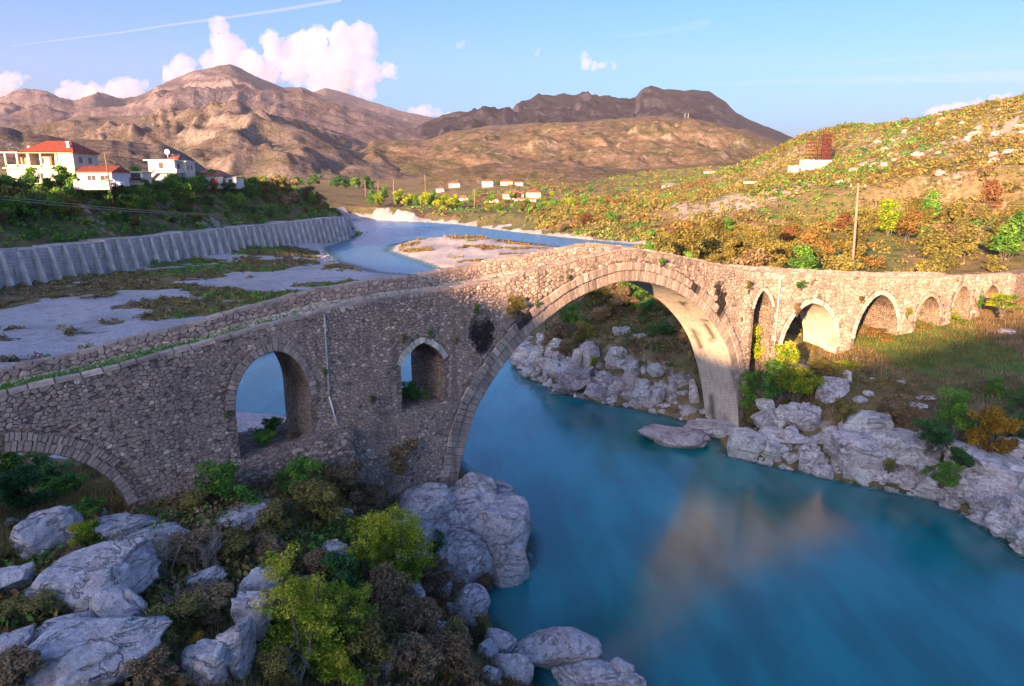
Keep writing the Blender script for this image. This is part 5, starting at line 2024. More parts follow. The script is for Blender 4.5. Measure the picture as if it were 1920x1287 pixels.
# grass strip growing on the bridge deck
rr = np.random.default_rng(12)
n = 46000
S = rr.uniform(-24, 4, n)
keepm = (rr.uniform(size=n) < np.interp(S, [-24, -14, -10, -6, 4], [1, 1, .4, .15, .1]))
S = S[keepm]
O_ = -.45 - rr.beta(1.2, 1.8, len(S)) * np.interp(S, [-30, -18, -8], [2.2, 1.5, .5]) if False else -.45 - rr.beta(1.1, 1.6, len(S)) * 2.3
P = np.array([bp(s, o, deck_z(s)) for s, o in zip(S, O_)])
a = rr.uniform(0, 6.28, len(S))
h = rr.uniform(.05, .17, len(S))
V = np.stack([P + np.stack([-np.sin(a) * .018, np.cos(a) * .018, a * 0], 1), P + np.stack([np.sin(a) * .018, -np.cos(a) * .018, a * 0], 1), P + np.stack([np.cos(a) * h * .5, np.sin(a) * h * .5, h], 1)], 1).reshape(-1, 3)
o = link('grass', mk_mesh('grass', V, [(np.arange(len(S) * 3).reshape(-1, 3), 0)], [LEAF['green']], {'tint': np.repeat(rr.uniform(.2, .8, len(S)), 3)}))
stuff(o, 'strip of green grass on the shaded bridge deck', 'grass')


# pale limestone breaking through the slope of the right hill
def hill_rocks():
    r = np.random.default_rng(71)
    V0, F0 = ico(1)
    X, Y = pick(lambda X, Y: (X > .42 * Y) & (X < .85 * Y) & (fbm(X * .035, Y * .035, oct=3, seed=31) + .5 * vnoise(X * .12, Y * .12, 0, 32) > .12), 800, 60, 300, 130, 420, 72)
    Z = ground(X, Y)
    Vs, Fs = [], []
    for i, (x, y, z) in enumerate(zip(X, Y, Z)):
        s_ = r.uniform(.5, 2.2) ** 1.3 * .8
        q = V0 * r.uniform(.65, 1.3, (len(V0), 1)) * np.array([s_ * r.uniform(.8, 1.6), s_ * r.uniform(.7, 1.2), s_ * r.uniform(.4, .8)])
        a = r.uniform(0, 6.28)
        q = q @ np.array([[math.cos(a), -math.sin(a), 0], [math.sin(a), math.cos(a), 0], [0, 0, 1]])
        Vs.append(q + np.array([x, y, z + .1 * s_]))
        Fs.append(F0 + i * len(V0))
    o = link('hill_rocks', mk_mesh('hill_rocks', np.concatenate(Vs), [(np.concatenate(Fs), 0)], [LIME_P]))
    stuff(o, 'pale rocks breaking through the scrub of the right hill', 'rocks')


hill_rocks()


# --- trees with a trunk and a crown
def young_tree(name, label, x, y, h, w, pal, seed, n=4200, leaf=.07, group=None, lean=(0, 0), z=None):
    r = np.random.default_rng(seed)
    z = gz(x, y) if z is None else z
    t = thing(name, label, 'tree', (x, y, z - .05), 0, group)
    mb = MB()
    C, R = [], []
    nst = 4
    for i in range(nst):
        a0 = 2 * PI * i / nst + r.uniform(-.5, .5)
        top = np.array([math.cos(a0) * w * .28 * r.uniform(.5, 1) + lean[0], math.sin(a0) * w * .28 * r.uniform(.5, 1) + lean[1], h * r.uniform(.7, 1)])
        mid = top * np.array([.35, .35, .5]) + r.normal(0, .1, 3)
        mb.tube([(0, 0, -.2), mid, top], .06, .012, 5, cap=False)
        for k in range(13):
            q = r.uniform(.04, 1.0)
            b = mid * (q / .5) if q < .5 else mid + (top - mid) * ((q - .5) / .5)
            a = r.uniform(0, 2 * PI)
            ln = w * .30 * (1.15 - q * .6) * r.uniform(.5, 1.2)
            e = b + np.array([math.cos(a) * ln, math.sin(a) * ln, ln * r.uniform(.15, .7)])
            mb.tube([b, (b + e) / 2 + r.normal(0, .05, 3), e], .022, .006, 4, cap=False)
            for j in range(3):
                f = .45 + .55 * j / 2
                C.append(b + (e - b) * f + r.normal(0, .06, 3))
                R.append(w * r.uniform(.06, .11))
        C.append(top)
        R.append(w * .08)
    mb.build('trunk', BARK, t)
    V, tt = leaves(r, C, R, n, leaf, up=.4, squash=.75, tspread=.18)
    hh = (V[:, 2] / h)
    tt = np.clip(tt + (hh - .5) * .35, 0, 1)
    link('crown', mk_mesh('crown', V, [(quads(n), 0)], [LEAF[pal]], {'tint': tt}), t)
    return t


def bare_shrub(label, x, y, h, seed):
    r = np.random.default_rng(seed)
    t = MB()
    for i in range(9):
        a = r.uniform(0, 2 * PI)
        top = np.array([math.cos(a) * h * .35, math.sin(a) * h * .35, h * r.uniform(.7, 1.05)])
        mid = top * np.array([.45, .45, .5]) + r.normal(0, .05, 3)
        t.tube([(0, 0, -.1), mid, top], .02, .006, 4, cap=False)
        for k in range(9):
            q = r.uniform(.3, 1)
            b = mid + (top - mid) * (q - .3)
            e = b + np.array([r.normal(0, .22), r.normal(0, .22), r.uniform(.1, .4)]) * h * .5
            t.tube([b, (b + e) / 2 + r.normal(0, .03, 3), e], .009, .003, 3, cap=False)
            for j in range(2):
                e2 = e + np.array([r.normal(0, .12), r.normal(0, .12), r.uniform(.02, .2)]) * h * .5
                t.tube([(b + e) / 2, e2], .005, .002, 3, cap=False)
    o = t.build('bare_shrub', TWIG)
    o.location = (x, y, gz(x, y))
    return tag(o, label, 'shrub')


def gpt(px, py, z=None):
    p = hit(px, py) if z is None else at(px, py, z=z)
    return p[0], p[1]


for k, (px, py, z, h, w, pal, n, lf, lab) in enumerate([
        (565, 1262, 3.6, 3.9, 2.7, 'yellow', 5200, .055, 'tall yellow green sapling in the near undergrowth, leftmost of the bright trees'),
        (655, 1262, 3.2, 3.4, 2.2, 'yellow', 3600, .05, 'slender bright sapling right of the tall yellow green one'),
        (745, 1110, 2.6, 4.0, 4.0, 'yellow', 7500, .06, 'broad yellow green tree before the rock outcrop'),
        (690, 1110, 2.7, 2.8, 2.0, 'yellow', 2600, .055, 'small yellow tree left of the broad one before the outcrop'),
        (820, 1075, 2.2, 2.4, 2.0, 'dkgreen', 3200, .05, 'dark green tree against the rock outcrop')]):
    x, y = gpt(px, py)
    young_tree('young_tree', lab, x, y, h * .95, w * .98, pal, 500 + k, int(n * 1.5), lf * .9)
for k, (px, py, z, h, lab) in enumerate([(312, 1092, 2.6, 2.3, 'bare pale twigged shrub among the near boulders, left one'), (392, 1078, 2.5, 2.1, 'bare pale twigged shrub behind the pale boulder, right one'), (560, 1290, 3.4, 1.6, 'bare twigs at the bottom edge under the sapling'),
                                         (720, 1290, 2.6, 1.7, 'bare twigs at the bottom edge amid brown scrub'), (330, 1170, 2.9, 1.3, 'thin bare twigs in the dry grass before the domed boulder')]):
    x, y = gpt(px, py)
    bare_shrub(lab, x, y, h * .72, 520 + k)

# near undergrowth: px, py, ground z, width, height, palette, words
NEAR = [
    (700, 850, 3.2, 3.4, 2.2, 'brown', 'russet brown thicket against the bridge below the pointed window'), (790, 855, 3.0, 3.2, 2.4, 'brown', 'brown thicket at the left foot of the great arch'),
    (655, 815, 3.4, 2.2, 1.5, 'olive', 'olive bush beside the end of the grey drain pipe'), (745, 890, 2.9, 3.0, 1.7, 'brown', 'low brown scrub behind the rock outcrop'), (830, 880, 2.8, 2.0, 1.5, 'brown', 'brown scrub between outcrop and arch'),
    (560, 930, 2.2, 2.8, 1.8, 'green', 'green bush below the bench of the bridge'), (640, 930, 2.6, 2.8, 1.8, 'brown', 'light brown shrub in the middle of the near bank'), (600, 985, 2.6, 3.0, 1.9, 'olive', 'olive brown shrub left of the yellow trees'),
    (680, 960, 2.7, 2.4, 1.6, 'brown', 'brown shrub above the yellow trees'), (430, 945, 1.6, 3.4, 1.9, 'green', 'green bush at the foot of the bridge wall'), (370, 965, 1.5, 2.4, 1.3, 'olive', 'olive bush at the foot of the bridge wall'),
    (520, 1010, 2.3, 2.4, 1.5, 'olive', 'olive shrub above the tall pale rock'), (440, 1060, 2.4, 2.6, 1.5, 'olive', 'olive shrub right of the bare twigs'), (350, 1060, 2.3, 2.4, 1.3, 'brown', 'brown shrub behind the bare twigs'),
    (150, 985, 1.2, 2.6, 1.4, 'green', 'green bush before the leftmost arch'), (40, 960, .8, 3.6, 2.0, 'dkgreen', 'dark green thicket at the left edge seen in the arch'), (110, 940, .6, 3.0, 1.6, 'green', 'green bush under the leftmost arch'),
    (20, 905, .5, 3.6, 2.2, 'green', 'green bush behind the leftmost arch at the frame edge'), (90, 905, .5, 2.8, 1.3, 'dkgreen', 'dark bush behind the leftmost arch'),
    (170, 1040, 1.9, 1.6, 1.4, 'yellow', 'yellow green tuft between the lumpy boulder and the ledge'), (130, 1075, 2.2, 2.4, 1.0, 'brown', 'dry brown shrub under the lumpy boulder'), (30, 1060, 2.0, 2.2, 1.2, 'olive', 'olive bush at the left edge above the cut boulder'),
    (50, 1175, 2.8, 2.4, 1.2, 'olive', 'olive shrub at the left edge beside the domed boulder'), (40, 1290, 3.6, 2.0, 1.1, 'brown', 'brown shrub in the lower left corner'), (330, 1190, 3.0, 2.4, 1.3, 'olive', 'olive shrub between the domed boulder and the sapling'),
    (390, 1170, 2.9, 2.2, 1.2, 'brown', 'brown shrub right of the domed boulder'), (300, 1250, 3.4, 2.0, 1.0, 'olive', 'olive shrub above the huge flat boulder'), (290, 1290, 3.6, 1.8, 1.1, 'brown', 'brown shrub right of the huge flat boulder'),
    (600, 1180, 3, 2.2, 1.6, 'yellow', 'low yellow green shrub filling behind the tall sapling'), (690, 1050, 2.7, 2.4, 1.6, 'yellow', 'low yellow green shrub left of the broad tree'), (630, 1285, 3, 2.0, 1.4, 'yellow', 'low yellow green shrub at the bottom edge'), (780, 1040, 2.6, 2.0, 1.4, 'green', 'green shrub below the outcrop'),
    (540, 1200, 3, 1.6, 1.3, 'yellow', 'low bright shrub left of the tall sapling'), (374, 1240, 3.3, 1.0, .9, 'gold', 'small bush dotted with yellow flower heads'), (520, 1290, 3.5, 1.6, 1.2, 'olive', 'olive shrub at the bottom edge by the upright boulder'),
    (720, 1180, 2.7, 2.6, 1.7, 'brown', 'brown bramble right of the sapling'), (790, 1190, 2.2, 2.6, 1.6, 'brown', 'brown bramble under the broad yellow tree'), (700, 1270, 2.9, 2.4, 1.7, 'olive', 'dark olive bramble at the bottom edge'),
    (780, 1270, 2.4, 2.6, 1.6, 'brown', 'greyish brown bramble at the bottom middle'), (850, 1285, 1.7, 2.2, 1.5, 'brown', 'brown bramble by the shore at the bottom edge'), (850, 1230, 1.4, 1.8, 1.3, 'olive', 'olive bramble hanging over the shore rocks'),
    (810, 1120, 2.0, 2.4, 1.4, 'brown', 'brown scrub on the ledge below the outcrop'), (880, 1085, 1.4, 2.0, 1.1, 'brown', 'brown scrub clinging to the outcrop over the water'), (905, 1110, .8, 1.5, .8, 'brown', 'thin brown scrub at the water under the outcrop'),
    (600, 1080, 2.8, 2.2, 1.3, 'brown', 'brown shrub behind the tall sapling'), (640, 1120, 2.9, 2.0, 1.5, 'dkgreen', 'dark green bush between the saplings'), (500, 1060, 2.5, 2.2, 1.3, 'brown', 'brown shrub above the tall pale rock, right one'), (905, 1205, .5, 1.2, 1.0, 'olive', 'small olive bush leaning over the inlet'),
]
for i, (px, py, z, w, h, pal, lab) in enumerate(NEAR):
    p = hit(px, py)
    kk = 1.3 * math.hypot(p[1], CAM_H - p[2]) / math.hypot(at(px, py, z=z)[1], CAM_H - z)
    plant(DENSE[pal][i % 2], p[0], p[1], w * kk, h * 1.15 * kk, lab, 'shrub', z=p[2] - .15, name='undergrowth_shrub')

# right bank
RB = [(1398, 770, 1.7, 2.2, 3.4, 'green', 'dark leafy bush hugging the right foot of the great arch'), (1400, 700, 4.0, 2.2, 3.2, 'yellow', 'bright climbing bush lit beside the great arch'), (1392, 640, 6.0, 1.7, 3.2, 'yellow', 'climbing greenery high on the wall right of the great arch'),
      (1450, 745, 3.2, 2.8, 2.4, 'green', 'round green bush on the rocks right of the arch foot'), (1492, 745, 3.3, 2.8, 2.4, 'yellow', 'sunlit yellow green bush right of the arch foot'), (1472, 735, 3.6, 2.6, 2.9, 'yellow', 'sunlit bush below the narrow pointed arch'),
      (1410, 795, 1.2, 1.8, 1.3, 'olive', 'small dark bush low beside the arch foot'), (1425, 690, 4.6, 1.6, 1.6, 'yellow', 'small bright bush in the narrow pointed arch'),
      (1850, 850, 3.0, 3.3, 3.4, 'gold', 'golden autumn shrub on the right bank'), (1795, 815, 3.4, 3.0, 2.8, 'green', 'green shrub left of the golden one'), (1745, 835, 3.2, 3.0, 2.0, 'dkgreen', 'dark green shrub left of the green one on the right bank'),
      (1765, 905, 1.4, 2.2, 1.4, 'green', 'low green shrub hanging over the waterline'), (1800, 870, 2.5, 2.4, 1.3, 'dkgreen', 'dark bush under the golden shrub'), (1870, 745, 4.4, 1.8, 1.5, 'green', 'small green shrub behind the golden one'),
      (1905, 830, 3.4, 2.4, 2.2, 'dkgreen', 'dark green shrub at the right edge'), (1920, 780, 4.2, 2.6, 1.8, 'dkgreen', 'dark shrub at the right edge, upper one'), (1680, 785, 3.4, 2.2, 1.4, 'brown', 'brown shrub above the square cut block'), (1655, 790, 3.2, 1.8, 1.2, 'brown', 'reddish brown shrub right of the giant slab'),
      (1590, 800, 2.6, 1.8, 1.8, 'olive', 'olive grass clump between the giant slab and the pale rock'), (1575, 775, 3.0, 1.4, 1.2, 'olive', 'olive tuft beside the giant slab'), (1665, 880, 1.6, 1.2, .9, 'olive', 'small olive tuft between waterline rocks'), (1720, 800, 3.6, 2.0, 1.2, 'brown', 'brown scrub left of the dark green shrub'),
      (1770, 600, 6.4, 2.6, 1.4, 'yellow', 'sunlit bush on the lawn before the small arches'), (1880, 585, 7.4, 3.2, 1.6, 'yellow', 'sunlit bush under the last small arch'), (1540, 690, 4.9, 2.2, .9, 'olive', 'low olive bush before the first wide arch'), (1650, 640, 5.4, 3.0, 1.1, 'orange', 'russet bush inside the second wide arch'),
      (1580, 690, 4.7, 2.4, .8, 'yellow', 'low yellow bush left of the second wide arch'), (1735, 625, 5.6, 1.8, .8, 'orange', 'dry bush in the third small arch'), (1695, 640, 5.2, 1.8, .9, 'green', 'green bush between the second and third small arch')]
for i, (px, py, z, w, h, pal, lab) in enumerate(RB):
    x, y = gpt(px, py, z)
    me = (DENSE[pal] if pal in DENSE else PROTO[pal])[i % 2]
    kk = 1.45 if i < 8 else 1.15
    plant(me, x, y, w * kk, h * 1.1 * (1.25 if i < 8 else 1.1), lab, 'shrub', z=z - .15)
# slope seen through the great arch
UA = [(1060, 668, 2.6, 2.6, 2.2, 'brown'), (1030, 655, 2.4, 2.4, 1.9, 'brown'), (1095, 640, 3.6, 3.0, 2.3, 'olive'), (1075, 612, 4.6, 3.2, 2.2, 'green'), (1120, 610, 4.8, 3.2, 2.4, 'brown'), (1140, 585, 5.6, 3.4, 2.6, 'olive'), (1180, 600, 5.0, 3.2, 2.6, 'green'), (1215, 615, 4.8, 3.0, 2.8, 'dkgreen'),
      (1245, 650, 3.8, 3.2, 2.8, 'dkgreen'), (1280, 660, 3.6, 3.0, 3.0, 'brown'), (1220, 690, 2.4, 2.4, 1.4, 'brown'), (1290, 630, 4.6, 3.0, 2.6, 'dkgreen'), (1110, 570, 6.4, 3.6, 2.2, 'olive'), (1200, 560, 7.0, 4.0, 2.6, 'green'), (1255, 590, 6.2, 3.6, 2.8, 'olive'), (1115, 700, 1.6, 1.2, 1.6, 'yellow'),
      (1165, 575, 6.6, 3.4, 2.6, 'brown'), (1240, 560, 7.2, 3.6, 2.4, 'dkgreen'), (1160, 545, 8.0, 3.6, 2.4, 'green'), (1050, 640, 3.2, 2.6, 1.8, 'brown'), (1150, 625, 4.2, 2.4, 1.6, 'brown')]
for i, (px, py, z, w, h, pal) in enumerate(UA):
    x, y = gpt(px, py, z)
    plant(DENSE[pal][i % 2], x, y, w * 1.25, h * 1.25, PALN[pal] + ' bush on the shady slope seen through the great arch', 'shrub', PALN[pal] + ' bushes seen through the great arch', z=z - .2)
# plants rooted in the masonry
WALLP = [(960, 590, 2.0, 1.4, 'olive', 'leafy fig growing out of the bridge face left of the great arch'), (890, 590, .5, .7, 'green', 'small green plant hanging on the bridge face by the dark stain'), (750, 640, .45, .55, 'olive', 'round tuft above the left side of the pointed window'),
         (802, 628, .45, .35, 'green', 'small tuft right above the pointed window'), (850, 642, .4, .4, 'olive', 'tuft right of the pointed window'), (698, 755, .35, .5, 'olive', 'tuft on the wall left of the pointed window'), (608, 702, .4, .42, 'green', 'green plant growing over the grey drain pipe'),
         (420, 782, .3, .4, 'green', 'small plant left of the round headed arch'), (1238, 496, .9, .6, 'green', 'green sprig on the parapet at the crest'), (1062, 524, .35, .35, 'green', 'tiny sprig on the rising parapet'), (1500, 542, 1.7, .9, 'dkgreen', 'dark bush on the wall above the first wide arch'),
         (1400, 548, .9, 1.0, 'olive', 'tuft beside the narrow pointed arch'), (1700, 595, 1.4, 1.2, 'olive', 'tuft between the second and third small arch'), (1610, 566, .9, .6, 'olive', 'tuft above the pier of the wide arches'), (1490, 590, 1.5, 1.3, 'brown', 'dry creeper on the wall beside the first wide arch'),
         (1832, 580, 1.6, 1.6, 'green', 'green creeper between the last two small arches'), (1000, 575, .45, .45, 'green', 'small sprig right of the fig on the bridge face')]


def on_face(px, py, off=0.0):
    """where a sight line meets the near face of the bridge: metres along it and height"""
    d = at(px, py, y=1.0) - np.array([0, 0, CAM_H])
    fx, fy = TX + TTY * off, TY - TTX * off
    k = fx / fy - d[0] / d[1]
    i_ = int(np.argmin(np.abs(k)))
    return float(TS[i_]), float(CAM_H + d[2] * fy[i_] / d[1])


for i, (px, py, w, h, pal, lab) in enumerate(WALLP):
    s_, z_ = on_face(px, py)
    p = bp(s_, .14, z_)
    plant(DENSE[pal][i % 2] if pal in DENSE else PROTO[pal][0], p[0], p[1], w, h, lab, 'plant', z=z_, name='wall_plant', rz=math.radians(38 if s_ < 26 else 27), dy=min(w, .6))
for q, off, z_, w, h, pal, lab in [(-9.9, -.9, 7.2, 1.5, 1.1, 'green', 'green weeds growing inside the round headed arch'), (-8.6, -.5, 7.3, 1.0, .7, 'brown', 'brown weeds inside the round headed arch'), (-9.0, -2.4, 7.2, 1.4, 1.0, 'green', 'green weeds at the back of the round headed arch')]:
    p = bp(q, off, z_)
    plant(DENSE[pal][0], p[0], p[1], w, h, lab, 'shrub', z=z_)
p = bp(-2.2, -1.0, 7.75)
plant(DENSE['green'][1], p[0], p[1], 1.7, 1.25, 'lush green bush standing in the pointed window', 'shrub', z=7.7)

# undergrowth that covers the near left bank and the right bank rocks' tops
for k, (pal, cnt) in enumerate([('brown', 3800), ('olive', 3600), ('green', 2000), ('rust', 1100)]):
    X, Y = pick(lambda X, Y: (river_dist(X, Y) > 1.0) & (vnoise(X * .3, Y * .3, 0, 120 + k) > -.1) & ((Y - np.interp(X, TX, TY)) < -.8), cnt, -34, 0, 14, 43, 430 + k)
    rr = np.random.default_rng(k)
    tufts('undergrowth', X, Y, ground(X, Y), rr.uniform(.6, 1.6, len(X)), LEAF[pal], 54, .064, 440 + k, PALN[pal] + ' low undergrowth between the near boulders', 'undergrowth')
for k, (pal, cnt) in enumerate([('brown', 900), ('olive', 800), ('green', 500)]):
    X, Y = pick(lambda X, Y: (river_dist(X, Y) > 2.2) & (river_dist(X, Y) < 11) & (vnoise(X * .3, Y * .3, 0, 130 + k) > 0), cnt, 15, 48, 26, 52, 450 + k)
    rr = np.random.default_rng(k)
    tufts('undergrowth', X, Y, ground(X, Y), rr.uniform(.5, 1.2, len(X)), LEAF[pal], 40, .065, 460 + k, PALN[pal] + ' weeds along the top of the right bank', 'undergrowth')
for k, (pal, cnt) in enumerate([('brown', 700), ('olive', 500), ('dkgreen', 500)]):
    X, Y = pick(lambda X, Y: (river_dist(X, Y) > 3.5) & ((Y - np.interp(X, TX, TY)) > 6), cnt, 0, 26, 56, 86, 470 + k)
    rr = np.random.default_rng(k)
    tufts('undergrowth', X, Y, ground(X, Y), rr.uniform(.8, 1.9, len(X)), LEAF[pal], 40, .07, 480 + k, PALN[pal] + ' brush on the shady slope under the arch', 'undergrowth')

# ------------------------------------------------------------------ houses
def part_box(name, parent, mat, *boxes):
    mb = MB()
    for b in boxes:
        mb.box(*b)
    return mb.build(name, mat, parent)


def window(parent, x, y, z, w, h, axis, mat_frame=PLASTER_W, out=-1):
    """a framed pane on a wall whose outside is towards out along axis ('y' or 'x')"""
    mb = MB()
    t = .07
    d0, d1 = (0, out * .08)
    lo, hi = min(d0, d1), max(d0, d1)
    bars = [(-w / 2 - t, w / 2 + t, -t, 0), (-w / 2 - t, w / 2 + t, h, h + t), (-w / 2 - t, -w / 2, 0, h), (w / 2, w / 2 + t, 0, h), (-.03, .03, 0, h)]
    for a0, a1, b0, b1 in bars:
        if axis == 'y':
            mb.box(x + a0, x + a1, y + lo, y + hi, z + b0, z + b1)
        else:
            mb.box(x + lo, x + hi, y + a0, y + a1, z + b0, z + b1)
    f = mb.build('window', mat_frame, parent)
    mb = MB()
    lo, hi = min(0, out * .03), max(0, out * .03)
    if axis == 'y':
        mb.box(x - w / 2, x + w / 2, y + lo, y + hi, z, z + h)
    else:
        mb.box(x + lo, x + hi, y - w / 2, y + w / 2, z, z + h)
    mb.build('pane', PANE, f)
    return f


def hip_roof(parent, x0, x1, y0, y1, z, h, over, mat, gable=False, ridge_in=None):
    x0, x1, y0, y1 = x0 - over, x1 + over, y0 - over, y1 + over
    ym = (y0 + y1) / 2
    ri = 0 if gable else (ridge_in if ridge_in is not None else (y1 - y0) / 2)
    mb = MB()
    vs = [(x0, y0, z), (x1, y0, z), (x1, y1, z), (x0, y1, z), (x0 + ri, ym, z + h), (x1 - ri, ym, z + h),
          (x0, y0, z - .15), (x1, y0, z - .15), (x1, y1, z - .15), (x0, y1, z - .15)]
    mb.add(vs, [(0, 1, 5, 4), (1, 2, 5), (2, 3, 4, 5), (3, 0, 4), (0, 6, 7, 1), (1, 7, 8, 2), (2, 8, 9, 3), (3, 9, 6, 0), (9, 8, 7, 6)])
    ro = mb.build('roof', mat, parent)
    # courses of tiles as low ridges
    mt = MB()
    n = int((x1 - x0) / .55)
    for i in range(n):
        xx = x0 + ri * 0 + (x1 - x0) * (i + .5) / n
        # height of roof above this line on the front slope
        lim = 1.0
        if not gable:
            lim = min(1.0, (xx - x0) / max(ri, 1e-3), (x1 - xx) / max(ri, 1e-3))
        e = (xx, y0 + (ym - y0) * lim, z + h * lim)
        mt.add([(xx - .07, y0, z + .01), (xx + .07, y0, z + .01), (xx + .07, e[1], e[2] + .01), (xx - .07, e[1], e[2] + .01), (xx, y0, z + .09), (xx, e[1], e[2] + .09)],
               [(0, 4, 5, 3), (4, 1, 2, 5)])
    tl = mt.build('tile_rows', mat, ro)
    return ro


# the two-storey house with the red hipped roof and a loggia
p = at(96, 332, y=150)
hz = 18.6
hA = thing('house', 'two storey cream house with a bright red hipped roof and a columned loggia', 'house', (p[0] - 2.0, p[1], hz))
W_, Dp = 14.5, 9.0
x0 = -W_ / 2
part_box('wall', hA, PLASTER, (x0, x0 + W_, 0, Dp, 0, 3.1), (x0 + 4.6, x0 + W_, 2.2, Dp, 3.35, 6.3), (x0 + 11.3, x0 + W_, 0, 2.2, 3.35, 6.3), (x0 + 4.6, x0 + 5.2, 0, 2.2, 3.35, 6.3))
part_box('floor_slab', hA, PLASTER, (x0 - .5, x0 + W_ + .3, -.5, Dp + .2, 3.1, 3.35), (x0 - .5, x0 + W_ + .1, -.5, Dp, 6.3, 6.55))
part_box('wall', hA, PLASTER_O, (x0 + 1.2, x0 + 4.6, 3.0, Dp, 3.35, 6.3))
for cx in (x0 + .1, x0 + 2.6, x0 + 7.6, x0 + 10.9):
    part_box('column', hA, PLASTER, (cx - .17, cx + .17, -.1, .24, 3.35, 6.3))
part_box('railing', hA, PLASTER, (x0, x0 + 4.4, -.1, 0, 3.35, 3.95), (x0 + 5.4, x0 + 10.8, -.1, 0, 3.35, 3.75))
rf = hip_roof(hA, x0 + 3.6, x0 + W_, 0, Dp, 6.55, 2.5, .5, TILE_RED, ridge_in=3.2)
part_box('chimney', rf, PLASTER, (x0 + 12.6, x0 + 13.2, 1.3, 1.9, 6.9, 8.6), (x0 + 12.5, x0 + 13.3, 1.2, 2.0, 8.6, 8.75))
part_box('chimney', rf, PLASTER, (x0 + 2.4, x0 + 2.9, 4.0, 4.5, 6.55, 8.0))
d = part_box('door', hA, WOOD, (x0 + 8.0, x0 + 9.0, 2.1, 2.2, 3.35, 5.6))
part_box('handle', d, METAL_W, (x0 + 8.1, x0 + 8.18, 2.05, 2.1, 4.4, 4.5))
window(hA, x0 + 10.2, 2.2, 4.3, 1.0, 1.2, 'y')
window(hA, x0 + 6.4, 2.2, 4.3, .9, 1.2, 'y')
window(hA, x0 + 7.0, 0, 1.0, 1.3, 1.2, 'y')
window(hA, x0 + 11.5, 0, 1.0, 1.3, 1.2, 'y')
for wy in (2.4, 5.8):
    window(hA, x0 + W_, wy, 4.3, 1.2, 1.3, 'x', out=1)

# the low red roofed annex
p = at(178, 338, y=146)
hB = thing('annex', 'low white annex with a scarlet sloping roof beside the hipped house', 'house', (p[0], p[1], 18.1))
part_box('wall', hB, PLASTER_W, (-3.6, 3.6, 0, 6.5, 0, 2.9))
mb = MB()
mb.add([(3.6, 0, 2.9), (3.6, 6.5, 2.9), (3.6, 3.25, 4.1)], [(0, 1, 2)])
mb.add([(-3.6, 0, 2.9), (-3.6, 6.5, 2.9), (-3.6, 3.25, 4.1)], [(2, 1, 0)])
mb.build('gable', PLASTER_W, hB)
hip_roof(hB, -3.6, 3.6, 0, 6.5, 2.92, 1.25, .3, TILE_RED, True)
window(hB, -.6, 0, 1.2, 1.7, 1.0, 'y')
window(hB, 2.2, 0, 1.2, 1.9, 1.0, 'y')
# the flat shed between
p = at(243, 336, y=165)
hC = thing('shed', 'flat roofed pale shed between the annex and the white house', 'shed', (p[0], p[1], 18.3))
part_box('wall', hC, PLASTER, (-3.2, 3.2, 0, 4, 0, 2.9))
part_box('roof', hC, PLASTER_W, (-3.5, 3.5, -.4, 4.3, 2.9, 3.1))
part_box('opening', hC, PANE, (.4, 2.6, -.03, 0, 1.3, 2.7))
part_box('lean_to', hC, TILE_GREY, (-1.2, 3.4, -2.6, -.4, 1.6, 1.72))
# the white two-storey house with an outside stair and a dish
p = at(316, 340, y=182)
hD = thing('house', 'white two storey house with an outside stair and a roof dish', 'house', (p[0] - .6, p[1], 18.4))
part_box('wall', hD, PLASTER_W, (-4.2, 2.6, 0, 8.5, 0, 6.0))
part_box('wing', hD, PLASTER, (2.6, 4.0, 3.2, 8.5, 0, 5.8))
part_box('roof_slab', hD, PLASTER_W, (-5.0, 3.0, -.7, 8.8, 6.0, 6.25), (2.6, 4.3, 3.0, 8.8, 5.8, 6.0))
hip_roof(hD, -1.0, 2.6, 2.0, 8.0, 6.3, 1.5, .2, TILE_OLD)
part_box('balcony', hD, PLASTER_W, (-2.0, 3.4, -1.0, 0, 2.9, 3.1), (-2.0, 3.4, -1.0, -.88, 3.1, 4.0), (2.6, 3.4, 0, 8.0, 2.9, 3.1), (3.28, 3.4, -.88, 8.0, 3.1, 4.0))
mb = MB()
for i in range(9):
    mb.box(-5.2 + i * .36, -4.84 + i * .36, -1.1, -.1, i * .32, .32 + i * .32)
mb.build('stair', PLASTER_W, hD)
mb = MB()
mb.add([(-5.3, -1.16, .5), (-2.0, -1.16, 3.4), (-2.0, -1.16, 4.0), (-5.3, -1.16, 1.1), (-5.3, -1.1, .5), (-2.0, -1.1, 3.4), (-2.0, -1.1, 4.0), (-5.3, -1.1, 1.1)], [(0, 1, 2, 3), (7, 6, 5, 4), (3, 2, 6, 7)])
mb.build('stair_rail', WOOD, hD)
window(hD, -.9, 0, 3.5, 1.0, 2.0, 'y', WOOD)
window(hD, 2.6, 3.4 - 1.5, 3.5, 1.0, 1.8, 'x', WOOD, 1)
window(hD, 2.6, 1.4, 1.0, 1.3, 1.1, 'x', out=1)
window(hD, 2.6, 2.9, 1.0, .9, 1.1, 'x', out=1)
for wy in (4.4, 6.4):
    window(hD, 4.0, wy, 3.8, .9, 1.2, 'x', out=1)
    window(hD, 4.0, wy, .9, .7, 1.0, 'x', out=1)
dish = thing('satellite_dish', 'round white satellite dish on the white house roof', 'dish', (hD.location[0] - .2, hD.location[1] + 2.5, hD.location[2] + 7.4))
mb = MB()
rings = []
vs, fs = [(0, .12, .9)], []
for k in range(1, 4):
    for j in range(14):
        a = 2 * PI * j / 14
        rr_ = .22 * k
        vs.append((rr_ * math.cos(a), .12 - .28 * (rr_ ** 2), .9 + rr_ * math.sin(a)))
for j in range(14):
    fs.append((0, 1 + j, 1 + (j + 1) % 14))
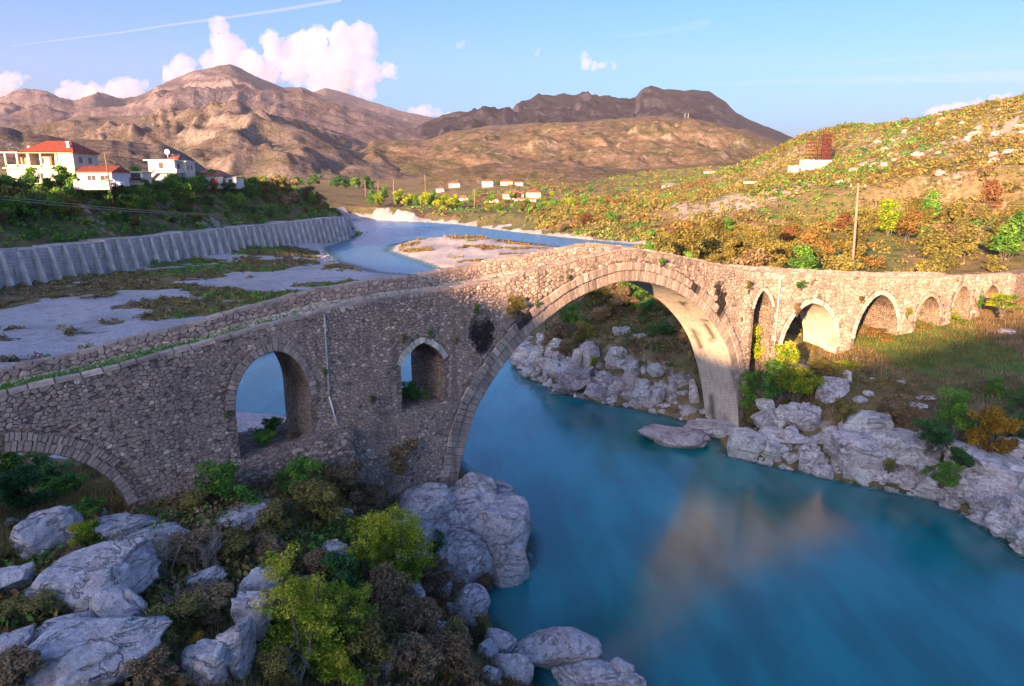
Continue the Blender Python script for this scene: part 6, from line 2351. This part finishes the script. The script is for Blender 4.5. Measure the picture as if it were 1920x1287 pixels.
for k in (0, 1):
    for j in range(14):
        fs.append((1 + k * 14 + j, 1 + (k + 1) * 14 + j, 1 + (k + 1) * 14 + (j + 1) % 14, 1 + k * 14 + (j + 1) % 14))
mb.add(vs, fs)
mb.build('reflector', METAL_W, dish, True)
mb = MB()
mb.tube([(0, .2, -.5), (0, .2, .9)], .05)
mb.build('mast', METAL_W, dish)
# the long low white house and the brick shed
p = at(402, 346, y=196)
hE = thing('house', 'long low white house with a dark roof left of the brick shed', 'house', (p[0], p[1], 17.3))
part_box('wall', hE, PLASTER_W, (-6.0, 2.4, 0, 7, 0, 3.4), (2.4, 5.6, 1.4, 7, 0, 3.0))
hip_roof(hE, -6.0, 2.4, 0, 7, 3.42, 1.7, .3, TILE_OLD, False, 2.2)
part_box('roof_sheet', hE, TILE_GREY, (2.3, 6.0, 1.0, 7.3, 3.0, 3.18), (-6.4, -2.6, .2, 3.4, 4.2, 4.3))
window(hE, -2.6, 0, 1.3, 2.0, 1.1, 'y')
window(hE, 2.4, 2.2 - 1.5, 1.1, 1.0, 1.4, 'x', WOOD, 1)
window(hE, 4.0, 1.4, 1.0, 1.0, 1.5, 'y', WOOD)
window(hE, -5.0, 0, 1.3, 1.0, 1.1, 'y')
p = at(463, 346, y=214)
hF = thing('shed', 'bare orange brick shed at the right end of the houses', 'shed', (p[0], p[1], 16.9))
part_box('wall', hF, PLASTER_O, (-3.4, 3.0, 0, 5, 0, 2.6))
mb = MB()
mb.add([(-3.8, -.3, 4.0), (-3.8, 5.3, 4.0), (3.4, 5.3, 2.6), (3.4, -.3, 2.6), (-3.8, -.3, 3.85), (-3.8, 5.3, 3.85), (3.4, 5.3, 2.45), (3.4, -.3, 2.45)], [(3, 2, 1, 0), (4, 5, 6, 7), (0, 4, 7, 3), (1, 5, 4, 0), (2, 6, 5, 1), (3, 7, 6, 2)])
mb.build('roof', TILE_OLD, hF)
mb = MB()
mb.add([(-3.4, 0, 2.6), (3.0, 0, 2.6), (-3.4, 0, 3.85)], [(0, 1, 2)])
mb.build('gable', PLASTER_O, hF)

# parked car in front of the annex
p = at(212, 342, y=143)
car = thing('parked_car', 'silver car parked on the terrace below the leaning pole', 'car', (p[0], p[1], 18.0), -.12)
mb = MB()
prof = [(-2.1, .35), (-2.1, .85), (-1.5, .95), (-.9, 1.42), (.7, 1.42), (1.3, .98), (2.05, .85), (2.1, .35)]
n = len(prof)
vs = [(x, -.8 + (.12 if z > 1.2 else 0), z) for x, z in prof] + [(x, .8 - (.12 if z > 1.2 else 0), z) for x, z in prof]
mb.add(vs, [tuple(range(n)), tuple(range(2 * n - 1, n - 1, -1))] + [(i, n + i, n + (i + 1) % n, (i + 1) % n) for i in range(n)])
mb.build('body', CARPAINT, car)
for sx in (-1.3, 1.3):
    for sy in (-.82, .82):
        mb = MB()
        mb.tube([(sx, sy - .09, .32), (sx, sy + .09, .32)], .32, n=12)
        mb.build('wheel', RUBBER, car)
part_box('side_window', car, PANE, (-.95, .75, -.83, -.79, .98, 1.34))
part_box('side_window', car, PANE, (-.95, .75, .79, .83, .98, 1.34))
# stone garden wall beside the car
p = at(168, 345, y=141)
gw = thing('garden_wall', 'short grey garden wall left of the parked car', 'wall', (p[0], p[1], 17.4))
part_box('wall', gw, CONCRETE, (-3.0, 4.2, 0, .3, 0, 1.7), (-3.2, -2.4, -.1, .4, 0, 2.0))

# village houses across the river
vil = [(852, 350, 600, 12, 5, 4.4, TILE_OLD, 'cream village house at the left end of the far row'), (914, 348, 600, 12, 7, 6.5, TILE_RED, 'tall village house with the reddest roof in the far row'),
       (950, 349, 610, 13, 6, 4.5, TILE_RED, 'village house right of the tall red roofed one'), (973, 348, 605, 8.5, 5, 3.6, TILE_RED, 'small village house at the right end of the far row'), (963, 372, 500, 18, 9, 4.6, TILE_OLD, 'long white village hall with a brown red roof'),
       (1000, 373, 498, 13, 9, 5.6, TILE_RED, 'square white house adjoining the long village hall'), (865, 376, 500, 13, 7, 2.6, TILE_OLD, 'low white farm building left of the village hall'), (926, 379, 480, 8, 5, 2.6, TILE_RED, 'small red roofed hut below the village hall'),
       (985, 384, 470, 18, 4, 2.2, TILE_OLD, 'low white outbuilding before the village hall'), (1258, 356, 440, 12, 6, 3.0, TILE_GREY, 'white flat cottage alone on the right of the valley'), (1330, 354, 560, 9, 5, 3.0, TILE_OLD, 'small pale cottage on the slope left of the ruin'),
       (690, 352, 690, 9, 6, 4, TILE_RED, 'far red roofed house beyond the dark grove'), (825, 352, 560, 8, 5, 3.4, TILE_OLD, 'small house on the far bank behind the bright trees')]
for px, py, y, w, dpt, h, rm, lab in vil:
    p = at(px, py, y=y)
    g = gz(p[0], p[1])
    t = thing('village_house', lab, 'house', (p[0], p[1], g), random.uniform(-.25, .1), 'houses of the far village')
    up = 0.0
    w, h = w * .8, h * .75
    part_box('wall', t, PLASTER, (-w / 2, w / 2, 0, dpt, -1, up + h))
    hip_roof(t, -w / 2, w / 2, 0, dpt, up + h + .02, dpt * .28, .4, rm, False)
    for k in range(max(1, int(w / 4))):
        window(t, -w / 2 + (k + .5) * w / max(1, int(w / 4)), 0, up + h * .45, 1.1, 1.2, 'y')

# the shell of an unfinished tower in red scaffolding on the right hill
p = at(1522, 335, y=330)
ruin = thing('unfinished_tower', 'pale concrete shell wrapped in red scaffolding on the right hill', 'ruin', (p[0], p[1], p[2] - 1))
part_box('wall', ruin, PLASTER, (-8.5, 1.5, 0, 8, -4, 7.0), (1.5, 9.0, 1.0, 8, -3, 9.4), (-3.5, 1.5, 2, 7, 7, 9.6))
part_box('ledge', ruin, PLASTER_O, (-8.7, 1.7, -.3, 8, 3.4, 3.7), (-8.7, 1.7, -.3, 8, 6.9, 7.15))
window(ruin, -2.0, 0, 1.0, 1.2, 1.6, 'y')
window(ruin, -6.0, 0, 4.4, 1.2, 1.4, 'y')
for gx, gy in [(x, y) for x in (-.8, 1.2, 3.0, 4.8, 6.6, 8.6) for y in (1.2, 7.4)]:
    top = 24.5 if 4 < gx < 7 else 22 if gx > 2.5 else 19
    mb = MB()
    mb.tube([(gx, gy, 8.8), (gx, gy, top)], .11, n=5)
    mb.build('scaffold_post', RUST, ruin)
for z in np.arange(10.4, 22, 1.7):
    mb = MB()
    xa = -.8 if z < 19 else 2.9
    for y in (1.2, 7.4):
        mb.tube([(xa, y, z), (8.6, y, z)], .09, n=4)
    for x in (xa, 8.6):
        mb.tube([(x, 1.2, z), (x, 7.4, z)], .09, n=4)
    mb.build('scaffold_ring', RUST, ruin)
for k, (xa, xb, za, zb) in enumerate([(-.8, 3.0, 9, 14), (3.0, -.8, 12, 18), (3.0, 8.6, 9, 15), (8.6, 3.0, 15, 21), (-.8, 3, 13.5, 18.5), (4.8, 8.6, 16, 22)]):
    mb = MB()
    mb.tube([(xa, 1.1, za), (xb, 1.1, zb)], .08, n=4)
    mb.build('scaffold_brace', RUST, ruin)
NET = m_plain('red_netting', (.075, .02, .018), .85, .35, 1.5)
for k in range(6):
    part_box('netting', ruin, NET, (4.2, 8.4, 1.5 + .02 * k, 1.6 + .02 * k, 9.5 + k * 2.0, 11.2 + k * 2.0))
p = at(1413, 352, y=345)
sh = thing('shed', 'small white shed on the track below the scaffolded tower', 'shed', (p[0], p[1], p[2] - .5))
part_box('wall', sh, PLASTER_W, (-3.8, 3.8, 0, 4, -2, 3.2))
part_box('roof', sh, PLASTER_W, (-4.0, 4.0, -.3, 4.3, 3.2, 3.4))
part_box('doorway', sh, PANE, (-3.3, -2.0, -.05, 0, .2, 2.4))


# ------------------------------------------------------------------ poles and lines
def pole(label, foot, h, r0, r1, mat, arm=True, lean=(0, 0), rz=0.0, group=None):
    t = thing('utility_pole', label, 'pole', foot, rz, group)
    mb = MB()
    mb.tube([(0, 0, -.6), (lean[0] * .5, lean[1] * .5, h * .5), (lean[0], lean[1], h)], r0, r1, 8)
    mb.build('post', mat, t, True)
    if arm:
        mb = MB()
        mb.box(-.9 + lean[0], .9 + lean[0], -.06, .06, h - .5, h - .38)
        mb.build('crossarm', POLE_W, t)
        for k in (-.8, 0, .8):
            mb = MB()
            mb.tube([(k + lean[0], 0, h - .38), (k + lean[0], 0, h - .18)], .05, .03, 6)
            mb.build('insulator', METAL_W, t)
    return t


def wire(label, a, b, sag, r=.03, name='power_line', group=None):
    mb = MB()
    a, b = np.array(a, float), np.array(b, float)
    P = []
    for i in range(17):
        q = i / 16
        w = a + (b - a) * q
        w[2] -= sag * 4 * q * (1 - q)
        P.append(w - a)
    mb.tube(P, r, n=4)
    o = mb.build(name, WIRE)
    o.location = tuple(a)
    return tag(o, label, 'cable', group)


pf = at(1598, 508, y=78)
pole('tall tapering concrete pole behind the right half of the bridge', (pf[0], pf[1], gz(pf[0], pf[1])), 9.6, .18, .10, POLE_C, True, (-.42, 0))
ptop = (pf[0] - .42, pf[1], gz(pf[0], pf[1]) + 9.2)
q2 = at(1584, 402, y=150)
pole('small wooden pole just left of the tall concrete pole', (q2[0], q2[1], gz(q2[0], q2[1])), 6.6, .16, .1, POLE_W, False)
q3 = at(1637, 432, y=128)
pole('small wooden pole just right of the tall concrete pole', (q3[0], q3[1], gz(q3[0], q3[1])), 5.6, .15, .1, POLE_W, False)
q4 = at(205, 340, y=141)
pole('leaning wooden pole between the annex and the white house', (q4[0], q4[1], 17.6), 7.2, .16, .1, POLE_W, False, (-.25, 0))
q5 = at(797, 338, y=520)
pole('tall far pole on the bank before the shadowed hill', (q5[0], q5[1], gz(q5[0], q5[1])), max(8, q5[2] + 4 - gz(q5[0], q5[1])), .35, .25, POLE_W, False)
for px, y, h, lab in [(740, 480, 14, 'far pole above the bright trees, right one'), (711, 500, 11, 'far pole above the bright trees, middle one'), (687, 490, 12, 'far poplar like post left of the bright trees'), (890, 400, 11, 'brown far pole in the scrub below the village'), (1290, 1800, 30, 'thin mast on the far ridge, right one'), (1284, 1800, 34, 'thin mast on the far ridge, left one')]:
    if y > 1000:
        q = at(px, 224, y=1930)
        pole(lab, (q[0], q[1], q[2] - 6), 22, .4, .25, METAL_W, False)
    else:
        q = at(px, 400, y=y)
        pole(lab, (q[0], q[1], gz(q[0], q[1])), h, .4, .28, POLE_W, False)
wl, wr = at(-200, 342, y=60), at(420, 402, y=100)
wire('upper cable of the pair strung across the left bank', wl, wr, .5, .03)
wl2, wr2 = at(-200, 348, y=60), at(420, 404, y=100)
wire('lower cable of the pair strung across the left bank', wl2, wr2, .55, .03)
wire('cable from the tall concrete pole towards the right edge', ptop, at(2000, 385, y=90), .8, .025)
wire('cable from the tall concrete pole to the small left pole', ptop, (q2[0], q2[1], gz(q2[0], q2[1]) + 6.4), .8, .025)
# low dark fence on the road at the right edge
f0, f1 = at(1868, 500, y=84), at(1990, 484, y=92)
fence = thing('fence', 'dark low rail fence at the right edge beyond the bridge', 'fence', (f0[0], f0[1], gz(f0[0], f0[1])))
d = np.array([f1[0] - f0[0], f1[1] - f0[1], gz(f1[0], f1[1]) - gz(f0[0], f0[1])])
for i in range(9):
    q = d * i / 8
    part_box('post', fence, POLE_W, (q[0] - .08, q[0] + .08, q[1] - .08, q[1] + .08, q[2] - .4, q[2] + 1.15))
for zz in (.35, .7, 1.05):
    mb = MB()
    mb.tube([(0, 0, zz), tuple(d + np.array([0, 0, zz]))], .07, n=4)
    mb.build('rail', POLE_W, fence)
for i in range(24):
    q = d * (i + .5) / 24
    part_box('slat', fence, WOOD, (q[0] - .12, q[0] + .12, q[1] - .03, q[1] + .03, q[2] - .2, q[2] + 1.1))

# ------------------------------------------------------------------ clouds
def m_cloud(name, density, col=(.72, .70, .77)):
    M = Mat(name)
    v = M.n('ShaderNodeVolumePrincipled')
    v.inputs['Color'].default_value = lin(*col)
    v.inputs['Density'].default_value = density
    v.inputs['Anisotropy'].default_value = 0.0
    M.l(v.outputs[0], M.out.inputs['Volume'])
    return M.m


CLOUD = m_cloud('cumulus_vapour', .0038)
THIN = m_cloud('thin_vapour', .0018)
TRAIL = m_cloud('contrail_vapour', .006)
_tex = bpy.data.textures.new('billow', 'CLOUDS')
_tex.noise_scale = 240
_tex.noise_depth = 4
_tex2 = bpy.data.textures.new('billow_fine', 'CLOUDS')
_tex2.noise_scale = 75
_tex2.noise_depth = 3


def ico_(sub):
    return ico(sub)


def cloud(blobs, dist, label, mat=None, vox=20, disp=(210, 95), seed=1, flat=1.0):
    r = np.random.default_rng(seed)
    V0, F0 = ico_(2)
    Vs, Fs, n = [], [], 0
    pts = [at(px, py, y=dist) for px, py, rr in blobs]
    cen = np.mean(pts, 0)
    for (px, py, rr), p in zip(blobs, pts):
        R = rr / FPX * dist * .96
        for k in range(4):
            q = p + r.normal(0, 1, 3) * R * np.array([.45, .5, .30]) * (k > 0)
            f = R * (1 if k == 0 else r.uniform(.4, .75))
            Vs.append(V0 * np.array([f, f * .9, f * flat]) + q - cen)
            Fs.append(F0 + n)
            n += len(V0)
    o = link('cloud', mk_mesh('cloud', np.concatenate(Vs), [(np.concatenate(Fs), 0)], [mat or CLOUD]), None, tuple(cen))
    m = o.modifiers.new('union', 'REMESH')
    m.mode = 'VOXEL'
    m.voxel_size = vox
    m = o.modifiers.new('billow', 'DISPLACE')
    m.texture = _tex
    m.texture_coords = 'LOCAL'
    m.strength = disp[0]
    m.mid_level = .5
    m = o.modifiers.new('fine', 'DISPLACE')
    m.texture = _tex2
    m.texture_coords = 'LOCAL'
    m.strength = disp[1]
    m.mid_level = .5
    return tag(o, label, 'cloud')


cloud([(425, 92, 32), (405, 118, 26), (345, 130, 24), (325, 150, 22), (470, 120, 26), (520, 100, 28), (560, 97, 30), (600, 82, 30), (640, 75, 28), (675, 66, 22), (690, 90, 22), (650, 110, 36), (600, 120, 36), (560, 130, 30), (690, 135, 26),
       (683, 165, 22), (640, 150, 32), (600, 160, 26), (500, 140, 26), (455, 140, 22)], 8600, 'huge pinkish white cumulus rising behind the highest mountain', seed=3)
cloud([(733, 132, 13), (742, 145, 9), (722, 126, 8)], 8600, 'small ragged cloud floating right of the huge cumulus', vox=16, disp=(140, 80), seed=4)
cloud([(150, 172, 20), (172, 166, 14), (122, 180, 12), (220, 172, 22), (250, 166, 16), (275, 160, 9), (195, 182, 18), (185, 188, 16), (240, 184, 14)], 8600, 'low white cumulus left of the highest mountain', seed=5)
cloud([(8, 160, 20), (34, 150, 14), (50, 146, 7), (-20, 165, 22), (20, 172, 14)], 8600, 'white cumulus cut by the left edge', seed=6)
cloud([(792, 210, 13), (820, 212, 12), (772, 208, 9), (840, 218, 9), (805, 205, 8)], 8600, 'small bright cloud on the ridge between the two mountains', vox=18, disp=(140, 80), seed=7)
cloud([(1096, 104, 8), (1100, 116, 9), (1130, 123, 9), (1152, 125, 7), (1116, 124, 7)], 8600, 'small pink cloud alone in the middle of the sky', vox=14, disp=(120, 70), seed=8)
cloud([(1745, 214, 10), (1772, 206, 13), (1800, 203, 12), (1830, 198, 14), (1862, 190, 12), (1890, 184, 8)], 8600, 'pale cloud peeping over the right hill', vox=18, disp=(140, 80), seed=9)
cloud([(870, 80, 6), (862, 86, 5), (880, 76, 4)], 8600, 'tiny wisp of cloud left of the middle of the sky', THIN, 12, (60, 30), 10)
cloud([(1012, 95, 6), (1008, 101, 4)], 8600, 'tiny wisp of cloud in the middle of the sky', THIN, 12, (60, 30), 11)


def streak(label, name, pts, dist, r0, r1, mat, flat=1.0):
    mb = MB()
    P = [at(px, py, y=dist) for px, py in pts]
    cen = np.mean(P, 0)
    mb.tube([p - cen for p in P], r0 / FPX * dist, r1 / FPX * dist, 10)
    o = mb.build(name, mat, None, True)
    o.location = tuple(cen)
    return tag(o, label, 'cloud')


streak('thin straight contrail slanting up across the left sky', 'contrail', [(20, 87), (120, 74), (220, 62), (320, 47), (420, 34), (520, 20), (640, 0)], 9500, 1.2, 3.2, TRAIL)
CIRRUS = m_cloud('cirrus_vapour', .0006)
streak('faint long band of cirrus over the right hill', 'cirrus', [(1300, 160), (1400, 156), (1500, 152), (1640, 150), (1780, 147), (1960, 140)], 9500, 3, 11, CIRRUS)
streak('faint feather of cirrus above the small pink cloud', 'cirrus', [(1150, 68), (1210, 64), (1270, 55), (1330, 42)], 9500, 3, 8, CIRRUS)
streak('faint high cirrus thread at the right', 'cirrus', [(1400, 130), (1560, 122), (1720, 108), (1940, 98)], 9500, 2, 5, CIRRUS)

# ------------------------------------------------------------------ the evening air
hz_ = MB()
hz_.box(-11000, 11000, -560, 7700, -40, 1300)
M = Mat('evening_haze')
v = M.n('ShaderNodeVolumePrincipled')
v.inputs['Color'].default_value = (.86, .80, .93, 1)
v.inputs['Density'].default_value = HAZE
v.inputs['Anisotropy'].default_value = .0
M.l(v.outputs[0], M.out.inputs['Volume'])
if HAZE > 0:
    ho = hz_.build('haze', M.m)
    stuff(ho, 'thin lavender haze filling the valley air', 'haze')

# ------------------------------------------------------------------ labels that single things out
def screen(o):
    p = np.array(o.location) - np.array([0, 0, CAM_H])
    fz = p[1] * CT - p[2] * ST
    return 960 + FPX * p[0] / fz, 643.5 - FPX * (p[1] * ST + p[2] * CT) / fz


ORD = ['leftmost', 'second from left', 'third from left', 'fourth from left', 'fifth from left', 'sixth from left', 'seventh from left', 'eighth from left', 'ninth from left', 'tenth from left', 'eleventh from left', 'twelfth from left',
       'thirteenth from left', 'fourteenth from left', 'fifteenth from left', 'sixteenth from left', 'seventeenth from left', 'eighteenth from left', 'nineteenth from left', 'twentieth from left']


def band(v, cuts, words):
    for c, w in zip(cuts, words):
        if v < c:
            return w
    return words[-1]


roots = [o for o in sc.objects if o.parent is None and 'label' in o.keys() and 'category' in o.keys()]
for o in roots:
    px, py = screen(o)
    n = o.name.split('.')[0]
    w = o.scale[0]
    if n == 'autumn_shrub':
        o['label'] = '%s %s %s, %s' % (band(w, [3.3, 5.0], ['small', 'mid sized', 'large']), o['label'], band(o.location[1], [86, 125], ['behind the bridge', 'midway upslope', 'high upslope']),
                                       band(px, [1300, 1450, 1590, 1700, 1820], ['over the crest', 'over the narrow arch', 'left of the tall pole', 'right of the tall pole', 'above the small arches', 'near the right edge']))
    elif n == 'thicket_shrub':
        o['label'] = '%s %s %s, %s' % (band(w, [3.6, 5.6], ['small', 'mid sized', 'large']), o['label'], band(wall_side(o.location[0], o.location[1]), [8.5, 13], ['above the ribbed wall', 'halfway up the bank', 'along the bank top']),
                                       band(px, [130, 225, 360, 450], ['below the hipped house', 'below the annex', 'below the white house', 'below the low house', 'right of the brick shed']))
    elif n == 'bushy_tree':
        o['label'] = o['label'] + band(px, [760, 860, 960, 1060], [' near the wall end', ' before the village', ' below the village', ' right of the village hall', ' before the wide meadow'])
seen = {}
for o in roots:
    seen.setdefault(o['label'], []).append(o)
for lab_, os_ in seen.items():
    if len(os_) > 1 and len(os_) <= len(ORD):
        os_.sort(key=lambda o: screen(o)[0])
        for o, w in zip(os_, ORD):
            o['label'] = lab_ + ', ' + w
